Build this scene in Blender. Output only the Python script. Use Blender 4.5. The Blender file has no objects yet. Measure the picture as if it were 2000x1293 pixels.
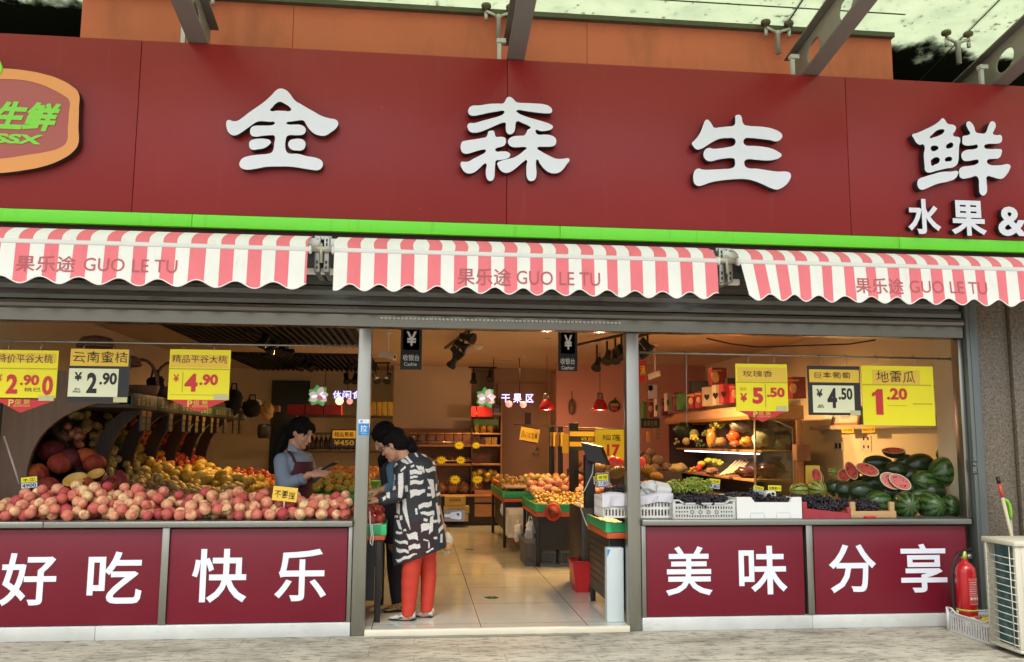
import bpy, bmesh, math, random
from mathutils import Vector, Matrix, Quaternion
random.seed(7)
rad = math.radians
scene = bpy.context.scene
COL = scene.collection

# ------------------------------------------------------------------ camera
F, YAW, PIT, ROL = 1705.0, rad(6.05), rad(7.1), rad(.36)
CAM = Vector((0, -6.636, 1.42))
fw = Vector((math.sin(YAW)*math.cos(PIT), math.cos(YAW)*math.cos(PIT), math.sin(PIT)))
rt = Vector((math.cos(YAW), -math.sin(YAW), 0)); up = rt.cross(fw)
rt2 = math.cos(ROL)*rt + math.sin(ROL)*up
up2 = -math.sin(ROL)*rt + math.cos(ROL)*up
# image y axis of the photograph pointed down = (sin rt - cos up)
dn = math.sin(ROL)*rt - math.cos(ROL)*up
rt_c = math.cos(ROL)*rt + math.sin(ROL)*up
cam_d = bpy.data.cameras.new('camera'); cam = bpy.data.objects.new('camera', cam_d); COL.objects.link(cam)
cam_d.sensor_width = 36; cam_d.lens = F/2000*36; cam_d.clip_end = 500; cam_d.clip_start = .05
mt = Matrix((rt_c, -dn, -fw)).transposed().to_4x4(); mt.translation = CAM
cam.matrix_world = mt
scene.camera = cam

def ray(px, py): return fw + rt_c*((px-1000)/F) + dn*((py-646.5)/F)
def at(px, py, Y):
    d = ray(px, py); return CAM + d*((Y-CAM.y)/d.y)
def atz(px, py, Z):
    d = ray(px, py); return CAM + d*((Z-CAM.z)/d.z)
def atx(px, py, X):
    d = ray(px, py); return CAM + d*((X-CAM.x)/d.x)

# ------------------------------------------------------------------ world, sun, exposure
world = bpy.data.worlds.new('World'); scene.world = world; world.use_nodes = True
wn = world.node_tree; bg = wn.nodes['Background']
sky = wn.nodes.new('ShaderNodeTexSky'); sky.sky_type = 'NISHITA'; sky.sun_disc = False
SUN_EL, SUN_AZ = rad(58), rad(200)
sky.sun_elevation = SUN_EL; sky.sun_rotation = SUN_AZ; sky.air_density = 1.2; sky.dust_density = 4.0
hs = wn.nodes.new('ShaderNodeHueSaturation'); hs.inputs['Saturation'].default_value = .22
wn.links.new(sky.outputs[0], hs.inputs['Color']); wn.links.new(hs.outputs[0], bg.inputs[0])
bg.inputs[1].default_value = .12
sl = bpy.data.lights.new('sun', 'SUN'); sl.energy = 1.5; sl.angle = rad(30); sl.color = (1, .985, .96)
so = bpy.data.objects.new('sun', sl); COL.objects.link(so)
# direction towards the sun: in front of the shop front (behind the camera), a little to the left
sd = Vector((math.sin(SUN_AZ)*math.cos(SUN_EL), math.cos(SUN_AZ)*math.cos(SUN_EL), math.sin(SUN_EL)))
so.rotation_euler = sd.to_track_quat('Z', 'Y').to_euler()
vs = scene.view_settings; vs.view_transform = 'Standard'; vs.look = 'None'; vs.gamma = 1; vs.exposure = 1.0
scene.cycles.use_denoising = True
scene.cycles.max_bounces = 8; scene.cycles.diffuse_bounces = 4; scene.cycles.transparent_max_bounces = 12
scene.cycles.sample_clamp_indirect = 6

# ------------------------------------------------------------------ materials
MATS = {}
def M(name, col, rough=.5, metal=0.0, var=.12, scale=6.0, bump=0.0, emit=0.0, stretch=(1, 1, 1), spec=.5, detail=4, rvar=0.0, coat=0.0, sheen=0.0, trans=0.0):
    if name in MATS: return MATS[name]
    m = bpy.data.materials.new(name); m.use_nodes = True; nt = m.node_tree; b = nt.nodes['Principled BSDF']
    b.inputs['Roughness'].default_value = rough; b.inputs['Metallic'].default_value = metal
    b.inputs['Specular IOR Level'].default_value = spec; b.inputs['Coat Weight'].default_value = coat
    b.inputs['Transmission Weight'].default_value = trans
    c = (*col[:3], 1)
    b.inputs['Base Color'].default_value = c
    tc = nt.nodes.new('ShaderNodeTexCoord'); mp = nt.nodes.new('ShaderNodeMapping'); mp.inputs['Scale'].default_value = stretch
    nt.links.new(tc.outputs['Object'], mp.inputs[0])
    nz = nt.nodes.new('ShaderNodeTexNoise'); nz.inputs['Scale'].default_value = scale; nz.inputs['Detail'].default_value = detail
    nt.links.new(mp.outputs[0], nz.inputs['Vector'])
    if var:
        mx = nt.nodes.new('ShaderNodeMix'); mx.data_type = 'RGBA'
        mx.inputs['A'].default_value = tuple(max(0, v*(1-var)) for v in col[:3])+(1,)
        mx.inputs['B'].default_value = tuple(min(1, v*(1+var)) for v in col[:3])+(1,)
        nt.links.new(nz.outputs['Fac'], mx.inputs['Factor']); nt.links.new(mx.outputs['Result'], b.inputs['Base Color'])
    if bump:
        bp = nt.nodes.new('ShaderNodeBump'); bp.inputs['Strength'].default_value = bump; bp.inputs['Distance'].default_value = .01
        nt.links.new(nz.outputs['Fac'], bp.inputs['Height']); nt.links.new(bp.outputs[0], b.inputs['Normal'])
    if rvar:
        mr = nt.nodes.new('ShaderNodeMapRange'); mr.inputs['To Min'].default_value = max(0, rough-rvar); mr.inputs['To Max'].default_value = min(1, rough+rvar)
        nt.links.new(nz.outputs['Fac'], mr.inputs['Value']); nt.links.new(mr.outputs[0], b.inputs['Roughness'])
    if emit:
        b.inputs['Emission Color'].default_value = c; b.inputs['Emission Strength'].default_value = emit
    MATS[name] = m
    return m

def nodes(m): return m.node_tree, m.node_tree.nodes['Principled BSDF']
def ramp(nt, stops, fac):
    r = nt.nodes.new('ShaderNodeValToRGB'); e = r.color_ramp.elements
    while len(e) < len(stops): e.new(.5)
    for x, (p, c) in zip(e, stops): x.position = p; x.color = (*c, 1)
    nt.links.new(fac, r.inputs[0]); return r

def fruit_mat(name, stops, rough=.45, nscale=7.0, blush=None, amount=.5, bump=0.0, coat=0.0, soft=.0):
    """object-random base from STOPS, with a blush of another colour in noise patches"""
    m = M(name, (1, 1, 1), rough, var=0, scale=nscale, bump=bump, coat=coat); nt, b = nodes(m)
    oi = nt.nodes.new('ShaderNodeObjectInfo'); r = ramp(nt, stops, oi.outputs['Random'])
    tc = nt.nodes.new('ShaderNodeTexCoord'); ad = nt.nodes.new('ShaderNodeVectorMath'); ad.operation = 'ADD'
    sc = nt.nodes.new('ShaderNodeVectorMath'); sc.operation = 'SCALE'; sc.inputs['Scale'].default_value = 40
    cx = nt.nodes.new('ShaderNodeCombineXYZ')
    for k in range(3): nt.links.new(oi.outputs['Random'], cx.inputs[k])
    nt.links.new(cx.outputs[0], sc.inputs[0]); nt.links.new(tc.outputs['Object'], ad.inputs[0]); nt.links.new(sc.outputs[0], ad.inputs[1])
    nz = nt.nodes.new('ShaderNodeTexNoise'); nz.inputs['Scale'].default_value = nscale*.16; nz.inputs['Detail'].default_value = 4
    nt.links.new(ad.outputs[0], nz.inputs['Vector'])
    out = r.outputs[0]
    if blush:
        mr = nt.nodes.new('ShaderNodeMapRange'); mr.inputs['From Min'].default_value = .62-amount*.35-soft*.6; mr.inputs['From Max'].default_value = .78-amount*.35+soft
        nt.links.new(nz.outputs['Fac'], mr.inputs['Value'])
        mx = nt.nodes.new('ShaderNodeMix'); mx.data_type = 'RGBA'; nt.links.new(mr.outputs[0], mx.inputs['Factor'])
        nt.links.new(out, mx.inputs['A']); mx.inputs['B'].default_value = (*blush, 1); out = mx.outputs['Result']
    nt.links.new(out, b.inputs['Base Color'])
    return m

STEEL = M('stainless_steel', (.33, .33, .295), .30, .9, .10, 3, .02, stretch=(8, 8, .25), rvar=.08)
STEEL_D = M('dull_steel', (.30, .305, .28), .38, .85, .15, 4, .02, stretch=(.3, 8, 8), rvar=.1)
SHUT = M('shutter_metal', (.14, .145, .14), .34, .75, .18, 3, .02, stretch=(.4, 4, 6), rvar=.12)
SHUT_D = M('shutter_dark', (.045, .047, .046), .45, .4, .2, 4)
JAMB = M('jamb_paint', (.16, .185, .18), .38, .5, .12, 3, .02, rvar=.08)
WHITE = M('white_plastic', (.78, .78, .76), .45, var=.05)
PURE = M('white_letter', (.80, .83, .93), .3, var=.02)
BLACK = M('black_plastic', (.015, .015, .017), .45, var=.2)
BLACKM = M('black_metal', (.02, .02, .022), .4, .3, .2)
CREAM = M('cream_wall', (.68, .58, .40), .8, var=.05, scale=3, bump=.02)
PINKW = M('pink_wall', (.62, .30, .22), .8, var=.06, scale=3)
WOOD = M('light_wood', (.42, .22, .09), .5, var=.3, scale=5, stretch=(.6, .6, 8), bump=.03)
WOOD_H = M('brown_board', (.30, .15, .065), .5, var=.3, scale=5, stretch=(6, .6, 6), bump=.03)
DARKW = M('dark_wood', (.06, .035, .025), .5, var=.35, scale=6, stretch=(6, 6, .6), bump=.03)
PANELW = M('brown_panel', (.20, .125, .085), .55, var=.25, scale=6, stretch=(7, 7, .5), bump=.02)
PALEW = M('pale_pine', (.50, .31, .14), .6, var=.3, scale=7, stretch=(.7, 5, 8), bump=.05)
YEL = M('yellow_card', (.90, .80, .012), .5, var=.05, scale=5)
YEL2 = M('yellow_sheet', (.84, .56, .06), .6, var=.06, scale=6)
IVORY = M('ivory_card', (.80, .82, .55), .45, var=.03)
REDP = M('red_print', (.60, .025, .03), .45, var=.05)
INK = M('black_ink', (.02, .018, .018), .6, var=0)
INKB = M('brown_ink', (.10, .055, .02), .6, var=0)
GREENP = M('green_rim', (.02, .36, .12), .4, var=.08)
ORANGEP = M('orange_rim', (.62, .10, .025), .4, var=.08)
RED = M('red_plastic', (.55, .02, .03), .35, var=.06)
SKIN = M('skin', (.52, .27, .17), .5, var=.08, scale=20, bump=.01)
HAIR = M('black_hair', (.007, .006, .006), .62, var=.4, scale=30, bump=.7, stretch=(6, 6, .5), spec=.08)

def grime(m, col, lo, hi, amount, scale, stretch=(1, 1, 1), detail=8, rough=.65):
    nt, b = nodes(m); tc = nt.nodes.new('ShaderNodeTexCoord'); mp = nt.nodes.new('ShaderNodeMapping'); mp.inputs['Scale'].default_value = stretch
    nz = nt.nodes.new('ShaderNodeTexNoise'); nz.inputs['Scale'].default_value = scale; nz.inputs['Detail'].default_value = detail; nz.inputs['Roughness'].default_value = rough
    nt.links.new(tc.outputs['Object'], mp.inputs[0]); nt.links.new(mp.outputs[0], nz.inputs['Vector'])
    r = ramp(nt, [(lo, (0, 0, 0)), (hi, (amount,)*3)], nz.outputs['Fac'])
    mx = nt.nodes.new('ShaderNodeMix'); mx.data_type = 'RGBA'; nt.links.new(r.outputs[0], mx.inputs['Factor'])
    lk = b.inputs['Base Color'].links
    if lk: nt.links.new(lk[0].from_socket, mx.inputs['A'])
    else: mx.inputs['A'].default_value = b.inputs['Base Color'].default_value
    mx.inputs['B'].default_value = (*col, 1); nt.links.new(mx.outputs['Result'], b.inputs['Base Color'])
# ------------------------------------------------------------------ mesh builder
class MB:
    def __init__(s): s.v = []; s.f = []; s.m = []; s.sm = []
    def add(s, vs, fs, mi=0, smooth=False):
        o = len(s.v); s.v += [Vector(v) for v in vs]
        for f in fs: s.f.append([i+o for i in f]); s.m.append(mi); s.sm.append(smooth)
        return s
    def box(s, x0, x1, y0, y1, z0, z1, mi=0):
        x0, x1 = sorted((x0, x1)); y0, y1 = sorted((y0, y1)); z0, z1 = sorted((z0, z1))
        return s.add([(x0,y0,z0),(x1,y0,z0),(x1,y1,z0),(x0,y1,z0),(x0,y0,z1),(x1,y0,z1),(x1,y1,z1),(x0,y1,z1)],
              [(0,3,2,1),(4,5,6,7),(0,1,5,4),(1,2,6,5),(2,3,7,6),(3,0,4,7)], mi)
    def obox(s, c, ax, ay, az, mi=0):
        """oriented box: centre and three half-axis vectors"""
        c = Vector(c); ax, ay, az = Vector(ax), Vector(ay), Vector(az)
        q = [c+ax*i+ay*j+az*k for k in (-1,1) for i, j in ((-1,-1),(1,-1),(1,1),(-1,1))]
        return s.add(q, [(0,3,2,1),(4,5,6,7),(0,1,5,4),(1,2,6,5),(2,3,7,6),(3,0,4,7)], mi)
    def bbox(s, x0, x1, y0, y1, z0, z1, r=.01, mi=0):
        """box with chamfered edges"""
        bm = bmesh.new(); bmesh.ops.create_cube(bm, size=1)
        for v in bm.verts: v.co = Vector(((x0+x1)/2+v.co.x*(x1-x0), (y0+y1)/2+v.co.y*(y1-y0), (z0+z1)/2+v.co.z*(z1-z0)))
        bmesh.ops.bevel(bm, geom=bm.edges[:], offset=r, segments=2, affect='EDGES', profile=.5)
        bm.verts.index_update(); s.add([v.co.copy() for v in bm.verts], [[v.index for v in f.verts] for f in bm.faces], mi, True); bm.free(); return s
    def tube(s, pts, r, n=8, mi=0, caps=True):
        pts = [Vector(p) for p in pts]; rs = r if isinstance(r, (list, tuple)) else [r]*len(pts)
        vs = []; fs = []; a = None
        for i, p in enumerate(pts):
            t = (pts[min(i+1, len(pts)-1)]-pts[max(i-1, 0)]).normalized()
            if a is None: a = t.orthogonal().normalized()
            else:
                a = a - t*a.dot(t); a = a.normalized() if a.length > 1e-6 else t.orthogonal().normalized()
            b = t.cross(a)
            vs += [p+(a*math.cos(2*math.pi*k/n)+b*math.sin(2*math.pi*k/n))*rs[i] for k in range(n)]
        for i in range(len(pts)-1):
            for k in range(n): fs.append((i*n+k, i*n+(k+1)%n, (i+1)*n+(k+1)%n, (i+1)*n+k))
        if caps: fs += [tuple(range(n))[::-1], tuple(range((len(pts)-1)*n, len(pts)*n))]
        return s.add(vs, fs, mi, True)
    def lathe(s, c, prof, n=20, mi=0, axis=(0,0,1)):
        q = Vector((0,0,1)).rotation_difference(Vector(axis)); c = Vector(c)
        vs = []; fs = []
        for r, z in prof: vs += [c+q@Vector((r*math.cos(2*math.pi*k/n), r*math.sin(2*math.pi*k/n), z)) for k in range(n)]
        for i in range(len(prof)-1):
            for k in range(n): fs.append((i*n+k, i*n+(k+1)%n, (i+1)*n+(k+1)%n, (i+1)*n+k))
        if prof[0][0] > 1e-4: fs.append(tuple(range(n))[::-1])
        if prof[-1][0] > 1e-4: fs.append(tuple(range((len(prof)-1)*n, len(prof)*n)))
        return s.add(vs, fs, mi, True)
    def ell(s, c, rx, ry, rz, R=None, nu=16, nv=10, mi=0, fn=None):
        c = Vector(c); vs = []; fs = []
        for j in range(nv+1):
            th = math.pi*j/nv
            for k in range(nu):
                ph = 2*math.pi*k/nu; p = Vector((math.sin(th)*math.cos(ph), math.sin(th)*math.sin(ph), math.cos(th)))
                if fn: p = fn(p)
                p = Vector((p.x*rx, p.y*ry, p.z*rz)); p = R@p if R else p; vs.append(c+p)
        for j in range(nv):
            for k in range(nu):
                a = (j*nu+k, j*nu+(k+1)%nu, (j+1)*nu+(k+1)%nu, (j+1)*nu+k)
                fs.append(a[::-1])
        s.add(vs, fs, mi, True); return s
    def prism(s, poly, d, mi=0, side=None):
        """planar polygon (list of points) extruded by vector d"""
        d = Vector(d); p = [Vector(q) for q in poly]; n = len(p)
        s.add(p+[q+d for q in p], [], mi)
        o = len(s.v)-2*n
        for f, mm in [(list(range(n)), mi), (list(range(n, 2*n))[::-1], mi)]+[([(i+1)%n, i, i+n, (i+1)%n+n], mi if side is None else side) for i in range(n)]:
            s.f.append([k+o for k in f]); s.m.append(mm); s.sm.append(False)
        return s
    def sheet(s, grid, mi=0, smooth=True):
        h = len(grid); w = len(grid[0]); vs = [p for r in grid for p in r]
        return s.add(vs, [(i*w+j, i*w+j+1, (i+1)*w+j+1, (i+1)*w+j) for i in range(h-1) for j in range(w-1)], mi, smooth)

ORG = {}
def link(o, parent=None):
    COL.objects.link(o)
    if parent is not None:
        o.parent = parent; ORG[o.name] = ORG[parent.name]
    return o
def tag(o, label=None, cat=None, group=None, kind=None):
    for k, v in (('label', label), ('category', cat), ('group', group), ('kind', kind)):
        if v: o[k] = v
    return o
def thing(name, label, cat, loc=(0,0,0), group=None):
    o = bpy.data.objects.new(name, None); o.location = loc; o.empty_display_size = .1
    COL.objects.link(o); ORG[o.name] = Vector(loc)
    return tag(o, label, cat, group)
def make_mesh(name, mb, mats, org=Vector((0,0,0)), fix=True, weld=False):
    me = bpy.data.meshes.new(name); me.from_pydata([tuple(v-org) for v in mb.v], [], mb.f)
    for m in (mats if isinstance(mats, (list, tuple)) else [mats]): me.materials.append(m)
    me.polygons.foreach_set('material_index', mb.m); me.polygons.foreach_set('use_smooth', mb.sm)
    if fix or weld:
        bm = bmesh.new(); bm.from_mesh(me)
        if weld: bmesh.ops.remove_doubles(bm, verts=bm.verts, dist=1e-5)
        if fix: bmesh.ops.recalc_face_normals(bm, faces=bm.faces)
        bm.to_mesh(me); bm.free()
    me.update(); return me
def part(name, mb, mats, parent, label=None, fix=True, kind=None):
    me = make_mesh(name, mb, mats, ORG[parent.name], fix)
    o = link(bpy.data.objects.new(name, me), parent)
    if label: o['label'] = label
    if kind: o['kind'] = kind
    return o
def solo(name, mb, mats, label, cat, loc=None, group=None, kind=None, fix=True):
    """a thing that is one mesh, its origin at LOC (default: base centre)"""
    if loc is None:
        xs = [v.x for v in mb.v]; ys = [v.y for v in mb.v]; zs = [v.z for v in mb.v]
        loc = ((min(xs)+max(xs))/2, (min(ys)+max(ys))/2, min(zs))
    loc = Vector(loc); me = make_mesh(name, mb, mats, loc, fix)
    o = bpy.data.objects.new(name, me); o.location = loc; COL.objects.link(o); ORG[o.name] = loc
    return tag(o, label, cat, group, kind)
def copy_tree(o, parent=None, **kw):
    c = o.copy(); COL.objects.link(c)
    ORG[c.name] = ORG[o.name]
    if parent is not None: c.parent = parent
    for ch in list(o.children): copy_tree(ch, c)
    return c
def place(proto, first, loc, rot=None, label=None, group=None, scale=None):
    o = proto if first else copy_tree(proto)
    o.location = loc; ORG[o.name] = Vector(loc)
    if rot is not None: o.rotation_euler = rot
    if scale is not None: o.scale = (scale,)*3 if not isinstance(scale, (tuple, list)) else scale
    if label: o['label'] = label
    if group: o['group'] = group
    return o

# ------------------------------------------------------------------ lettering
_tc = {}
def text_raw(body, bold=0.0, spacing=1.0):
    key = (body, bold, spacing)
    if key in _tc: return _tc[key]
    cu = bpy.data.curves.new('t', 'FONT'); cu.body = body; cu.size = 1; cu.space_character = spacing
    cu.resolution_u = 3; cu.fill_mode = 'BOTH'
    if bold: cu.bevel_depth = bold; cu.bevel_resolution = 0
    ob = bpy.data.objects.new('t', cu); COL.objects.link(ob)
    dg = bpy.context.evaluated_depsgraph_get(); ev = ob.evaluated_get(dg); me = bpy.data.meshes.new_from_object(ev)
    vs = [tuple(v.co) for v in me.vertices]; fs = [list(p.vertices) for p in me.polygons]
    if bold: fs = [f for f in fs if all(vs[i][2] > -1e-5 for i in f)]
    used = sorted({i for f in fs for i in f}); mp = {u: i for i, u in enumerate(used)}
    vs = [vs[u] for u in used]; fs = [[mp[i] for i in f] for f in fs]
    bpy.data.objects.remove(ob); bpy.data.meshes.remove(me)
    _tc[key] = (vs, fs); return _tc[key]
ONE = ([(.42, 0), (.74, 0), (.74, 1), (.50, 1), (.40, .90), (.26, .84), (.26, .70), (.42, .76)], [[0, 1, 2, 3, 4, 5, 6, 7]])
def text_mb(mb, body, O, U, V, N, bold=0.0, mi=0, depth=0.0, side=None, spacing=1.0, shear=0.0, jit=0.0):
    """BODY filling the parallelogram O, O+U, O+V, raised along N"""
    if body == '1':
        mb.add([Vector(O)+Vector(U)*((a-.26)/.48)+Vector(V)*b_ for a, b_ in ONE[0]], [[0, 1, 7], [1, 2, 7], [2, 3, 4, 7], [4, 5, 6, 7]], mi); return mb
    vs, fs = text_raw(body, bold, spacing)
    if not vs: return mb
    x0 = min(v[0] for v in vs); x1 = max(v[0] for v in vs); y0 = min(v[1] for v in vs); y1 = max(v[1] for v in vs)
    O, U, V, N = Vector(O), Vector(U), Vector(V), Vector(N).normalized()
    P = []
    for v in vs:
        a = (v[0]-x0)/max(1e-6, x1-x0); b = (v[1]-y0)/max(1e-6, y1-y0)
        P.append(O+U*(a*(1-shear)+shear*b)+V*(b+jit*math.sin(a*23))+N*(depth+(v[2]*.01)))
    mb.add(P, fs, mi)
    if depth > .004:      # side walls from boundary edges
        cnt = {}
        for f in fs:
            for i in range(len(f)):
                e = (f[i], f[(i+1) % len(f)]); cnt[tuple(sorted(e))] = cnt.get(tuple(sorted(e)), 0)+1
        o = len(mb.v); bv = []; bf = []
        for (a, b), c in cnt.items():
            if c == 1:
                k = len(bv); bv += [P[a], P[b], P[b]-N*depth, P[a]-N*depth]; bf.append((k, k+1, k+2, k+3))
        mb.add(bv, bf, mi if side is None else side)
    return mb
def text_px(mb, body, x0, y0, x1, y1, Y, off=.002, **kw):
    xm, ym = (x0+x1)/2, (y0+y1)/2
    L = at(x0, ym, Y); R_ = at(x1, ym, Y); T = at(xm, y0, Y); B = at(xm, y1, Y)
    return text_mb(mb, body, (L.x, Y-off, B.z), (R_.x-L.x, 0, 0), (0, 0, T.z-B.z), (0, -1, 0), **kw)
def quad_px(mb, x0, y0, x1, y1, Y, off=.001, mi=0, th=0.0):
    xm, ym = (x0+x1)/2, (y0+y1)/2
    L = at(x0, ym, Y).x; R_ = at(x1, ym, Y).x; T = at(xm, y0, Y).z; B = at(xm, y1, Y).z
    if th: return mb.box(L, R_, Y-off-th, Y-off, B, T, mi)
    return mb.add([(L, Y-off, B), (R_, Y-off, B), (R_, Y-off, T), (L, Y-off, T)], [(0,1,2,3)], mi)
exec_stage = []

def curve_fill(polys, smooth=True, res=6):
    """2-D fill of closed outlines (holes allowed) -> (verts2d, faces)"""
    cu = bpy.data.curves.new('c', 'CURVE'); cu.dimensions = '2D'; cu.fill_mode = 'BOTH'; cu.resolution_u = res
    for p in polys:
        if smooth:
            s = cu.splines.new('BEZIER'); s.bezier_points.add(len(p)-1)
            for b, q in zip(s.bezier_points, p): b.co = (q[0], q[1], 0); b.handle_left_type = b.handle_right_type = 'AUTO'
        else:
            s = cu.splines.new('POLY'); s.points.add(len(p)-1)
            for b, q in zip(s.points, p): b.co = (q[0], q[1], 0, 1)
        s.use_cyclic_u = True
    ob = bpy.data.objects.new('c', cu); COL.objects.link(ob)
    ev = ob.evaluated_get(bpy.context.evaluated_depsgraph_get()); me = bpy.data.meshes.new_from_object(ev)
    vs = [(v.co.x, v.co.y) for v in me.vertices]; fs = [list(p.vertices) for p in me.polygons]
    bpy.data.objects.remove(ob); bpy.data.meshes.remove(me)
    return vs, fs
def fill_solid(mb, polys, mapf, dvec, mi=0, side=None, smooth=True, back=False):
    """outlines -> plate: front at mapf(u,v), walls going back along dvec"""
    vs, fs = curve_fill(polys, smooth); dvec = Vector(dvec)
    P = [Vector(mapf(u, v)) for u, v in vs]; mb.add(P, fs, mi)
    if back: mb.add([p+dvec for p in P], fs, mi)
    cnt = {}
    for f in fs:
        for i in range(len(f)):
            e = tuple(sorted((f[i], f[(i+1) % len(f)]))); cnt[e] = cnt.get(e, 0)+1
    bv = []; bf = []
    for (a, b), c in cnt.items():
        if c == 1:
            k = len(bv); bv += [P[a], P[b], P[b]+dvec, P[a]+dvec]; bf.append((k, k+1, k+2, k+3))
    return mb.add(bv, bf, mi if side is None else side)

# ================================================================== SETTING
FZ = .045      # shop floor, one low step above the pavement
# pavement
m = M('pavement', (.40, .365, .30), .85, var=0, bump=0); nt, b = nodes(m)
tc = nt.nodes.new('ShaderNodeTexCoord')
def noise(nt, vec, s, d=5, stretch=None, rough=.5):
    n = nt.nodes.new('ShaderNodeTexNoise'); n.inputs['Scale'].default_value = s; n.inputs['Detail'].default_value = d; n.inputs['Roughness'].default_value = rough
    if stretch:
        mp = nt.nodes.new('ShaderNodeMapping'); mp.inputs['Scale'].default_value = stretch; nt.links.new(vec, mp.inputs[0]); vec = mp.outputs[0]
    nt.links.new(vec, n.inputs['Vector']); return n
def mixc(nt, fac, a, bb, mode='MIX'):
    x = nt.nodes.new('ShaderNodeMix'); x.data_type = 'RGBA'; x.blend_type = mode
    for k, v in (('Factor', fac), ('A', a), ('B', bb)):
        if isinstance(v, (tuple, list)): x.inputs[k].default_value = (*v[:3], 1)
        elif isinstance(v, (int, float)): x.inputs[k].default_value = v
        else: nt.links.new(v, x.inputs[k])
    return x.outputs['Result']
n1 = noise(nt, tc.outputs['Object'], 1.6, 8, (1, 2.2, 1), .62); n2 = noise(nt, tc.outputs['Object'], 9, 8, (1, 2.6, 1), .7); n3 = noise(nt, tc.outputs['Object'], 90, 3)
r1 = ramp(nt, [(.32, (.22, .20, .16)), (.5, (.42, .39, .315)), (.68, (.52, .485, .40))], n1.outputs['Fac'])
r2 = ramp(nt, [(.38, (.30, .285, .26)), (.49, (1, 1, 1)), (1, (1, 1, 1))], n2.outputs['Fac'])
r3 = ramp(nt, [(.3, (.8, .8, .8)), (.7, (1.0, 1.0, 1.0))], n3.outputs['Fac'])
bkp = nt.nodes.new('ShaderNodeTexBrick'); bkp.inputs['Scale'].default_value = 1; bkp.inputs['Brick Width'].default_value = .6; bkp.inputs['Row Height'].default_value = .3; bkp.inputs['Mortar Size'].default_value = .005; bkp.inputs['Mortar Smooth'].default_value = .4
bkp.inputs['Color1'].default_value = (1, 1, 1, 1); bkp.inputs['Color2'].default_value = (.95, .95, .96, 1); bkp.inputs['Mortar'].default_value = (.62, .60, .56, 1); nt.links.new(tc.outputs['Object'], bkp.inputs['Vector'])
c = mixc(nt, .85, r1.outputs[0], r2.outputs[0], 'MULTIPLY'); c = mixc(nt, .7, c, bkp.outputs[0], 'MULTIPLY'); c = mixc(nt, 1.0, c, r3.outputs[0], 'MULTIPLY'); nt.links.new(c, b.inputs['Base Color'])
bp = nt.nodes.new('ShaderNodeBump'); bp.inputs['Strength'].default_value = .35; bp.inputs['Distance'].default_value = .006
nt.links.new(n2.outputs['Fac'], bp.inputs['Height']); nt.links.new(bp.outputs[0], b.inputs['Normal'])
PAVE = m
g = MB(); g.add([(-60, -60, 0), (60, -60, 0), (60, 30, 0), (-60, 30, 0)], [(0, 1, 2, 3)])
solo('pavement', g, PAVE, 'grey worn concrete pavement with dark smudges', 'pavement', kind='structure', loc=(0, 0, 0))
# shop floor: polished tiles .8 m
m = M('floor_tile', (.62, .57, .47), .06, var=0, spec=.5); nt, b = nodes(m)
tc = nt.nodes.new('ShaderNodeTexCoord'); mp = nt.nodes.new('ShaderNodeMapping'); mp.inputs['Location'].default_value = (-.49, -.95, 0); nt.links.new(tc.outputs['Object'], mp.inputs[0])
bk = nt.nodes.new('ShaderNodeTexBrick'); bk.offset = 0; bk.inputs['Scale'].default_value = 1; bk.inputs['Brick Width'].default_value = .8; bk.inputs['Row Height'].default_value = .8
bk.inputs['Mortar Size'].default_value = .0035; bk.inputs['Mortar Smooth'].default_value = 0; bk.inputs['Color1'].default_value = (.58, .60, .545, 1); bk.inputs['Color2'].default_value = (.54, .56, .505, 1); bk.inputs['Mortar'].default_value = (.16, .14, .11, 1)
nt.links.new(mp.outputs[0], bk.inputs['Vector'])
n1 = noise(nt, tc.outputs['Object'], 2.5, 6); r1 = ramp(nt, [(.3, (.86, .85, .83)), (.7, (1, 1, 1))], n1.outputs['Fac'])
nt.links.new(mixc(nt, 1.0, bk.outputs[0], r1.outputs[0], 'MULTIPLY'), b.inputs['Base Color'])
n2 = noise(nt, tc.outputs['Object'], 6, 6); mr = nt.nodes.new('ShaderNodeMapRange'); mr.inputs['To Min'].default_value = .03; mr.inputs['To Max'].default_value = .16; nt.links.new(n2.outputs['Fac'], mr.inputs['Value']); nt.links.new(mr.outputs[0], b.inputs['Roughness'])
TILE = m
g = MB(); g.add([(-3.6, .0, FZ), (4.72, .0, FZ), (4.72, 9.7, FZ), (-3.6, 9.7, FZ)], [(0, 1, 2, 3)])
solo('floor', g, TILE, 'polished cream tile floor inside the shop', 'floor', kind='structure', loc=(0, 0, 0))
SILLM = M('sill_stone', (.68, .63, .50), .35, var=.08, scale=5)
g = MB().bbox(-.36, 1.6, -.04, .0, 0, FZ+.002, .006)
solo('door_sill', g, SILLM, 'cream stone sill step under the open doorway', 'sill', kind='structure')
g = MB().box(-.28, 1.28, -.105, -.075, 0, .006)
solo('floor_track', g, STEEL_D, 'thin dark metal track lying on the pavement before the door', 'track')
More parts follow.
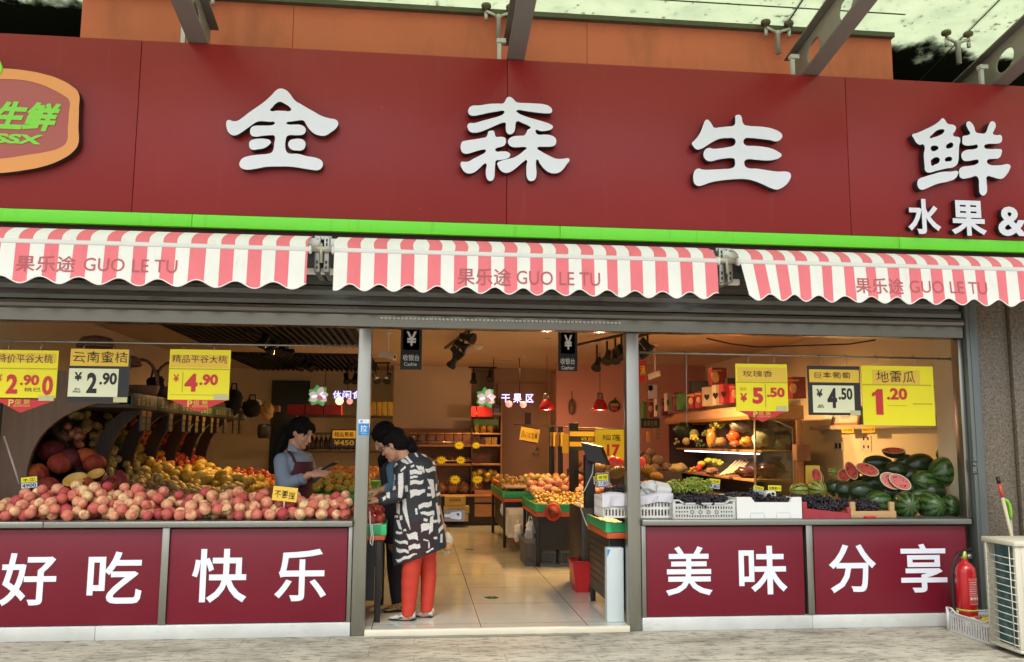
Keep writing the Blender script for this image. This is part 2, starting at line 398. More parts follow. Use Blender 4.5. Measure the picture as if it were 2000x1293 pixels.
# ceiling
CEIL = M('ceiling_paint', (.62, .47, .31), .85, var=.04, scale=2)
CZ = 2.66
g = MB().box(-3.7, 4.85, .06, 9.8, CZ, CZ+.1)
solo('ceiling', g, CEIL, 'cream painted ceiling of the shop', 'ceiling', kind='structure')
SLAT = M('black_slat', (.022, .025, .027), .5, .2, .2)
def slat_panel(x0, x1, y0, y1, label):
    r = thing('slat_ceiling', label, 'ceiling panel', ((x0+x1)/2, (y0+y1)/2, CZ), 'black slatted ceiling panels')
    part('backing', MB().box(x0, x1, y0, y1, CZ-.006, CZ-.002), M('slat_back', (.02, .022, .024), .8), r)
    s = MB(); x = x0+.03
    while x < x1-.02: s.box(x-.012, x+.012, y0+.005, y1-.005, CZ-.05, CZ-.007); x += .085
    part('slats', s, SLAT, r)
slat_panel(-2.78, -.72, .35, 5.0, 'black slatted ceiling panel nearest the shop front')
slat_panel(-2.85, -.72, 6.3, 9.2, 'black slatted ceiling panel farther back, behind the cream beam')
# interior walls
def wall(name, x0, x1, y0, y1, z0, z1, mt_, label):
    return solo(name, MB().box(x0, x1, y0, y1, z0, z1), mt_, label, 'wall', kind='structure')
wall('back_wall', -3.7, 4.85, 9.4, 9.5, 0, CZ, CREAM, 'cream back wall of the shop')
wall('shelf_side_wall', -3.7, -3.6, .1, 9.4, 0, CZ, CREAM, 'cream side wall behind the long fruit stand')
wall('melon_side_wall', 4.72, 4.85, .1, 9.4, 0, CZ, CREAM, 'cream side wall behind the watermelon heap')
wall('cream_column', -.43, .89, 8.3, 9.4, FZ, CZ, CREAM, 'broad plain cream column rising behind the snack shelves')
solo('pink_wall', MB().box(2.22, 4.72, 7.4, 7.5, FZ, CZ), PINKW, 'pinkish side partition wall behind the durians', 'wall', kind='structure')
DOORM = M('brown_door', (.34, .23, .15), .55, var=.12, scale=4)
r = thing('back_door', 'flat brown door with lever handle beside the dried fruit shelves', 'door', (1.75, 8.55, FZ))
part('door_leaf', MB().bbox(1.36, 2.2, 8.5, 8.56, FZ, 2.4, .006), DOORM, r)
hmb = MB().tube([at(1052, 887, 8.49), at(1052, 887, 8.43), at(1040, 886, 8.43)], .012); hmb.lathe(at(1050, 876, 8.5), [(.025, 0), (.025, .02), (0, .022)], 12, axis=(0, -1, 0))
part('handle', hmb, STEEL_D, r)
part('notice_plate', quad_px(MB(), 1025, 806, 1037, 829, 8.5, th=.01), M('plate_brown', (.05, .02, .02), .5), r)
wall('door_wall', 1.3, 2.3, 8.57, 8.65, FZ, CZ, M('brown_wall', (.36, .25, .16), .8, var=.06), 'brownish wall around the back door')
DGLASS = M('dark_glass', (.045, .06, .058), .12, var=.1)
solo('dark_doorway', MB().box(-2.62, -1.95, 9.36, 9.395, FZ, 2.45), DGLASS, 'dark green glass doorway behind the shop assistant', 'doorway')

# ------------------------------------------------------------------ facade
SX0, SX1 = -5.2, 6.4
def profile(mb, pts, x0, x1, mi=0):
    return mb.prism([(x0, y, z) for y, z in pts], (x1-x0, 0, 0), mi)
r = thing('roller_shutter', 'dark grey metal roller shutter box with ridged mouldings above the windows', 'shutter', (0, 0, 2.27))
part('housing', profile(MB(), [(.08, 2.90), (.02, 2.90), (.02, 2.76), (-.012, 2.755), (-.012, 2.69), (.008, 2.685), (.008, 2.625), (-.018, 2.62), (-.018, 2.575), (.06, 2.57), (.08, 2.57)], -3.75, 4.38), SHUT, r)
part('slat_curtain', profile(MB(), [(.07, 2.568), (.0, 2.568), (-.006, 2.535), (.0, 2.50), (.004, 2.498), (.004, 2.488), (-.02, 2.484), (-.024, 2.455), (-.02, 2.425), (.07, 2.42)], -3.75, 4.38), SHUT, r)
part('bottom_rail', profile(MB(), [(.07, 2.418), (-.02, 2.418), (-.05, 2.408), (-.058, 2.385), (-.05, 2.362), (-.03, 2.352), (.07, 2.352)], -3.75, 4.38), M('rail_metal', (.17, .16, .15), .35, .75, .3, 5, .05, stretch=(.5, 4, 4), rvar=.15), r)
part('transom', profile(MB(), [(.07, 2.35), (-.028, 2.35), (-.028, 2.262), (-.02, 2.256), (.07, 2.256)], -3.75, 4.38), M('transom_metal', (.15, .14, .115), .16, .9, .12, 3, stretch=(.3, 4, 4), rvar=.05), r)
strip = MB()
for i in range(60):
    x = -.30+i*.031
    strip.box(x, x+.02, -.045, -.03, 2.318, 2.332)
part('led_strip', strip, M('led_strip', (.62, .64, .60), .5), r)
# maroon sign
MAROON = M('maroon_panel', (.275, .017, .017), .33, var=.10, scale=1.1, spec=.36, rvar=.08, bump=.12, detail=3)
GSTRIP = M('lime_strip', (.165, .78, .03), .4, var=.03, scale=2)
grime(MAROON, (.34, .11, .09), .58, .78, .18, 2.2, (5, 5, .5)); grime(MAROON, (.55, .40, .36), .70, .76, .35, 9, (1, 1, 1), 4)
grime(GSTRIP, (.10, .35, .03), .56, .75, .4, 3, (6, 6, .6)); grime(SHUT, (.05, .04, .03), .52, .7, .7, 4, (1, 4, 6))
SY = -.35
sign = thing('shop_sign', 'long maroon shop sign with white raised characters and a lime green lower strip', 'shop sign', (.6, SY, 2.905))
edges = [SX0, -4.72, -2.05, .62, 3.30, 5.96, SX1]
for a, c_ in zip(edges, edges[1:]):
    part('panel', MB().bbox(a+.0018, c_-.0018, SY, SY+.04, 3.004, 4.283, .003), MAROON, sign)
for a, c_ in zip([SX0, -1.63, 1.02, 3.68], [-1.63, 1.02, 3.68, SX1]):
    part('green_strip', MB().bbox(a+.0015, c_-.0015, SY-.012, SY+.03, 2.908, 3.0, .003), GSTRIP, sign)
part('box_body', MB().box(SX0+.01, SX1-.01, SY+.045, -.03, 2.93, 4.27).box(SX0, SX1, SY+.05, SY+.09, 2.86, 2.925), M('sign_back', (.06, .022, .024), .7), sign)
part('support_rail', MB().box(-3.6, -1.0, SY+.04, SY+.07, 2.835, 2.857).box(-.1, 1.75, SY+.04, SY+.07, 2.835, 2.857).box(2.6, 4.6, SY+.04, SY+.07, 2.835, 2.857), STEEL_D, sign)
# brush-style characters traced as outlines, in pixels of enlarged crops
GLYPH = {
 'jin': ((420, 150), 260/1681, [
  [(825,148),(895,168),(945,215),(1010,300),(1100,355),(1230,430),(1360,500),(1450,525),(1530,545),(1555,580),(1535,640),(1470,695),(1390,742),(1330,742),(1250,715),(1190,660),(1150,600),(1120,555),(1090,548),(1030,555),(960,565),(915,572),(900,585),(920,600),(1000,602),(1080,608),(1130,635),(1145,670),(1135,710),(1100,732),(1030,738),(930,740),(905,755),(892,800),(885,860),(893,920),(912,955),(945,970),(1040,972),(1150,1000),(1290,1028),(1345,1060),(1362,1100),(1345,1150),(1300,1178),(1230,1175),(1120,1158),(960,1135),(800,1132),(640,1138),(520,1160),(430,1172),(370,1168),(325,1145),(307,1110),(320,1060),(360,1022),(430,1000),(560,982),(670,972),(715,955),(738,915),(748,840),(757,770),(745,742),(700,738),(600,745),(500,755),(455,735),(442,690),(455,645),(490,622),(580,616),(680,615),(735,605),(755,585),(745,570),(690,568),(590,560),(530,568),(470,605),(400,655),(320,710),(260,738),(215,735),(170,700),(148,650),(142,590),(150,555),(180,545),(225,560),(280,556),(340,520),(430,450),(540,375),(640,300),(720,225),(770,172)],
  [(820,315),(880,340),(950,390),(962,415),(945,432),(870,430),(780,428),(710,432),(695,420),(720,390),(770,335)],
  [(560,780),(640,785),(690,800),(705,825),(680,860),(620,900),(540,915),(480,922),(445,905),(430,860),(440,815),(490,790)],
  [(980,790),(1100,790),(1135,820),(1138,880),(1110,920),(1020,930),(970,920),(930,880),(925,840),(945,805)]]),
 'sen': ((880, 170), 260/1681, [
  [(740,123),(780,140),(825,185),(860,197),(960,202),(1080,208),(1180,218),(1250,245),(1283,290),(1270,325),(1220,332),(1120,325),(1010,312),(920,298),(850,290),(830,300),(850,325),(930,365),(1060,405),(1180,440),(1260,470),(1292,500),(1275,530),(1220,550),(1140,556),(1075,545),(1078,575),(1100,598),(1180,600),(1260,608),(1320,640),(1335,685),(1315,735),(1260,752),(1170,755),(1100,762),(1095,775),(1140,810),(1230,860),(1340,905),(1430,905),(1490,902),(1502,920),(1470,970),(1420,1040),(1370,1078),(1310,1090),(1250,1080),(1190,1040),(1130,970),(1090,915),(1080,940),(1080,1010),(1085,1090),(1070,1160),(1035,1185),(995,1182),(968,1150),(957,1080),(958,1000),(955,920),(930,935),(870,985),(790,1050),(730,1080),(680,1080),(630,1050),(600,1000),(592,960),(630,935),(720,910),(800,890),(870,850),(930,800),(960,770),(940,758),(850,760),(780,755),(735,725),(725,685),(750,645),(800,622),(880,615),(930,610),(955,580),(970,545),(1010,510),(990,492),(920,460),(835,435),(822,460),(815,520),(795,575),(745,597),(710,575),(697,520),(690,450),(660,450),(580,480),(480,525),(390,560),(310,576),(250,565),(220,530),(215,480),(235,458),(300,455),(390,430),(500,400),(600,372),(660,345),(680,310),(670,300),(580,310),(470,328),(370,350),(300,362),(245,352),(222,310),(235,265),(270,238),(360,232),(500,212),(600,208),(665,205),(690,175),(710,138)],
  [(510,550),(545,555),(558,590),(570,625),(640,628),(690,645),(700,680),(685,730),(640,755),(585,768),(565,785),(575,810),(650,812),(720,820),(752,850),(740,885),(690,910),(620,922),(575,930),(563,980),(558,1060),(550,1140),(525,1180),(480,1180),(455,1145),(445,1060),(445,965),(425,970),(370,1020),(300,1075),(240,1092),(190,1080),(145,1030),(127,975),(135,948),(180,945),(225,940),(290,905),(380,860),(440,820),(445,795),(410,790),(340,805),(260,830),(200,842),(155,830),(130,785),(130,730),(150,690),(190,678),(290,662),(390,645),(450,628),(468,595),(480,560)]]),
 'sheng': ((1330, 200), 240/1633, [
  [(350,228),(385,255),(415,300),(435,333),(520,330),(620,320),(700,308),(718,285),(722,220),(725,180),(755,165),(790,172),(808,205),(818,260),(840,295),(890,310),(1000,318),(1130,330),(1240,358),(1320,400),(1347,440),(1330,485),(1270,517),(1180,500),(1040,483),(920,472),(860,475),(833,505),(838,550),(870,572),(960,578),(1080,588),(1200,612),(1290,655),(1338,700),(1310,735),(1240,762),(1150,772),(1000,762),(880,757),(848,775),(842,815),(860,855),(900,875),(1000,880),(1150,902),(1290,920),(1400,920),(1450,940),(1462,975),(1440,1040),(1390,1100),(1320,1145),(1270,1158),(1200,1140),(1080,1085),(960,1040),(850,1018),(750,1018),(600,1030),(480,1045),(370,1070),(290,1100),(230,1110),(185,1085),(165,1030),(168,950),(195,895),(230,880),(290,893),(420,893),(560,885),(670,875),(710,850),(718,790),(708,750),(670,740),(580,745),(480,762),(390,782),(335,765),(300,710),(305,660),(340,615),(380,605),(420,615),(520,610),(620,595),(690,578),(722,545),(722,500),(700,478),(620,474),(540,478),(480,495),(420,525),(340,575),(260,620),(210,625),(170,590),(145,545),(175,510),(230,445),(270,370),(300,290),(325,240)]]),
 'xian': ((1740, 210), 260/1245, [
  [(487,100),(505,115),(530,150),(590,165),(608,185),(600,220),(580,255),(595,270),(640,280),(650,305),(640,350),(635,420),(632,490),(620,530),(590,555),(520,570),(430,590),(350,608),(325,595),(315,540),(308,450),(303,345),(270,348),(240,330),(215,290),(200,255),(240,240),(320,205),(400,165),(450,130)],
  [(365,282),(390,250),(430,215),(480,203),(500,210),(490,238),(450,262),(400,280)],
  [(375,370),(420,357),(445,375),(430,397),(385,405)],
  [(515,370),(540,335),(575,330),(580,365),(560,378),(525,382)],
  [(378,490),(450,472),(452,510),(410,535),(385,545),(375,520)],
  [(510,475),(550,460),(570,470),(568,495),(540,503),(508,500)],
  [(630,600),(625,630),(600,665),(540,690),(430,715),(370,740),(320,762),(280,768),(255,745),(248,700),(262,670),(310,650),(390,625),(480,602),(560,600)],
  [(725,130),(755,145),(780,185),(795,230),(830,240),(880,240),(895,220),(915,165),(940,130),(970,138),(980,175),(965,215),(955,245),(985,258),(1030,260),(1040,290),(1030,325),(990,338),(900,342),(875,355),(880,380),(920,388),(1000,388),(1035,395),(1035,430),(1010,472),(960,480),(905,490),(900,515),(925,535),(1020,540),(1115,540),(1110,580),(1080,630),(1040,665),(1000,665),(950,650),(900,645),(895,690),(900,760),(890,805),(860,823),(835,805),(825,750),(820,670),(800,642),(740,655),(650,655),(640,620),(640,580),(665,558),(740,545),(800,530),(820,510),(815,490),(780,490),(720,500),(680,495),(660,460),(665,425),(700,400),(770,390),(810,375),(808,350),(770,352),(700,355),(672,340),(668,300),(675,270),(720,258),(740,245),(720,200),(705,155)]]),
}
LSIDE = M('letter_side', (.025, .025, .028), .4, .2)
LY = SY-.075
for k, (o, s, polys) in GLYPH.items():
    def mp_(u, v, o=o, s=s):
        p = at(o[0]+u*s, o[1]-v*s, LY); return (p.x, LY, p.z)
    g = MB(); fill_solid(g, [[(x, -y) for x, y in p] for p in polys], mp_, (0, .068, 0), 0, 1)
    # thin bright acrylic rim just proud of the face is the same plate; the black return is 6 cm deep
    part('raised_character', g, [PURE, LSIDE], sign)
for t, bx in (('水', (1766, 392, 1830, 460)), ('果', (1850, 395, 1918, 463)), ('&', (1941, 407, 1997, 464))):
    g = MB(); text_px(g, t, *bx, SY-.008, off=.0, bold=.028, depth=.05, side=1)
    for v in g.v: pass
    part('raised_character', g, [PURE, LSIDE], sign)
# oval logo plate at the end of the sign
LP = SY-.085
def lp(u, v):
    p = at(u*460/1983, 100+(-v)*460/1983, LP); return (p.x, LP, p.z)
outer = [(35,145),(200,160),(360,190),(500,235),(600,290),(660,350),(664,480),(660,640),(655,790),(610,850),(520,910),(380,965),(200,1002),(0,1025)]
mirror = [(-700-x, y) for x, y in outer]
inner = [(38,235),(200,245),(340,278),(450,325),(530,370),(582,412),(580,520),(572,640),(556,772),(500,815),(400,845),(250,870),(0,905)]
imirr = [(-700-x, y) for x, y in inner]
PLQ = thing('logo_plaque', 'rounded logo plaque with orange border and green lettering on the maroon sign', 'plaque', tuple(at(0, 240, LP)))
oc = [(x, -y) for x, y in outer+mirror[::-1]]; ic = [(x, -y) for x, y in inner+imirr[::-1]]
g = MB(); fill_solid(g, [oc, ic], lp, (0, .07, 0), 0, 1)
part('border', g, [M('orange_border', (.82, .33, .085), .35, var=.02), LSIDE], PLQ)
g = MB(); fill_solid(g, [ic], lambda u, v: Vector(lp(u, v))+Vector((0, .003, 0)), (0, .004, 0))
part('plate', g, M('plaque_red', (.42, .085, .065), .3, var=.1, scale=1.5), PLQ)
LIME = M('lime_letter', (.24, .70, .05), .4, var=.03)
def lp_text(g, body, x0, y0, x1, y1, **kw):
    O = Vector(lp(x0, -y1)); U = Vector(lp(x1, -y1))-O; V = Vector(lp(x0, -y0))-O
    U.z = 0; V.x = 0; text_mb(g, body, O-Vector((0, .002, 0)), U, V, (0, -1, 0), **kw)
g = MB(); lp_text(g, '金森生鲜', -640, 385, 520, 635, bold=.045, shear=.07)
part('lettering', g, LIME, PLQ)
g = MB(); lp_text(g, 'SSX', -62, 690, 370, 772, bold=.045, shear=.06)
part('lettering', g, LIME, PLQ)
g = MB(); fill_solid(g, [[(-120, -150), (-40, -60), (20, -140), (10, -185), (-20, -215), (-90, -220)]], lambda u, v: Vector(lp(u, v))-Vector((0, .006, 0)), (0, .02, 0))
part('leaf', g, LIME, PLQ)

# ------------------------------------------------------------------ upper wall, canopy
ORANGE = M('orange_stucco', (.66, .185, .09), .85, var=.22, scale=1.6, bump=.12, detail=9)
w = thing('orange_wall', 'orange painted wall strip between the sign and the glass canopy', 'wall', (.65, .1, 2.9))
for a, c_ in ((-2.66, -1.05), (-1.05, 1.32), (1.32, 3.97)):
    part('wall_panel', MB().box(a+.002, c_-.002, .1, .3, 2.9, 4.86), ORANGE, w)
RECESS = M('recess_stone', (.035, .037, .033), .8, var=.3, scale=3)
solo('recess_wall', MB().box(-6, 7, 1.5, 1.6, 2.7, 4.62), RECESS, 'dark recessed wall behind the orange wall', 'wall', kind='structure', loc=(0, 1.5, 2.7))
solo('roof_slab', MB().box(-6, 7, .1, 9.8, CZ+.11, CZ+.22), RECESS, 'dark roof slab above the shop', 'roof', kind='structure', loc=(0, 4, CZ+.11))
SL = -.165
def cz(y): return 4.9+SL*(y-.1)
m = bpy.data.materials.new('dirty_glass'); m.use_nodes = True; nt = m.node_tree; nt.nodes.clear()
out = nt.nodes.new('ShaderNodeOutputMaterial'); tr = nt.nodes.new('ShaderNodeBsdfTransparent'); tl = nt.nodes.new('ShaderNodeBsdfTranslucent'); df = nt.nodes.new('ShaderNodeBsdfDiffuse'); gl = nt.nodes.new('ShaderNodeBsdfGlossy')
tl.inputs[0].default_value = (.60, .645, .48, 1); tr.inputs[0].default_value = (.74, .79, .68, 1); df.inputs[0].default_value = (.02, .024, .014, 1); gl.inputs['Roughness'].default_value = .1
m1 = nt.nodes.new('ShaderNodeMixShader'); m2 = nt.nodes.new('ShaderNodeMixShader'); m1.inputs[0].default_value = .22
tc = nt.nodes.new('ShaderNodeTexCoord'); sx = nt.nodes.new('ShaderNodeSeparateXYZ'); nt.links.new(tc.outputs['Object'], sx.inputs[0])
n1 = noise(nt, tc.outputs['Object'], 1.3, 9, None, .68); n2 = noise(nt, tc.outputs['Object'], 16, 3)
# leaf litter and grime gather on the inner part of the glass, over the recesses (object y > 0)
ma = nt.nodes.new('ShaderNodeMath'); ma.operation = 'MULTIPLY_ADD'; nt.links.new(sx.outputs['Y'], ma.inputs[0]); ma.inputs[1].default_value = .75; nt.links.new(n1.outputs['Fac'], ma.inputs[2])
r1 = ramp(nt, [(.60, (0, 0, 0)), (.70, (1, 1, 1))], ma.outputs[0]); r2 = ramp(nt, [(.63, (0, 0, 0)), (.71, (.75, .75, .75))], n2.outputs['Fac'])
mx = nt.nodes.new('ShaderNodeMath'); mx.operation = 'MAXIMUM'; nt.links.new(r1.outputs[0], mx.inputs[0]); nt.links.new(r2.outputs[0], mx.inputs[1])
n3 = noise(nt, tc.outputs['Object'], 2.2, 9, (1, 1.6, 1), .7); r3 = ramp(nt, [(.34, (.52, .57, .44)), (.5, (.60, .645, .49)), (.66, (.64, .68, .53))], n3.outputs['Fac']); nt.links.new(r3.outputs[0], tl.inputs[0])
nt.links.new(tl.outputs[0], m1.inputs[1]); nt.links.new(tr.outputs[0], m1.inputs[2]); nt.links.new(mx.outputs[0], m2.inputs[0]); nt.links.new(m1.outputs[0], m2.inputs[1]); nt.links.new(df.outputs[0], m2.inputs[2]); nt.links.new(m2.outputs[0], out.inputs[0])
GLASS = m
BX = [-1.66, .68, 3.02, 4.62]
can = thing('glass_canopy', 'dirty pale green glass canopy over the shop sign', 'canopy', (0, .1, 4.9))
ex = [-6.4, -4.0, -1.66, .68, 3.02, 4.62, 7.0]
for a, c_ in zip(ex, ex[1:]):
    g = MB(); P = [(a+.008, -3.4, cz(-3.4)), (c_-.008, -3.4, cz(-3.4)), (c_-.008, 1.5, cz(1.5)), (a+.008, 1.5, cz(1.5))]
    g.add(P+[Vector(p)+Vector((0, 0, .015)) for p in P], [(0, 1, 2, 3), (7, 6, 5, 4), (0, 4, 5, 1), (1, 5, 6, 2), (2, 6, 7, 3), (3, 7, 4, 0)])
    part('glass_pane', g, GLASS, can)
g = MB()
for x in ex[1:-1]: g.obox((x, -.95, cz(-.95)+.008), (.007, 0, 0), (0, 2.45, SL*2.45), (0, 0, .006))
part('joint_seal', g, M('seal', (.06, .07, .045), .8), can)
part('joint_seal', MB().obox((.65, -.16, cz(-.16)-.004), (3.3, 0, 0), (0, .006, 0), (0, 0, .003)), M('seal', (.06, .07, .045), .8), can)
part('gasket', MB().box(-2.66, 3.97, .045, .099, 4.845, 4.885), M('gasket', (.10, .11, .06), .8, var=.3), can)
BEAMM = M('beam_paint', (.20, .185, .175), .5, .25, .12, 3, .03)
BEAMW = M('beam_web', (.30, .285, .24), .55, .2, .2, 4, .03)
def beam(x, label, y0=-.02):
    zb = lambda y: 4.29+SL*(y+.35)
    r = thing('canopy_beam', label, 'beam', (x, -.05, zb(-.05)), 'steel beams under the glass canopy')
    y1 = -3.3
    for nm, dz in (('bottom_flange', 0), ('top_flange', .31)):
        g = MB(); g.prism([(x-.068, y0, zb(y0)+dz), (x+.068, y0, zb(y0)+dz), (x+.068, y0, zb(y0)+dz+.014), (x-.068, y0, zb(y0)+dz+.014)], (0, y1-y0, SL*(y1-y0)))
        part(nm, g, BEAMM, r)
    ol = [(y0, 0), (y1, 0), (y1, 1), (y0, 1)]
    polys = [[(y, zb(y)+.014+h*.294) for y, h in ol]]
    for yc in (-.42, -.95, -1.5, -2.1):
        polys.append([(yc+.11*math.cos(t*math.pi/8), zb(yc+.11*math.cos(t*math.pi/8))+.16+.085*math.sin(t*math.pi/8)) for t in range(16)])
    g = MB(); fill_solid(g, polys, lambda u, v: (x-.006, u, v), (.012, 0, 0), smooth=False, back=True)
    part('web', g, BEAMW, r)
    g = MB()
    g.box(x-.135, x-.105, -.3, -.27, 4.2, 4.435).box(x-.14, x-.07, -.31, -.26, 4.437, 4.47)
    part('bracket', g, M('bracket_white', (.62, .64, .58), .5, .3, .2), r)
for x, l in zip(BX, ('grey steel canopy beam over the logo end of the sign', 'grey steel canopy beam above the middle of the sign', 'grey steel canopy beam with round holes in its web, above the third big character', 'grey steel canopy beam at the far end, above the last big character')): beam(x, l, 1.3 if x > 4 else -.02)
# glass spider fittings
def spider(x, y, label):
    r = thing('glass_fitting', label, 'glass fitting', (x, y, cz(y)-.2), 'four armed metal fittings holding the canopy glass')
    z = cz(y); g = MB()
    g.lathe((x, y, z-.17), [(.022, -.12), (.022, .05), (.03, .055), (.03, .075), (0, .08)], 12)
    for sx_ in (-1, 1):
        g.tube([(x, y, z-.11), (x+sx_*.05, y, z-.085), (x+sx_*.10, y-.02, z-.075)], [.014, .013, .013], 8)
        g.lathe((x+sx_*.10, y, z-.10), [(.016, -.04), (.016, .03)], 10)
    part('arm', g, M('fitting_steel', (.55, .56, .48), .35, .6), r)
    for sx_ in (-1, 1):
        g = MB(); g.lathe((x+sx_*.10, y, z-.07), [(.01, 0), (.012, .03), (.038, .035), (.042, .05), (.038, .064)], 14)
        part('glass_disc', g, M('rusty_steel', (.16, .14, .08), .6, .4, .3), r)
for x, l in zip(BX, ('metal glass fitting beside the beam at the logo end', 'metal glass fitting beside the middle canopy beam', 'metal glass fitting beside the beam above the third big character', 'metal glass fitting beside the beam above the last big character')): spider(x-.10, .02, l)

# ------------------------------------------------------------------ posts, counters, column
def post(name, x0, x1, y0, y1, z0, z1, label, mt_=STEEL):
    return solo(name, MB().bbox(x0, x1, y0, y1, z0, z1, .006), mt_, label, 'post')
post('door_post', -.462, -.362, 0, .1, 0, 2.255, 'brushed steel door post carrying a blue sticker')
post('door_post', 1.597, 1.70, 0, .1, 0, 2.255, 'brushed steel door post beside the basket crate')
post('window_post', 4.35, 4.392, .0, .1, .825, 2.255, 'narrow steel window post beside the watermelons')
solo('shutter_guide', MB().bbox(4.395, 4.495, -.05, .08, 0, 2.9, .006).box(4.425, 4.432, -.056, -.049, .02, 2.9), JAMB, 'grey green painted shutter guide rail next to the granite column', 'guide rail')
g = MB(); quad_px(g, 1899, 901, 1911, 926, -.052, mi=0)
rr = thing('guide_sticker', 'small black printed sticker on the grey shutter guide rail', 'sticker', tuple(at(1905, 926, -.052)))
part('backing', g, INK, rr)
for t_, b_ in (('MAILID', (1900, 903, 1910, 909)), ('卷帘门', (1900, 911, 1910, 924))): part('lettering', text_px(MB(), t_, *b_, -.0535), M('pale_print', (.4, .42, .4), .5), rr)
rr = thing('pull_sticker', 'blue and white pull sticker on the steel door post', 'sticker', tuple(at(711, 850, 0)))
g = MB(); quad_px(g, 700, 827, 721, 850, -.001, mi=0); quad_px(g, 700, 819, 721, 827, -.001, mi=1); quad_px(g, 704, 821, 708, 825, -.002, mi=0)
part('backing', g, [M('sky_blue', (.01, .27, .66), .35, var=.02), PURE], rr)
for t_, b_, w_ in (('拉', (704, 830, 717, 843), .012), ('PULL', (706, 845, 716, 847.5), 0)): part('lettering', text_px(MB(), t_, *b_, -.002, bold=w_), PURE, rr)
PANELM = M('magenta_maroon', (.165, .008, .022), .32, spec=.38, var=.12, scale=2.5, rvar=.1, bump=.05, detail=6)
LETW = M('panel_letter', (.78, .82, .90), .4, var=.01)
grime(PANELM, (.32, .14, .15), .66, .78, .3, 7, (1, 1, 1)); grime(STEEL, (.16, .15, .12), .55, .75, .5, 3, (5, 5, .6)); grime(ORANGE, (.36, .12, .06), .5, .72, .6, 1.4, (2, 2, .7))
BASEM = M('pale_base', (.58, .60, .575), .5, .15, .22, 4, detail=9)
grime(BASEM, (.34, .33, .29), .57, .75, .4, 5, (1.4, 1, 3))
def counter(x0, x1, panels, label, name='window_counter', divs=(), joints=()):
    r = thing(name, label, 'counter', ((x0+x1)/2, .3, 0))
    js = [x0]+list(joints)+[x1]
    for a, c_ in zip(js, js[1:]): part('worktop', MB().bbox(a+.001, c_-.001, -.04, .66, .78, .824, .006), STEEL_D, r)
    part('cabinet', MB().box(x0, x1, .06, .64, .0, .775), M('dark_cabinet', (.03, .028, .028), .7), r)
    b = [x0]+list(divs)+[x1]
    for d in divs: part('divider', MB().bbox(d-.026, d+.026, -.012, .05, .1, .778, .004), STEEL, r)
    for (a, c_, txt) in panels:
        p = part('panel', MB().bbox(a, c_, .006, .03, .104, .768, .003), PANELM, r)
        for t, bx in txt: part('character', text_px(MB(), t, *bx, .004, bold=.016), LETW, p)
    part('base_strip', MB().bbox(x0, (x0+x1)/2-.001, -.012, .05, .0, .098, .004).bbox((x0+x1)/2+.001, x1, -.012, .05, .0, .098, .004), BASEM, r)
    part('end_frame', MB().bbox(x1-.03 if x1 < 0 else x0, x1 if x1 < 0 else x0+.034, -.008, .05, .099, .778, .004), STEEL, r)
    return r
counter(-4.0, -.464, [(-3.95, -1.815, [('好', (0, 1080, 110, 1183)), ('吃', (171, 1077, 278, 1179))]), (-1.758, -.5, [('快', (375, 1072, 483, 1177)), ('乐', (537, 1072, 638, 1174))])], 'steel topped counter holding the peaches, with maroon panels', divs=(-1.786,), joints=(-2.62,))
counter(1.702, 4.36, [(1.74, 2.985, [('美', (1300, 1067, 1391, 1163)), ('味', (1443, 1066, 1537, 1161))]), (3.07, 4.33, [('分', (1619, 1063, 1711, 1158)), ('享', (1759, 1062, 1849, 1157))])], 'steel topped counter holding crates and watermelons, with maroon panels', divs=(3.03,))
m = M('granite', (.25, .215, .19), .42, var=0); nt, b = nodes(m); tc = nt.nodes.new('ShaderNodeTexCoord')
n1 = noise(nt, tc.outputs['Object'], 55, 3, None, .6); n2 = noise(nt, tc.outputs['Object'], 1.2, 4)
r1 = ramp(nt, [(.34, (.085, .065, .045)), (.46, (.155, .125, .09)), (.56, (.185, .15, .112)), (.70, (.27, .225, .175))], n1.outputs['Fac']); r2 = ramp(nt, [(.3, (.75, .75, .75)), (.7, (1, 1, 1))], n2.outputs['Fac'])
nt.links.new(mixc(nt, 1.0, r1.outputs[0], r2.outputs[0], 'MULTIPLY'), b.inputs['Base Color'])
wall('window_reveal', 4.45, 4.496, .085, .51, 0, CZ, CREAM, 'cream wall return inside the window, beside the shutter guide')
r = thing('granite_column', 'speckled brown granite column beside the shutter guide', 'column', (5.3, .1, 0))
part('slab', MB().bbox(4.498, 4.765, -.03, .5, .16, 2.9, .004), m, r); part('slab', MB().bbox(4.775, 6.3, -.06, .5, .16, 2.9, .004), m, r)
part('plinth', MB().bbox(4.497, 6.31, -.075, .52, 0, .158, .004), M('plinth_stone', (.03, .03, .033), .35, var=.2, scale=20), r)

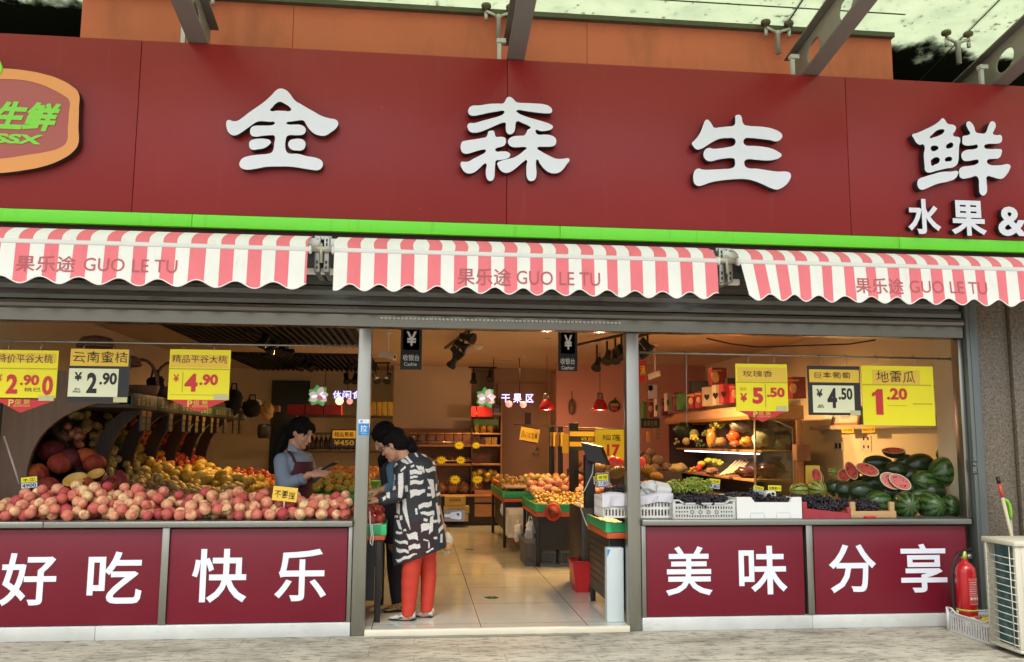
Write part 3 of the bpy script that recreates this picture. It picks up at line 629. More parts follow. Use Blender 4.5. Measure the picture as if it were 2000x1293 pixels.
# ================================================================== AWNINGS
PINK = M('awning_pink', (.88, .21, .25), .75, var=.08, scale=5, bump=.35, detail=6); CREAMF = M('awning_cream', (.90, .90, .86), .75, var=.07, scale=5, bump=.35, detail=6)
grime(CREAMF, (.60, .57, .49), .58, .78, .4, 5, (3, 3, 1)); grime(PINK, (.68, .17, .20), .55, .75, .4, 5, (3, 3, 1))
AWTXT = M('awning_letter', (.52, .13, .145), .75, var=.05)
def awning(x0, x1, label, scal, phase, txt, tx, stripe=.0915, first=0, flare=0.0):
    YB, ZB, ZR, YR = -.60, 2.715, 2.835, -.40
    r = thing('striped_awning', label, 'awning', ((x0+x1)/2, YR, ZR), 'pink and cream striped awnings under the sign')
    # valance
    n = max(8, int((x1-x0)/.0153)); g = MB(); rows = 7; grid = []
    def edge(x): return ZB-.262-.024*math.cos(2*math.pi*(x-phase)/scal)
    xs = [x0+(x1-x0)*i/n for i in range(n+1)]
    for j in range(rows+1):
        t = j/rows
        grid.append([(x+flare*t*max(0, 1-(x-x0)/.5), YB-.022-.02*t+.007*t*math.sin(x*9.1)+.004*t*math.sin(x*23+1), ZB-.016+(edge(x)-ZB+.016)*t) for x in xs])
    g.sheet(grid)
    for i in range(len(g.f)): g.m[i] = (int((xs[i % n]-x0+1e-4)/stripe)+first) % 2
    val = part('valance', g, [CREAMF, PINK], r)
    g = MB(); e = grid[-1]; g.tube([Vector(p)+Vector((0, -.001, 0)) for p in e], .0045, 5)
    part('hem_piping', g, CREAMF, val)
    for k in (0, 1):
        g = MB(); text_px(g, txt[k], *tx[k], YB-.04, bold=.012-.008*k)
        for v in g.v:
            t = (ZB-.016-v.z)/.246; v.y = YB-.022-.02*t+.007*t*math.sin(v.x*9.1)+.004*t*math.sin(v.x*23+1)-.0025
        part('lettering', g, AWTXT, val)
    # rolled fabric between the front bar and the roller
    g = MB(); rows = 8; grid = []
    for j in range(rows+1):
        t = j/rows; a = t*math.pi*.62
        y = YB+.012+(YR-YB-.01)*t; z = ZB+.014+(ZR-ZB)*math.sin(a)*.98
        grid.append([(x+.012*math.sin(t*7)*(1 if x > 0 else -1), y, z) for x in xs])
    g.sheet(grid)
    for i in range(len(g.f)): g.m[i] = (int((xs[i % n]-x0+1e-4)/stripe)+first) % 2
    part('rolled_fabric', g, [CREAMF, PINK], r)
    part('roller', MB().tube([(x0-.05, YR+.03, ZR-.03), (x1+.05, YR+.03, ZR-.03)], .045, 14), CREAMF, r)
    b = part('front_bar', MB().bbox(x0-.012, x1+.012, YB-.026, YB+.016, ZB-.016, ZB+.016, .007), WHITE, r)
    for x in (x0-.012, x1+.012): part('end_cap', MB().lathe((x-.006, YB-.005, ZB), [(.026, 0), (.03, .004), (.03, .012), (.024, .018)], 14, axis=(1, 0, 0)), WHITE, b)
ax = lambda px, py: at(px, py, -.62).x
awning(-3.55, ax(600, 520), 'striped awning at the end nearest the logo plaque', .252, ax(40, 560), ('果乐途', 'GUO LE TU'), ((29, 498, 148, 531), (163, 505, 346, 531)), stripe=.0945, first=0)
awning(ax(652, 520), ax(1401, 540), 'striped awning hanging over the open doorway', .2, ax(712, 572), ('果乐途', 'GUO LE TU'), ((893, 523, 998, 558), (1009, 530, 1172, 557)), first=0, stripe=.0905)
awning(ax(1447, 530), 5.4, 'striped awning with a round bar end, over the watermelon window', .2, ax(1520, 592), ('果乐途', 'GUO LE TU'), ((1671, 542, 1766, 574), (1778, 549, 1929, 573)), first=0, stripe=.0855, flare=.05)
def awn_bracket(px, label):
    x = at(px, 490, -.3).x
    r = thing('awning_bracket', label, 'bracket', (x, -.2, 2.6), 'galvanised brackets between the awnings')
    part('plate', MB().bbox(x-.052, x-.012, -.40, -.03, 2.60, 2.86, .004).bbox(x+.012, x+.052, -.40, -.03, 2.60, 2.86, .004).box(x-.06, x+.06, -.36, -.04, 2.845, 2.87), M('galvanised', (.46, .47, .44), .4, .7, .25, 8), r)
    g = MB()
    for dx in (-.032, .032):
        for z in (2.63, 2.67, 2.80, 2.83): g.box(x+dx-.006, x+dx+.006, -.4025, -.40, z-.011, z+.011)
    part('slots', g, INK, r)
    g = MB().tube([(x-.005, -.43, 2.80), (x, -.43, 2.66)], .012, 10); g.tube([(x-.11, -.42, 2.76), (x+.11, -.42, 2.76)], .02, 12); g.lathe((x-.10, -.42, 2.76), [(.032, 0), (.032, .03)], 14, axis=(1, 0, 0)); g.lathe((x+.07, -.42, 2.76), [(.032, 0), (.032, .03)], 14, axis=(1, 0, 0))
    part('pivot', g, M('pivot_cream', (.6, .58, .48), .4, .3), r)
    part('arm', MB().bbox(x-.14, x+.14, -.31, -.27, 2.60, 2.645, .006), WHITE, r)
awn_bracket(632, 'metal awning bracket between the logo end awning and the doorway awning')
awn_bracket(1408, 'metal awning bracket between the doorway awning and the watermelon window awning')

# ================================================================== HANGING PRICE SIGNS
def rail(y, x0, x1, z0, z1, label):
    g = MB().tube([(x0, y, z0), (x1, y, z1)], .008, 8)
    for x in (x0, x1): g.lathe((x-.008, y, z0 if x == x0 else z1), [(.016, 0), (.016, .016)], 10, axis=(1, 0, 0))
    return solo('hanging_rail', g, STEEL, label, 'rail')
rail(.15, -3.5, -.465, 2.122, 2.127, 'thin steel rail carrying price signs above the peaches')
rail(.15, 1.70, 4.38, 2.118, 2.108, 'thin steel rail carrying price signs above the crates and melons')
YT = M('tape', (.56, .55, .30), .25, var=.1, scale=20)
def price_sign(x0, y0, x1, y1, label, frame, head_m, sheet, items, tip=None, Y=.12, hooks=(.25, .75), tilt=0.0, tape=None, strips=()):
    """hanging card in the photo's pixels: FRAME colour, handwritten head strip, price lines"""
    c = at((x0+x1)/2, y0, Y); r = thing('price_sign', label, 'price sign', (c.x, Y, c.z), 'hanging price signs')
    back = MB(); quad_px(back, x0, y0, x1, y1, Y, off=-.004, th=.008); part('card', back, frame, r)
    hb = MB(); quad_px(hb, sheet[0][0], sheet[0][1], sheet[0][2], sheet[0][3], Y, off=.005); hp = part('name_strip', hb, head_m, r)
    for (t, bx, mt_, bold) in items[:1]: part('handwriting', text_px(MB(), t, *bx, Y, off=.007, bold=bold, jit=.05), mt_, hp)
    if len(sheet) > 1:
        sb = MB(); quad_px(sb, *sheet[1][:4], Y, off=.0055); sp = part('price_strip', sb, sheet[1][4], r)
    else: sp = r
    for (t, bx, mt_, bold) in items[1:]:
        part('price_digits' if any(ch.isdigit() for ch in t) else 'lettering', text_px(MB(), t, *bx, Y, off=.0075, bold=bold), mt_, sp if sp is not r else r)
    for s_ in strips:
        part('slot_edge', quad_px(MB(), *s_, Y, off=.0065), M('slot_line', (.5, .42, .02), .5), r)
    if tape: part('tape', quad_px(MB(), *tape, Y, off=.0085), YT, r)
    if tip:
        a, b_, c_ = [at(px, py, Y) for px, py in tip]
        t = MB(); t.prism([(p.x, Y-.003, p.z) for p in (a, b_, c_)], (0, .004, 0)); tp = part('promotion_tip', t, REDP, r)
        cx, ty = tip[2][0], tip[0][1]; w = tip[1][0]-tip[0][0]; k = w/118
        for txx, bx, bo in (('P', (cx-22*k, ty+2*k, cx-12*k, ty+15*k), .02), ('促', (cx-10*k, ty+2*k, cx+2*k, ty+11*k), .006), ('销', (cx+7*k, ty+2*k, cx+18*k, ty+11*k), .006), ('ROMOTION', (cx-12*k, ty+12*k, cx+18*k, ty+16*k), .008)):
            part('lettering', text_px(MB(), txx, *bx, Y, off=.0075, bold=bo), M('gold_print', (.8, .55, .12), .5), tp)
    g = MB(); L, R_ = at(x0, y0, Y), at(x1, y0, Y)
    for h in hooks:
        x = L.x+(R_.x-L.x)*h; g.tube([(x, .13, L.z-.01), (x-.006, .12, L.z+.02), (x+.004, .135, 2.10), (x, .15, 2.134), (x-.008, .165, 2.115)], .0028, 5)
    part('hook', g, STEEL, r)
D_ = REDP
price_sign(-14, 684, 112, 777, 'yellow price sign 2.900 with red tip, first above the peaches', YEL, YEL2, [(-12, 690, 110, 708)], [('特价平谷大桃', (-4, 692, 104, 709), INKB, 0), ('¥', (-8, 731, 5, 747), D_, .01), ('2', (13, 731, 35, 769), D_, .04), ('.90', (40, 732, 77, 753), D_, .035), ('0', (83, 734, 104, 772), D_, .035), ('桃已', (48, 757, 80, 765), INKB, 0)], tip=((-14, 778), (108, 782), (40, 806)), tape=(76, 773, 106, 783), strips=((-14, 719, 112, 721),))
price_sign(135, 683, 253, 785, 'black framed price sign 2.90 with orange name strip', BLACK, YEL2, [(138, 682, 252, 715), (134, 720, 231, 775, IVORY)], [('云南蜜桔', (143, 687, 250, 708), INKB, 0), ('¥', (146, 727, 161, 744), INK, .03), ('2', (170, 728, 190, 768), INK, .04), ('.90', (195, 728, 229, 752), INK, .035), ('售价', (146, 758, 157, 762), INK, .01), ('PRICE', (143, 763, 158, 767), INK, .015)], tape=(222, 776, 249, 786))
price_sign(330, 683, 449, 781, 'yellow price sign 4.90 with red tip, above the middle of the peaches', YEL, YEL2, [(333, 693, 447, 718)], [('精品平谷大桃', (337, 694, 444, 709), INKB, 0), ('¥', (339, 731, 350, 746), D_, .012), ('4', (361, 730, 386, 765), D_, .045), ('.90', (390, 731, 426, 753), D_, .04)], tip=((330, 780), (446, 781), (388, 804)), tape=(418, 770, 446, 781), strips=((330, 720, 449, 722), (356, 727, 357.5, 766), (333, 771, 440, 772)))
price_sign(1437, 711, 1538, 803, 'yellow price sign 5.50 with red tip, over the grape crates', YEL, YEL2, [(1440, 718, 1536, 745)], [('玫瑰香', (1450, 724, 1508, 736), INKB, 0), ('现价', (1444, 757, 1458, 763), D_, 0), ('¥', (1445, 768, 1459, 785), D_, .03), ('5', (1469, 757, 1490, 789), D_, .045), ('.50', (1497, 757, 1532, 776), D_, .04)], tip=((1441, 802), (1538, 803), (1489, 824)), tape=(1516, 793, 1537, 803), strips=((1438, 746, 1538, 748), (1494, 750, 1495.5, 796)))
price_sign(1578, 715, 1680, 811, 'black framed price sign 4.50 with orange name strip', BLACK, YEL2, [(1580, 722, 1677, 747), (1587, 753, 1668, 806, IVORY)], [('巨丰葡萄', (1590, 727, 1660, 739), INKB, 0), ('¥', (1594, 760, 1606, 776), INK, .03), ('4', (1615, 758, 1634, 797), INK, .04), ('.50', (1637, 758, 1664, 781), INK, .035), ('售价', (1598, 790, 1608, 794), INK, .01), ('PRICE', (1596, 794, 1609, 797), INK, .015)], tape=(1660, 802, 1680, 811))
price_sign(1684, 715, 1824, 831, 'large plain yellow price sign 1.20 above the watermelons', YEL, YEL2, [(1703, 723, 1796, 751)], [('地雷瓜', (1711, 725, 1786, 747), INKB, 0), ('1', (1703, 760, 1724, 810), D_, .04), ('.20', (1731, 758, 1771, 781), D_, .035)], hooks=(.22, .75), strips=((1684, 751, 1818, 753), (1733, 792, 1771, 793), (1782, 788, 1820, 790)))

# ================================================================== PEACHES
PEACH = fruit_mat('peach_skin', [(0, (.82, .64, .32)), (.3, (.80, .50, .26)), (.55, (.74, .35, .20)), (.78, (.62, .18, .12)), (1, (.38, .04, .055))], .7, 7.5, (.46, .05, .05), .5, soft=.16)
def peach_mesh(name, cleft):
    def fn(p):
        a = math.atan2(p.y, p.x); k = 1-.13*math.exp(-(a/.28)**2)*(1-.3*abs(p.z))*cleft
        q = p*k; q.z = p.z*.93-.16*math.exp(-((p.x**2+p.y**2)/.06))*(1 if p.z > 0 else 0)
        return q
    g = MB().ell((0, 0, 0), 1, 1, 1, nu=22, nv=14, fn=fn)
    return make_mesh(name, g, PEACH, weld=True)
PM = [peach_mesh('peach', 1), peach_mesh('peach', .6), peach_mesh('peach', 1.5)]
def randrot(): return Quaternion(Vector((random.gauss(0, 1), random.gauss(0, 1), random.gauss(0, 1))).normalized(), random.random()*6.28).to_euler()
def pack(n, r, x0, x1, y0, y1, base, top, tries=30, fill=.86, jr=.14):
    """drop N spheres on the surface z=base(x,y), keeping below top(x,y)"""
    out = []; cell = {}
    def supp(x, y, rr):
        z = base(x, y)+rr*.9; cx, cy = int(x//.12), int(y//.12)
        for i in (-1, 0, 1):
            for j in (-1, 0, 1):
                for (a, b_, c_, r2) in cell.get((cx+i, cy+j), ()):
                    d2 = (a-x)**2+(b_-y)**2; s = (rr+r2)*fill
                    if d2 < s*s: z = max(z, c_+math.sqrt(s*s-d2))
        return z
    for k in range(n):
        best = None; rr = r*(1+random.uniform(-jr, jr))
        for t in range(tries):
            x = random.uniform(x0, x1); y = random.uniform(y0, y1); z = supp(x, y, rr)
            e = z+rr-top(x, y)
            if best is None or e < best[0]: best = (e, x, y, z)
        if best[0] > 0: continue
        _, x, y, z = best; out.append((x, y, z, rr)); cell.setdefault((int(x//.12), int(y//.12)), []).append((x, y, z, rr))
    return out
def scatter(name, meshes, pts, label, cat, group, rot=randrot, squash=(1, 1, 1)):
    for (x, y, z, rr) in pts:
        o = bpy.data.objects.new(name, random.choice(meshes)); COL.objects.link(o); o.location = (x, y, z)
        o.scale = (rr*squash[0], rr*squash[1], rr*squash[2]); o.rotation_euler = rot(); tag(o, label, cat, group)
def ptop(x, y):
    t = max(0, min(1, (y-.02)/.27))
    h = .10+.14*t
    if x < -1.9: h += .055*t*math.exp(-((x+2.45)/.42)**2)
    if -1.9 < x < -1.6: h -= .02
    if x > -1.05: h -= .03*t
    if x < -2.8: h -= .09*t*min(1, (-2.8-x)/.25)
    return .824+h
pts = pack(298, .0425, -3.02, -.51, .035, .33, lambda x, y: .824, ptop, tries=16)
scatter('peach', PM, pts, 'pink and yellow peach in the long heap on the steel counter', 'peach', 'peaches heaped on the counter')
LEAF = M('peach_leaf', (.035, .12, .025), .45, var=.3, scale=12)
def leaf(c, L, ang, lift):
    g = MB(); grid = []
    for i in range(6):
        t = i/5; w = .32*L*math.sin(math.pi*min(1, t*.93+.05)); x = t*L
        grid.append([(x, -w, lift*math.sin(t*2.5)*L), (x, 0, lift*math.sin(t*2.5)*L-.15*w), (x, w, lift*math.sin(t*2.5)*L+.1*w)])
    R_ = Matrix.Rotation(ang, 4, 'Z'); g.sheet([[R_@Vector(p)+Vector(c) for p in r_] for r_ in grid]); return g
for i, (px, py, L, a) in enumerate([(200, 1014, .05, .4), (308, 1012, .06, .2), (404, 1012, .07, .5), (425, 1010, .08, 2.6), (436, 1003, .10, .9), (444, 998, .09, 1.6), (452, 1008, .07, .1), (585, 1014, .05, .3), (640, 1013, .07, 2.9), (668, 1012, .08, .2), (413, 985, .05, 2), (560, 1011, .05, 1)]):
    p = at(px, py, .03); solo('peach_leaf', leaf((p.x, random.uniform(-.01, .03), max(p.z, .83)), L, a, .35), LEAF, 'dark green peach leaf lying at the front edge of the peaches', 'leaf', group='peach leaves among the fruit')
def note(px0, py0, px1, py1, Y, text, label, tilt=0, name='paper_note', mat=YEL2, ink=INKB, stick=True, tb=None):
    c = at((px0+px1)/2, py1, Y); r = thing(name, label, 'note', (c.x, Y, c.z))
    L = at(px0, py0, Y); R_ = at(px1, py1, Y); w = R_.x-L.x; h = L.z-R_.z; u = Vector((math.cos(tilt), 0, math.sin(tilt))); v = Vector((-math.sin(tilt), 0, math.cos(tilt)))
    m_ = Vector(((L.x+R_.x)/2, Y, (L.z+R_.z)/2)); g = MB().obox(m_, u*w/2, (0, .001, 0), v*h/2); q = part('card', g, mat, r)
    if text:
        O = m_-u*w*.42-v*h*.28+Vector((0, -.003, 0)); part('handwriting', text_mb(MB(), text, O, u*w*.84, v*h*.5, (0, -1, 0), jit=.08), ink, q)
    if stick: part('stick', MB().tube([m_-v*h*.45+Vector((0, .004, 0)), m_-v*h*.5-Vector((0, 0, .07))+Vector((0, .01, 0))], .004, 6), WHITE, r)
    return r
note(533, 951, 580, 979, .115, '不要捏', 'yellow note reading do not pinch, stuck in the peaches', tilt=-.10)
note(236, 961, 262, 985, .38, '', 'blank yellow slip tucked behind the peach heap', tilt=-.35)

# black clip tags with yellow head and white digits
def tag_card(px0, py0, px1, py1, Y, head, digits, label, tilt=0.0, stick=None, frame=None, hm=YEL, dm=M('white_card', (.7, .72, .74), .5), ink=M('blue_ink', (.02, .05, .22), .5)):
    c = at((px0+px1)/2, py1, Y); r = thing('price_tag', label, 'price tag', (c.x, Y, c.z), 'small price tags stuck among the fruit')
    L = at(px0, py0, Y); R_ = at(px1, py1, Y); w = R_.x-L.x; h = L.z-R_.z; u = Vector((math.cos(tilt), 0, math.sin(tilt))); v = Vector((-math.sin(tilt), 0, math.cos(tilt)))
    m_ = Vector(((L.x+R_.x)/2, Y, (L.z+R_.z)/2)); part('holder', MB().obox(m_, u*w*.54, (0, .004, 0), v*h*.55), BLACK, r)
    if frame: part('frame', MB().obox(m_, u*w*.6, (0, .003, 0), v*h*.62), frame, r)
    a = part('name_card', MB().obox(m_+v*h*.24+Vector((0, -.0055, 0)), u*w*.48, (0, .001, 0), v*h*.24), hm, r)
    part('handwriting', text_mb(MB(), head, m_+v*h*.08-u*w*.4+Vector((0, -.008, 0)), u*w*.8, v*h*.3, (0, -1, 0), jit=.05), INK, a)
    b_ = part('digit_card', MB().obox(m_-v*h*.27+Vector((0, -.0055, 0)), u*w*.48, (0, .001, 0), v*h*.22), dm, r)
    part('price_digits', text_mb(MB(), digits, m_-v*h*.43-u*w*.42+Vector((0, -.008, 0)), u*w*.84, v*h*.32, (0, -1, 0), bold=.02), ink, b_)
    if stick: part('stick', MB().tube([m_-v*h*.5+Vector((0, .006, 0)), Vector(stick)], .005, 6), BLACK, r)
    return r
tag_card(42, 931, 73, 953, .55, '木瓜', '4900', 'small black price tag with yellow head beside the pumpkins, above the peach heap', .10)
g = MB().tube([at(8, 852, .62), at(38, 945, .58)], .008, 6)
solo('leaning_stick', g, M('pale_stick', (.45, .40, .36), .5), 'thin pale stick leaning over the small price tag near the pumpkins', 'stick')

# ================================================================== CRATES ON THE RIGHT-HAND COUNTER
CT = .824
GRAPE_D = fruit_mat('dark_grape', [(0, (.010, .009, .014)), (.6, (.016, .011, .019)), (1, (.030, .010, .017))], .42, 300, (.035, .035, .05), .4)
GRAPE_G = fruit_mat('green_grape', [(0, (.25, .30, .035)), (1, (.36, .40, .06))], .35, 25, (.20, .28, .03), .5)
def grape_mesh(mt_, name, n=46, r=.0115, L=.10, W=.045):
    g = MB()
    for i in range(n):
        t = random.random(); a = random.random()*6.28; w = W*(1-.55*t)*(.6+.4*random.random())
        g.ell(((t-.5)*L*1.6, w*math.cos(a), w*math.sin(a)*.75), r*1.0, r, r, nu=8, nv=6)
    g.tube([(-L*.9, 0, .0), (-L*.6, .004, .012), (-L*.2, 0, .0)], .003, 5)
    return make_mesh(name, g, mt_, fix=False)
GD = [grape_mesh(GRAPE_D, 'grape_bunch') for _ in range(3)]; GG = [grape_mesh(GRAPE_G, 'grape_bunch', r=.0105) for _ in range(2)]
def bunches(meshes, n, x0, x1, y0, y1, zf, label, group):
    for i in range(n):
        x = random.uniform(x0, x1); y = random.uniform(y0, y1)
        o = bpy.data.objects.new('grape_bunch', random.choice(meshes)); COL.objects.link(o); o.location = (x, y, zf(x, y)+random.uniform(-.01, .012))
        o.rotation_euler = (random.uniform(-.3, .3), random.uniform(-.35, .35), random.uniform(0, 6.28)); tag(o, label, 'grapes', group)
CRATE = M('grey_crate', (.56, .57, .55), .5, var=.04); FOAM = M('white_foam', (.78, .79, .77), .75, var=.03, scale=30)
def slot_wall(mb, O, U, V, N, th, cols, rows, hw, hh, mi=0, bar_top=.18):
    """wall plate with a grid of real rectangular slots, laid out as bars"""
    O, U, V, N = Vector(O), Vector(U), Vector(V), Vector(N)*th
    def bar(a0, a1, b0, b1): mb.obox(O+U*((a0+a1)/2)+V*((b0+b1)/2)+N*.5, U*((a1-a0)/2), N*.5, V*((b1-b0)/2), mi)
    bar(0, 1, 0, .10); bar(0, 1, 1-bar_top, 1)
    ys = [.10+(1-bar_top-.10)*i/rows for i in range(rows+1)]
    for i in range(1, rows): bar(0, 1, ys[i]-hh/2, ys[i]+hh/2)
    for i in range(cols+1):
        x = i/cols; a, b_ = max(0, x-hw/2), min(1, x+hw/2); 
        for k in range(rows): bar(a, b_, ys[k]+(hh/2 if k else 0), ys[k+1]-(hh/2 if k < rows-1 else 0))
def crate_fc(r, x0, x1, y0, y1, z0, h, mt_, notch=True):
    """plastic crate with slotted sides, solid corner posts and a dipped rim"""
    g = MB(); slot_wall(g, (x0+.02, y0, z0), (x1-x0-.04, 0, 0), (0, 0, h*.92), (0, 1, 0), .005, 22, 3, .5/22, .12)
    # solid medallion panels in the middle of the front
    xm, w = (x0+x1)/2, (x1-x0)*.52; g.box(xm-w/2, xm+w/2, y0-.001, y0+.004, z0+h*.22, z0+h*.60)
    part('front_wall', g, mt_, r)
    d = MB()
    for k in range(4):
        cx = xm-w/2+w*(k+.5)/4
        for q in range(7):
            a0 = q*.9+.2; a1 = a0+.55; ri, ro = h*.07, h*.135
            d.add([(cx+ro*math.cos(a0), y0-.0035, z0+h*.41+ro*math.sin(a0)), (cx+ro*math.cos(a1), y0-.0035, z0+h*.41+ro*math.sin(a1)), (cx+ri*math.cos(a1), y0-.0035, z0+h*.41+ri*math.sin(a1)), (cx+ri*math.cos(a0), y0-.0035, z0+h*.41+ri*math.sin(a0))], [(0, 1, 2, 3)])
    part('medallion_holes', d, M('hole_dark', (.03, .03, .03), .8), r)
    for nm, O, U, N in (('side_wall', (x0, y0+.02, z0), (0, y1-y0-.04, 0), (1, 0, 0)), ('side_wall', (x1-.005, y0+.02, z0), (0, y1-y0-.04, 0), (1, 0, 0)), ('back_wall', (x0+.02, y1-.005, z0), (x1-x0-.04, 0, 0), (0, 1, 0))):
        part(nm, (lambda g2: (slot_wall(g2, O, U, (0, 0, h*.92), N, .005, 16, 3, .03, .12), g2)[1])(MB()), mt_, r)
    g = MB()
    for cx in (x0, x1-.022):
        for cy in (y0-.003, y1-.019): g.bbox(cx, cx+.022, cy, cy+.022, z0, z0+h*1.12, .003)
    part('corner_post', g, mt_, r)
    g = MB()
    for cy in (y0-.006, y1-.006):
        P = [(x0, 1.12), (x0+.05, 1.12), (x0+.085, .93), (x1-.085, .93), (x1-.05, 1.12), (x1, 1.12)]
        for a, b_ in zip(P, P[1:]):
            A = Vector((a[0], cy+.006, z0+h*a[1])); B = Vector((b_[0], cy+.006, z0+h*b_[1])); dd = (B-A)/2
            g.obox((A+B)/2, dd*1.02, (0, .008, 0), Vector((0, 1, 0)).cross(dd).normalized()*.006)
    g.box(x0-.004, x0+.008, y0+.01, y1-.01, z0+h*.93, z0+h*.95).box(x1-.008, x1+.004, y0+.01, y1-.01, z0+h*.93, z0+h*.95)
    part('rim', g, mt_, r)
    part('crate_floor', MB().box(x0+.005, x1-.005, y0+.005, y1-.005, z0+.004, z0+.01), mt_, r)
ax = lambda px, Y=.06: at(px, 1000, Y).x
cx0, cx1 = ax(1312), ax(1434)
r = thing('plastic_crate', 'grey perforated plastic crate full of green and dark grapes', 'crate', ((cx0+cx1)/2, .25, CT))
crate_fc(r, cx0, cx1, .03, .42, CT, .125, CRATE)
bunches(GG, 22, cx0+.06, cx1-.12, .28, .40, lambda x, y: CT+.17+.05*math.sin((x-cx0)/(cx1-cx0)*3)+(y-.3)*.5, 'green grape bunch at the back of the grey crate', 'green grapes in the grey crate')
bunches(GD, 34, cx0+.06, cx1-.06, .08, .26, lambda x, y: CT+.115+.20*max(0, y-.1), 'dark grape bunch at the front of the grey crate', 'dark grapes in the grey crate')
# white foam box
fx0, fx1 = ax(1436), ax(1562)
r = thing('foam_box', 'white foam box with dark grapes and a notched front', 'box', ((fx0+fx1)/2, .25, CT))
def mpf(u, v): return (u, .02, v)
a = [(fx0, CT+.002), (fx1, CT+.002), (fx1, CT+.165), (fx1-.075, CT+.165), (fx1-.095, CT+.125), (fx0+.145, CT+.125), (fx0+.115, CT+.165), (fx0, CT+.165)]
g = MB().prism([(x, .02, z) for x, z in a], (0, .03, 0)); part('front_wall', g, FOAM, r)
g = MB().prism([(x, .39, z) for x, z in a], (0, .03, 0)); part('back_wall', g, FOAM, r)
part('side_wall', MB().box(fx0+.0, fx0+.03, .051, .389, CT+.002, CT+.155), FOAM, r); part('side_wall', MB().box(fx1-.03, fx1, .051, .389, CT+.002, CT+.155), FOAM, r)
part('box_floor', MB().box(fx0+.031, fx1-.031, .051, .389, CT+.003, CT+.03), FOAM, r)
g = MB()
for q0, q1 in ((.2, .42), (.6, .82)):
    xa, xb = fx0+(fx1-fx0)*q0, fx0+(fx1-fx0)*q1; g.tube([(xa, .0185, CT+.01), (xa+.004, .0185, CT+.045), (xb-.004, .0185, CT+.045), (xb, .0185, CT+.01)], .0018, 4)
part('moulded_edge', g, M('foam_edge', (.6, .6, .58), .8), r)
bunches(GD, 20, fx0+.07, fx1-.09, .10, .36, lambda x, y: CT+.12+.06*max(0, (fx1-.2-x))+.1*(y-.1), 'dark purple grape bunch in the white foam box', 'dark grapes in the foam box')
solo('foam_lump', MB().bbox(fx1-.19, fx1-.10, .25, .34, CT+.12, CT+.20, .02), FOAM, 'white torn foam lump on the grapes in the foam box', 'foam')
# white basket with cloth and wrap, passing behind the door post
bx0, bx1 = at(1178, 990, .14).x, at(1311, 990, .14).x
r = thing('cloth_lined_basket', 'white slotted basket lined with a pale cloth, behind the door post', 'basket', ((bx0+bx1)/2, .3, CT))
g = MB(); slot_wall(g, (bx0+.01, .13, CT), (bx1-bx0-.02, 0, 0), (0, 0, .16), (0, 1, 0), .006, 20, 2, .4/20, .12); part('front_wall', g, WHITE, r)
g = MB(); slot_wall(g, (bx0, .13, CT), (0, .36, 0), (0, 0, .16), (1, 0, 0), .006, 10, 2, .05, .12); part('side_wall', g, WHITE, r)
g = MB(); slot_wall(g, (bx1-.006, .13, CT), (0, .36, 0), (0, 0, .16), (1, 0, 0), .006, 10, 2, .05, .12); part('side_wall', g, WHITE, r)
part('back_wall', MB().box(bx0, bx1, .484, .49, CT, CT+.16), WHITE, r); part('basket_floor', MB().box(bx0+.007, bx1-.007, .137, .483, CT+.003, CT+.01), WHITE, r)
CLOTH = M('lilac_cloth', (.66, .64, .70), .8, var=.06, scale=10, bump=.15)
g = MB(); grid = []
for j in range(9):
    t = j/8; row = []
    for i in range(41):
        s = i/40; x = bx0-.012+(bx1-bx0+.024)*s; fold = .008*math.sin(s*31+t*3)+.005*math.sin(s*57)
        if t < .35: row.append((x, .16-.05*t/.35+fold*.3, CT+.185+.012*math.sin(s*9)-.012*(t/.35)**2))
        else: row.append((x, .108+fold, CT+.173-.075*(t-.35)/.65*(1+.25*math.sin(s*5+1))+.01*math.sin(s*9)))
    grid.append(row)
g.sheet(grid); part('cloth', g, CLOTH, r)
FILM = M('plastic_film', (.75, .77, .76), .25, var=.1, scale=14, bump=.4)
def crumple(c, rx, ry, rz, seed, n=18):
    rnd = random.Random(seed); k = [(rnd.uniform(3, 8), rnd.uniform(3, 8), rnd.uniform(0, 6)) for _ in range(5)]
    def fn(p): return p*(1+.10*sum(math.sin(a*p.x+b_*p.z+q)*math.sin(b_*p.y+q) for a, b_, q in k))
    return MB().ell(c, rx, ry, rz, nu=n*2, nv=n, fn=fn)
for i, (px, py, w, h, lab) in enumerate([(1252, 975, .10, .09, 'white crumpled plastic bag in the cloth lined basket, next to the post'), (1195, 975, .07, .07, 'white crumpled plastic bag in the cloth lined basket, beside the dark grapes'), (1268, 955, .09, .06, 'white crumpled paper wad behind the cloth lined basket')]):
    p = at(px, py, .3); solo('plastic_bag', crumple(p, w, .08, h, i), FILM, lab, 'plastic bag')
p = at(1290, 968, .24); solo('tissue_pack', MB().obox(p, Vector((.055, 0, -.01)), (0, .05, .02), Vector((.018, -.02, .085))), FOAM, 'white upright paper packet at the end of the cloth lined basket', 'packet')
bunches(GD, 10, at(1200, 965, .28).x, at(1236, 965, .28).x, .2, .34, lambda x, y: CT+.20, 'dark grape bunch in the cloth lined basket', 'dark grapes in the cloth lined basket')
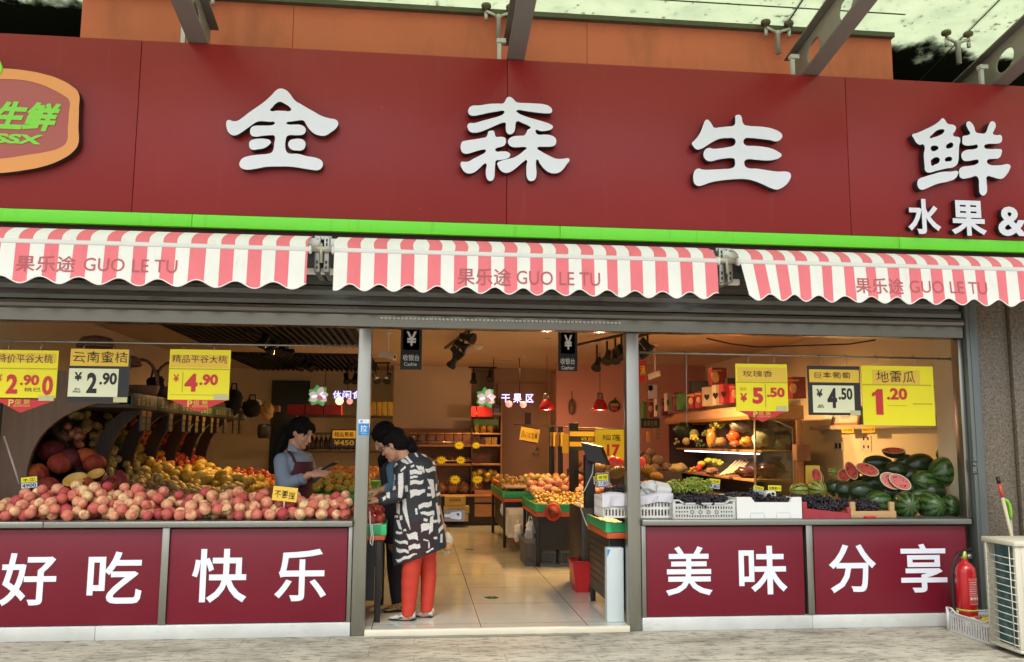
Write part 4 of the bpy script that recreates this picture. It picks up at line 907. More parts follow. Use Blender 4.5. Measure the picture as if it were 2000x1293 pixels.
# red wooden crate
rx0, rx1 = at(1566, 1000, .06).x, at(1664, 1000, .06).x
REDW = M('red_crate_wood', (.36, .03, .045), .6, var=.25, scale=10, bump=.08)
r = thing('red_crate', 'low red wooden crate of dark grapes', 'crate', ((rx0+rx1)/2, .25, CT))
g = MB().prism([(rx0, .04, CT), (rx1, .04, CT), (rx1, .04, CT+.03), (rx1-.05, .04, CT+.04), (rx0+.02, .04, CT+.078), (rx0, .04, CT+.078)], (0, .012, 0)); part('front_board', g, REDW, r)
part('side_board', MB().box(rx0, rx0+.012, .053, .42, CT, CT+.07), REDW, r); part('side_board', MB().box(rx1-.012, rx1, .053, .42, CT, CT+.07), REDW, r)
part('back_board', MB().box(rx0+.013, rx1-.013, .408, .42, CT, CT+.07), REDW, r)
part('corner_post', MB().bbox(rx0+.002, rx0+.042, .053, .08, CT, CT+.125, .003), REDW, r); part('corner_post', MB().bbox(rx1-.042, rx1-.004, .053, .08, CT, CT+.085, .003), REDW, r)
part('crate_floor', MB().box(rx0+.013, rx1-.013, .053, .407, CT+.002, CT+.01), REDW, r)
bunches(GD, 26, rx0+.10, rx1-.08, .155, .36, lambda x, y: CT+.05+.42*max(0, y-.15), 'dark grape bunch heaped in the red crate', 'dark grapes in the red crate')
# pine crate
px0, px1 = at(1660, 1000, .05).x, at(1748, 1000, .05).x
r = thing('pine_crate', 'small pale pine crate of grapes with tall corner posts', 'crate', ((px0+px1)/2, .25, CT))
part('front_board', MB().bbox(px0, px1, .03, .042, CT+.003, CT+.055, .003), PALEW, r)
for xx in (px0+.005, px1-.045): part('corner_post', MB().bbox(xx, xx+.04, .043, .075, CT+.003, CT+.125, .003), PALEW, r)
part('side_board', MB().box(px0, px0+.01, .045, .4, CT+.003, CT+.05), PALEW, r); part('side_board', MB().box(px1-.01, px1, .045, .4, CT+.003, CT+.05), PALEW, r); part('back_board', MB().box(px0, px1, .4, .41, CT+.003, CT+.06), PALEW, r)
part('crate_floor', MB().box(px0+.011, px1-.011, .045, .399, CT+.003, CT+.01), PALEW, r)
q0 = at(1687, 1008, .03).x; q1 = at(1708, 1008, .03).x
solo('red_clip', MB().bbox(q0, q1, .0, .026, CT+.002, CT+.018, .004), RED, 'small red plastic knife handle in front of the pine crate', 'knife handle')
bunches(GD, 16, px0+.06, px1-.08, .10, .35, lambda x, y: CT+.07+.1*max(0, y-.1), 'dark grape bunch in the pine crate', 'dark grapes in the pine crate')
tag_card(1368, 938, 1383, 955, .46, '巨峰', '7.50', 'small price tag 7.50 standing in the green grapes', -.1)
tag_card(1384, 935, 1406, 954, .44, '山东提', '9.80', 'small price tag 9.80 standing in the green grapes beside a narrower one', -.12)
tag_card(1470, 949, 1491, 964, .34, '玫瑰香', '12.00', 'dim small price tag tilted on the foam box grapes', -.2, stick=(at(1480, 985, .34)))
note(1500, 948, 1526, 959, .36, '甜葡萄7.9', 'yellow slip with a red corner on a black stand in the foam box', tilt=-.03, mat=YEL, ink=INK)
tag_card(1166, 926, 1188, 949, .32, '竞猴', '17.80', 'clear cased price tag 17.80 above the cloth lined basket', .08, frame=M('clear_plastic', (.35, .36, .34), .2))
tag_card(1159, 930, 1165, 946, .40, '提', '1', 'narrow price tag half hidden behind the cased tag 17.80', .1)

# ================================================================== WATERMELONS
def melon_mat(name, light, dark, width, line):
    m = M(name, light, .32, var=0, coat=.15); nt, b = nodes(m); tc = nt.nodes.new('ShaderNodeTexCoord'); sx = nt.nodes.new('ShaderNodeSeparateXYZ'); nt.links.new(tc.outputs['Object'], sx.inputs[0])
    at2 = nt.nodes.new('ShaderNodeMath'); at2.operation = 'ARCTAN2'; nt.links.new(sx.outputs['Y'], at2.inputs[0]); nt.links.new(sx.outputs['Z'], at2.inputs[1])
    nz = noise(nt, tc.outputs['Object'], 3.2, 5, (1.6, 1, 1), .65)
    oi = nt.nodes.new('ShaderNodeObjectInfo')
    a = nt.nodes.new('ShaderNodeMath'); a.operation = 'MULTIPLY_ADD'; nt.links.new(at2.outputs[0], a.inputs[0]); a.inputs[1].default_value = 10
    k = nt.nodes.new('ShaderNodeMath'); k.operation = 'MULTIPLY'; nt.links.new(nz.outputs['Fac'], k.inputs[0]); k.inputs[1].default_value = 7; nt.links.new(k.outputs[0], a.inputs[2])
    s = nt.nodes.new('ShaderNodeMath'); s.operation = 'SINE'; nt.links.new(a.outputs[0], s.inputs[0])
    r = ramp(nt, [(0, light), (width, light), (min(.99, width+.18), dark), (1, line)], None) if False else None
    mr = nt.nodes.new('ShaderNodeMapRange'); mr.inputs['From Min'].default_value = -1; mr.inputs['From Max'].default_value = 1; nt.links.new(s.outputs[0], mr.inputs['Value'])
    r = ramp(nt, [(0, light), (width, light), (min(.98, width+.14), dark), (1, line)], mr.outputs[0])
    n2 = noise(nt, tc.outputs['Object'], 22, 3); r2 = ramp(nt, [(.3, (.7, .7, .7)), (.7, (1.15, 1.15, 1.1))], n2.outputs['Fac'])
    nt.links.new(mixc(nt, .8, r.outputs[0], r2.outputs[0], 'MULTIPLY'), b.inputs['Base Color'])
    return m
MEL_D = melon_mat('dark_melon_rind', (.030, .058, .018), (.016, .034, .012), .35, (.010, .022, .009))
MEL_M = melon_mat('green_melon_rind', (.075, .15, .03), (.030, .075, .02), .40, (.012, .035, .012))
MEL_L = melon_mat('pale_striped_rind', (.34, .37, .06), (.08, .13, .025), .66, (.012, .035, .012))
def melon_mesh(mt_, name):
    g = MB().ell((0, 0, 0), 1, 1, 1, R=Matrix.Rotation(math.pi/2, 3, 'Y'), nu=32, nv=20)
    return make_mesh(name, g, mt_, weld=True)
MM = {'d': melon_mesh(MEL_D, 'watermelon'), 'm': melon_mesh(MEL_M, 'watermelon'), 'l': melon_mesh(MEL_L, 'watermelon')}
FLESH = M('melon_flesh', (.62, .10, .075), .25, var=.3, scale=9, coat=.4); RINDW = M('melon_rind_edge', (.55, .60, .30), .4)
def melon(px, py, w, h, Y, kind, label, az=0.0, el=0.0, endon=False):
    """whole melon, W by H pixels of the photograph at depth Y"""
    c = at(px, py, Y); s = (Y+6.636)/F*1.01; a, b_ = w*s/2, h*s/2
    o = bpy.data.objects.new('watermelon', MM[kind]); COL.objects.link(o); o.location = c
    o.scale = (b_*1.12, b_, b_) if endon else (a, b_*1.02, b_); o.rotation_euler = (random.uniform(0, 6), el, az)
    if endon: o.rotation_euler = (random.uniform(0, 6), random.uniform(-.25, .1), math.pi/2+az); o.scale = (a*1.15, a, b_)
    o.rotation_mode = 'XYZ'
    return tag(o, label, 'watermelon', 'whole watermelons in the heap')
for a in [
 (1561, 958, 38, 32, .66, 'l', 'pale striped watermelon at the crate end of the heap, with an orange sticker', .1), (1596, 955, 36, 36, .62, 'l', 'pale striped watermelon showing its stripes meeting at the end, under a cut half', .2, 0, True),
 (1569, 978, 40, 30, .50, 'l', 'small pale striped watermelon behind the foam box', -.3, .2), (1583, 995, 30, 20, .40, 'l', 'small yellowish striped watermelon low behind the red crate', .2),
 (1628, 921, 20, 22, .8, 'l', 'small pale striped watermelon behind the two leaning cut halves', .2, 0, True), (1629, 953, 36, 36, .60, 'd', 'dark watermelon behind the red crate grapes, next to the pale one', .1), (1648, 957, 40, 38, .54, 'd', 'dark watermelon in the middle of the front row, above the red crate', -.1),
 (1680, 961, 56, 46, .48, 'd', 'long dark watermelon behind the pine crate', .15, .1), (1716, 980, 56, 44, .36, 'm', 'green watermelon just behind the pine crate post', .1), 
 (1769, 986, 54, 50, .24, 'm', 'bright green watermelon end on, first beside the pine crate', -.2, 0, True), (1817, 988, 56, 50, .26, 'm', 'bright green watermelon end on, second from the pine crate', .1, 0, True), (1856, 989, 38, 48, .30, 'm', 'green watermelon in the front corner by the window post', .1, 0, True),
 (1845, 921, 62, 58, .42, 'm', 'large green watermelon against the window post', .05, -.2), (1852, 888, 52, 36, .56, 'm', 'green watermelon topmost against the window post', .1), (1795, 908, 66, 46, .66, 'd', 'very dark watermelon on top of the heap, middle of the pile', .1, -.15), (1768, 904, 44, 36, .72, 'd', 'dark watermelon at the top behind the cut slice', 0, .1),
 (1750, 919, 48, 36, .60, 'd', 'dark mottled watermelon above the two overlapping cut halves', .1, .15), (1716, 906, 66, 34, .74, 'd', 'dark watermelon at the top with a pale spot, under the cut slice', .05, .1),
 (1700, 948, 60, 46, .66, 'd', 'dark watermelon behind the long one above the pine crate', .1), (1742, 962, 60, 46, .56, 'd', 'dark watermelon under the overlapping cut halves', -.1), (1726, 932, 50, 40, .66, 'd', 'dark watermelon behind the glittering cut half', .2), (1772, 958, 56, 46, .50, 'd', 'dark watermelon right of the overlapping cut halves, over the bright green one', .1), (1660, 938, 44, 34, .76, 'd', 'dark watermelon below the narrow tilted half', .1), (1778, 930, 54, 40, .62, 'd', 'dark watermelon above the rind of the wrapped half', 0),
 (1804, 941, 56, 46, .44, 'm', 'striped green watermelon between the paired cut halves and the post', .3, .1), (1822, 960, 54, 40, .40, 'd', 'dark watermelon under the large one by the post', .1), (1800, 966, 46, 24, .36, 'm', 'watermelon with a yellow belly patch above the bright green pair', .1), (1860, 955, 40, 40, .50, 'd', 'shaded watermelon deep in the corner by the window post', .1)]: melon(*a)
def cut_melon(px, py, w, h, Y, nrm, roll, label, kind='m', depth=.8, r_name='cut_watermelon'):
    """half a melon: flesh disc of W x H pixels facing NRM, rind body behind it"""
    c = at(px, py, Y); s = (Y+6.636)/F; a, b_ = w*s/2, h*s/2
    n = Vector(nrm).normalized(); u = n.cross(Vector((0, 0, 1))).normalized(); u = Quaternion(n, roll)@u; v = n.cross(u)
    r = thing(r_name, label, 'cut watermelon', tuple(c), 'cut watermelon halves on the heap')
    g = MB(); vs = []; N = 28; rings = 8
    for j in range(rings):
        t = j/(rings)*math.pi/2; vs += [c-n*math.sin(t)*b_*depth*1.6+(u*math.cos(k*2*math.pi/N)*a+v*math.sin(k*2*math.pi/N)*b_)*math.cos(t) for k in range(N)]
    vs.append(c-n*b_*depth*1.6)
    fs = [(j*N+k, j*N+(k+1) % N, (j+1)*N+(k+1) % N, (j+1)*N+k) for j in range(rings-1) for k in range(N)]+[((rings-1)*N+k, (rings-1)*N+(k+1) % N, rings*N) for k in range(N)]
    g.add(vs, fs, 0, True); part('rind', g, {'m': MEL_M, 'd': MEL_D, 'l': MEL_L}[kind], r)
    g = MB(); vs = [c+n*.001+(u*math.cos(k*2*math.pi/N)*a+v*math.sin(k*2*math.pi/N)*b_) for k in range(N)]+[c+n*.001+(u*math.cos(k*2*math.pi/N)*a+v*math.sin(k*2*math.pi/N)*b_)*.92 for k in range(N)]+[c+n*.004]
    g.add(vs, [(k, (k+1) % N, N+(k+1) % N, N+k) for k in range(N)], 1); g.f += [[N+k, N+(k+1) % N, 2*N] for k in range(N)]; g.m += [0]*N; g.sm += [True]*N
    fl = part('flesh', g, [FLESH, RINDW], r)
    g = MB(); rnd = random.Random(px)
    for k in range(26):
        t = rnd.random()*6.28; q = .42+.3*rnd.random(); p = c+n*.004+u*math.cos(t)*a*q+v*math.sin(t)*b_*q; g.ell(p, .0035, .0035, .0035, nu=6, nv=4)
    part('seeds', g, M('melon_seed', (.05, .015, .01), .4), fl)
for a in [
 (1595, 929, 21, 33, .62, (-.75, -.6, .25), .45, 'cut watermelon half leaning at the crate end of the heap, small red face', 'l'), (1663, 919, 22, 42, .64, (-.72, -.6, .3), .55, 'cut watermelon half standing tilted, its narrow red face left of the glossy wrapped one'), (1649, 928, 26, 30, .70, (-.6, -.6, .5), .6, 'cut watermelon half lying behind the narrow tilted half, orange red face'),
 (1694, 917, 46, 27, .52, (-.25, -.8, .5), -.42, 'cut watermelon half under shiny film, glittering in the lamp light', 'd'), (1741, 939, 46, 33, .38, (-.2, -.9, .35), -.5, 'cut watermelon half with pink face, behind its overlapping partner'), (1758, 941, 46, 29, .34, (-.15, -.92, .3), -.55, 'cut watermelon half in front of its overlapping partner, wrapped rind'), (1745, 880, 46, 26, .62, (-.3, -.35, .85), -.1, 'cut watermelon piece lying topmost on the heap', 'd')]: cut_melon(*a)
g = MB(); quad_px(g, 1573, 909, 1599, 945, .85, th=.03); solo('yellow_carton', g, [YEL2], 'yellow printed carton standing behind the small cut half', 'carton')

# ================================================================== LONG FRUIT STAND ALONG THE SIDE WALL
stand = thing('fruit_stand', 'long dark wooden fruit stand with curved brackets and a green header board', 'fruit stand', (-2.6, 3.6, FZ))
EPY = 1.0
def ep(px, py): p = at(px, py, EPY); return (p.x, p.z)
crv = [ep(*q) for q in ((51, 940), (53, 915), (60, 890), (68, 871), (78, 854), (90, 840), (105, 827), (124, 813), (145, 803), (165, 795), (187, 788))]
tx, tz = crv[-1]
ol = [(-3.58, FZ), (-3.22, FZ), (-3.2, .9)]+crv+[(-2.50, tz), (-2.50, tz+.13), (-2.62, tz+.14), (-2.75, 1.95), (-3.58, 2.02)]
part('end_panel', MB().prism([(x, EPY, z) for x, z in ol], (0, .04, 0)), PANELW, stand)
part('edge_strip', MB().box(-3.43, -3.415, EPY-.012, EPY-.002, FZ, 2.1), BLACK, stand)
# header board
HX = -2.40
def hz(y): return 1.755
b_ = MB()
seg = [1.045, 1.75, 2.5, 3.25, 4.0, 4.75, 5.5, 6.1]
GRB = M('green_board', (.016, .045, .024), .55, var=.15)
GOLD = M('gold_letter', (.34, .30, .15), .5, .2)
for a, c_ in zip(seg, seg[1:]):
    p = part('header_board', MB().bbox(HX-.02, HX, a+.004, c_-.004, 1.665, 1.795, .003), GRB, stand)
    part('lettering', text_mb(MB(), '金森生鲜', (HX+.002, a+.12, 1.695), (0, (c_-a)-.24, 0), (0, 0, .07), (1, 0, 0), bold=.01, spacing=1.5), GOLD, p)
part('header_soffit', MB().box(-3.58, HX-.021, 1.045, 6.1, 1.67, 1.70), DARKW, stand)
part('top_shelf', MB().box(-3.58, HX-.021, 1.045, 6.1, 1.77, 1.79), DARKW, stand)
part('back_board', MB().prism([(-2.82, 1.5, .98), (-3.28, 1.5, 1.665), (-3.32, 1.5, 1.665), (-2.90, 1.5, .98)], (0, 4.6, 0)), DARKW, stand)
for yr in (1.72, 2.45, 3.2, 3.95, 4.7, 5.45):
    # C-shaped rib: from the header down and back to the bin
    P = [(-2.47, 1.655), (-2.58, 1.62), (-2.68, 1.53), (-2.755, 1.40), (-2.80, 1.25), (-2.81, 1.10), (-2.80, .98)]
    Q = [(-2.58, 1.66), (-2.70, 1.655), (-2.81, 1.56), (-2.89, 1.42), (-2.94, 1.25), (-2.95, 1.10), (-2.95, .98)]
    part('rib', MB().prism([(x, yr, z) for x, z in P+Q[::-1]], (0, .05, 0)), DARKW, stand)
# sloping bin
part('bin_floor', MB().prism([(-2.95, 1.2, .99), (-1.70, 1.2, .80), (-1.70, 1.2, .74), (-2.95, 1.2, .9)], (0, 4.9, 0)), DARKW, stand)
part('front_board', MB().bbox(-1.70, -1.675, 1.2, 6.1, .72, .865, .004), WOOD_H, stand)
part('plinth', MB().box(-3.2, -1.75, 1.25, 6.05, FZ, .735), DARKW, stand)
for yy in (2.02, 2.72, 4.0, 5.0): part('bin_divider', MB().prism([(-2.9, yy, .985), (-1.71, yy, .805), (-1.71, yy, .86), (-2.9, yy, 1.05)], (0, .015, 0)), WOOD_H, stand)
for j, y in enumerate((1.30, 1.45, 2.15, 2.62, 2.85, 3.15, 3.45, 3.85, 4.15, 4.55, 5.1, 5.5)):
    c = (HX+.012, y, 1.655)
    g = MB().box(HX+.004, HX+.02, y-.062, y+.062, 1.475, 1.655); q = part('price_plate', g, BLACK, stand)
    part('gold_strip', MB().box(HX+.021, HX+.024, y-.055, y+.055, 1.60, 1.648), M('brass', (.42, .26, .08), .3, .6), q)
    for zz in (1.545, 1.487): part('digits', text_mb(MB(), random.choice(('¥4.9', '¥3.8', '¥5.9', '¥2.5')), (HX+.022, y-.05, zz), (0, .10, 0), (0, 0, .042), (1, 0, 0), bold=.01), GOLD, q)
def bump_noise(x, y): return .03*math.sin(x*7+y*3)+.025*math.sin(y*5.3-x*2)
zb = lambda x, y: .80+(-1.70-x)*.152
def ball(name, mt_, fn=None, nu=14, nv=9): return make_mesh(name, MB().ell((0, 0, 0), 1, 1, 1, nu=nu, nv=nv, fn=fn), mt_, weld=True)
ROOT = fruit_mat('brown_root', [(0, (.20, .11, .05)), (1, (.34, .20, .09))], .7, 8)
PEARM = fruit_mat('pale_pear', [(0, (.50, .38, .11)), (1, (.60, .50, .18))], .5, 8, (.35, .2, .06), .35)
MANGO = fruit_mat('mango_skin', [(0, (.44, .32, .05)), (.6, (.56, .42, .06)), (1, (.56, .46, .13))], .45, 6, (.36, .19, .03), .3)
ORNG = fruit_mat('orange_skin', [(0, (.72, .24, .03)), (1, (.72, .33, .05))], .4, 14, (.6, .12, .02), .35, .1)
REDF = fruit_mat('red_fruit', [(0, (.55, .03, .02)), (1, (.65, .09, .03))], .35, 8, (.65, .25, .05), .4)
APPLE = fruit_mat('blush_apple', [(0, (.50, .16, .10)), (1, (.58, .36, .16))], .4, 7, (.5, .08, .06), .5)
lump = lambda p: p*(1+.12*math.sin(p.x*4+1)*math.cos(p.y*5))
top = lambda h: (lambda x, y: zb(x, y)+h+bump_noise(x, y))
m_root = [ball('brown_root', ROOT, lump)]; m_pear = [ball('pale_pear', PEARM)]; m_mango = [ball('mango', MANGO)]; m_or = [ball('orange', ORNG)]; m_red = [ball('red_fruit', REDF)]; m_ap = [ball('apple', APPLE)]
scatter('potato', m_root, pack(70, .034, -2.75, -1.76, 1.26, 2.0, zb, top(.13), 8), 'small brown potato in the near compartment of the fruit stand', 'potato', 'potatoes in the near bin', squash=(1.25, .9, .85))
scatter('pear', m_pear, pack(95, .043, -2.78, -1.76, 2.06, 2.70, zb, top(.20), 8), 'pale yellow pear in the second compartment of the fruit stand', 'pear', 'pears in the second bin', squash=(1.1, .95, .95))
scatter('mango', m_mango, pack(150, .055, -2.8, -1.77, 2.77, 3.96, zb, top(.30), 8), 'yellow mango heaped in the middle compartment of the fruit stand', 'mango', 'mangoes in the middle bin', squash=(1.3, .95, .9))
scatter('orange', m_or, pack(80, .046, -2.75, -1.77, 4.04, 4.96, zb, top(.28), 8), 'orange in the compartment beyond the mangoes', 'orange', 'oranges beyond the mangoes')
scatter('red_fruit', m_red, pack(60, .046, -2.75, -1.77, 5.04, 6.0, zb, top(.26), 8), 'shiny red fruit at the far end of the fruit stand', 'fruit', 'red fruit at the far end of the stand')
# upper tiers between the ribs, lying on the sloping back board
def tier(name, meshes, y0, y1, n, r, label, cat, group, squash=(1, 1, 1)):
    for k in range(n):
        t = random.random(); y = random.uniform(y0+r, y1-r); x = -2.84-.42*t+.055; z = 1.03+.60*t+.02
        o = bpy.data.objects.new(name, random.choice(meshes)); COL.objects.link(o); o.location = (x+random.uniform(-.02, .03), y, z); o.scale = tuple(r*s*random.uniform(.9, 1.1) for s in squash); o.rotation_euler = randrot(); tag(o, label, cat, group)
tier('apple', m_ap, 1.5, 1.72, 14, .036, 'small blushed apple on the sloping rack behind the first rib', 'apple', 'apples on the sloping rack')
tier('pear', m_pear, 1.78, 2.45, 55, .038, 'pale pear on the sloping rack between the first two ribs', 'pear', 'pears on the sloping rack')
tier('mango', m_mango, 2.51, 3.2, 50, .046, 'yellow mango on the sloping rack between the second and third ribs', 'mango', 'mangoes on the sloping rack', (1.25, .95, .9))
tier('orange', m_or, 3.26, 3.95, 50, .042, 'orange on the sloping rack between the third and fourth ribs', 'orange', 'oranges on the sloping rack')
tier('red_fruit', m_red, 4.01, 5.4, 60, .042, 'glossy red fruit on the far sloping rack', 'fruit', 'red fruit on the sloping rack')
# pumpkins and cut pumpkins at the near end
PUMP = fruit_mat('pumpkin_skin', [(0, (.10, .010, .016)), (.6, (.16, .014, .016)), (.8, (.30, .04, .012)), (1, (.46, .10, .02))], .75, 5, (.25, .02, .02), .3, .1)
def pumpfn(p):
    a = math.atan2(p.y, p.x); k = 1-.07*abs(math.sin(a*4)); q = p*k; q.z *= .95; return q
m_pu = ball('pumpkin', PUMP, pumpfn, 40, 14)
for i, (px, py, w, h, Y, rot, lab) in enumerate([(92, 952, 46, 40, .78, .2, 'orange pumpkin behind the small price tag'), (72, 925, 42, 40, 1.12, .4, 'dark red pumpkin low against the curved end panel'), (118, 905, 44, 40, 1.15, .2, 'dark red pumpkin above the orange one'), (140, 895, 42, 36, 1.2, .5, 'dark maroon pumpkin at the top of the pumpkin pile'), (168, 892, 40, 34, 1.25, .3, 'dark maroon pumpkin beside the first rib'), (185, 905, 40, 34, 1.15, .3, 'dark red pumpkin behind the cut pumpkin halves'), (100, 880, 46, 40, 1.35, .2, 'shaded pumpkin under the end panel arch'), (175, 948, 22, 46, .82, .8, 'long orange squash slanting beside the big cut pumpkin'), (190, 955, 20, 42, .86, .8, 'long orange red squash, second beside the big cut pumpkin'), (205, 950, 22, 46, .90, .8, 'dark red long squash, third in the slanting row'), (220, 945, 24, 50, .94, .8, 'dark red long squash, fourth in the slanting row'), (236, 938, 26, 54, .98, .8, 'deep red long squash at the end of the slanting row'), (150, 945, 40, 36, .9, .2, 'orange pumpkin under the big cut half')]):
    c = at(px, py, Y); s = (Y+6.636)/F; o = bpy.data.objects.new('pumpkin', m_pu); COL.objects.link(o); o.location = c; o.scale = (w*s/2, w*s/2, h*s/2); o.rotation_euler = (rot*.6, -rot, i); tag(o, lab, 'pumpkin', 'pumpkins at the near end of the fruit stand')
PFL = M('pumpkin_flesh', (.62, .36, .07), .35, var=.3, scale=9); PRIN = M('pumpkin_rim', (.55, .24, .04), .5)
def cut_pumpkin(px, py, w, h, Y, nrm, roll, label):
    c = at(px, py, Y); s = (Y+6.636)/F; a, b2 = w*s/2, h*s/2; n = Vector(nrm).normalized(); u = n.cross(Vector((0, 0, 1))).normalized(); u = Quaternion(n, roll)@u; v = n.cross(u); N = 26
    r = thing('cut_pumpkin', label, 'cut pumpkin', tuple(c), 'cut pumpkins at the near end of the fruit stand')
    circ = lambda k, q, d=0: c+n*d+(u*math.cos(k*2*math.pi/N)*a+v*math.sin(k*2*math.pi/N)*b2)*q
    rr = [(1, 0), (.94, -.02), (.8, -.045), (.5, -.075), (.15, -.085)]
    g = MB(); vs = [circ(k, q, d) for q, d in rr for k in range(N)]
    g.add(vs, [(j*N+k, j*N+(k+1) % N, (j+1)*N+(k+1) % N, (j+1)*N+k) for j in range(len(rr)-1) for k in range(N)]+[tuple(range((len(rr)-1)*N, len(rr)*N))], 0, True)
    part('rind', g, PUMP, r)
    g = MB(); vs = [circ(k, q, d) for q, d in ((1, .001), (.86, .002), (.62, -.012), (.2, -.022)) for k in range(N)]
    g.add(vs, [(j*N+k, j*N+(k+1) % N, (j+1)*N+(k+1) % N, (j+1)*N+k) for j in range(3) for k in range(N)]+[tuple(range(3*N, 4*N))], 0, True); part('flesh', g, PFL, r)
cut_pumpkin(146, 936, 42, 28, .74, (.15, -.8, .6), .45, 'big cut pumpkin half with glistening yellow flesh facing out')
cut_pumpkin(187, 925, 32, 22, .86, (.1, -.75, .65), .5, 'smaller cut pumpkin half tilted beside the bigger one')
cut_pumpkin(226, 968, 26, 16, .72, (.1, -.7, .7), .6, 'dim cut squash half low beside the blank yellow slip')
cut_pumpkin(212, 975, 20, 12, .70, (.1, -.7, .7), .3, 'small dark cut squash slice just above the peaches')
# wooden trays of small goods inside the arch
for i, (px, py, Y, lab) in enumerate([(130, 852, 1.6, 'small wooden tray of brown nuts, first under the arch'), (148, 850, 1.75, 'small wooden tray of brown nuts, second under the arch')]):
    c = at(px, py, Y); R_ = Matrix.Rotation(.5, 3, 'Y'); r = thing('wooden_tray', lab, 'tray', tuple(c), 'wooden trays under the arch')
    g = MB(); g.obox(c, R_@Vector((.05, 0, 0)), (0, .10, 0), R_@Vector((0, 0, .02))); part('tray', g, WOOD_H, r)
    g = MB(); rnd = random.Random(i)
    for k in range(40): g.ell(c+R_@Vector((rnd.uniform(-.045, .045), rnd.uniform(-.09, .09), .028)), .014, .014, .012, nu=7, nv=5)
    q = part('nuts', g, ROOT, r, kind='stuff')
# baskets, bags on the top shelf
WICK = M('wicker', (.20, .095, .055), .75, var=.55, scale=38, bump=.6, stretch=(1, 1, 2.5))
def basket(px, py, Y, rx, h, label, handle=True, inv=False):
    c = at(px, py, Y); r = thing('wicker_basket', label, 'basket', tuple(c), 'wicker baskets on the fruit stand')
    pr = [(rx*.78, 0), (rx*.9, h*.5), (rx, h), (rx*.95, h), (rx*.8, h*.35), (0, h*.2)]
    if inv: pr = [(rx, 0), (rx*.97, h*.4), (rx*.8, h*.8), (rx*.3, h), (0, h)]
    part('bowl', MB().lathe(c, pr, 22), WICK, r)
    if handle: part('handle', MB().tube([c+Vector((rx*.9*math.cos(t*math.pi/10), 0, h*.9+rx*1.5*math.sin(t*math.pi/10))) for t in range(11)], .015, 7), WICK, r)
    else: part('rim', MB().tube([c+Vector((rx*math.cos(t*math.pi/12), rx*math.sin(t*math.pi/12), 0 if inv else h)) for t in range(25)], .014, 6, caps=False), WICK, r)
basket(188, 676, 1.3, .15, .09, 'round wicker tray hung upside down above the black framed sign', False, True)
basket(240, 712, 1.6, .15, .09, 'round wicker basket upside down between the first signs', False, True)
basket(273, 779, 1.75, .17, .12, 'wicker basket with tall looped handle on the green header')
basket(330, 778, 2.3, .17, .11, 'wicker basket behind the yellow 4.90 sign')
BAGK = M('black_bag', (.012, .013, .016), .8, var=.3, bump=.3, scale=7)
for px, py, Y, w, h, lab in [(455, 808, 5.15, .13, .33, 'black cloth bag standing on the green header board'), (300, 782, 2.0, .11, .24, 'dark cloth bag between the wicker baskets'), (492, 812, 5.8, .17, .24, 'wide black bag at the far end of the header board')]:
    c = at(px, py, Y); rr_ = thing('cloth_bag', lab, 'bag', tuple(c)); g = MB(); g = crumple(c+Vector((0, 0, h*.45)), w*.8, w*.5, h*.5, int(px), 10); part('body', g, BAGK, rr_)
    part('handle', MB().tube([c+Vector((-w*.3, 0, h*.9)), c+Vector((-w*.2, 0, h*1.2)), c+Vector((w*.2, 0, h*1.2)), c+Vector((w*.3, 0, h*.9))], .012, 6), BAGK, rr_)
c = at(522, 802, 4.9); solo('wrapped_bread', crumple(c, .08, .06, .11, 5), M('amber_film', (.55, .33, .12), .25, var=.3, scale=9, bump=.3), 'amber plastic wrapped bundle hanging at the end of the green header', 'bundle')
g = MB(); quad_px(g, 525, 793, 548, 804, 5.3, th=.15); solo('small_shelf', g, WOOD_H, 'little brown wooden bracket shelf beyond the header board', 'shelf')
c = at(516, 842, 4.6); g = MB().lathe(c, [(.07, -.09), (.085, -.03), (.085, .05), (.07, .09)], 16); solo('hanging_tag_bundle', g, BLACK, 'cluster of black price plates hanging at the far end of the header board', 'tags')

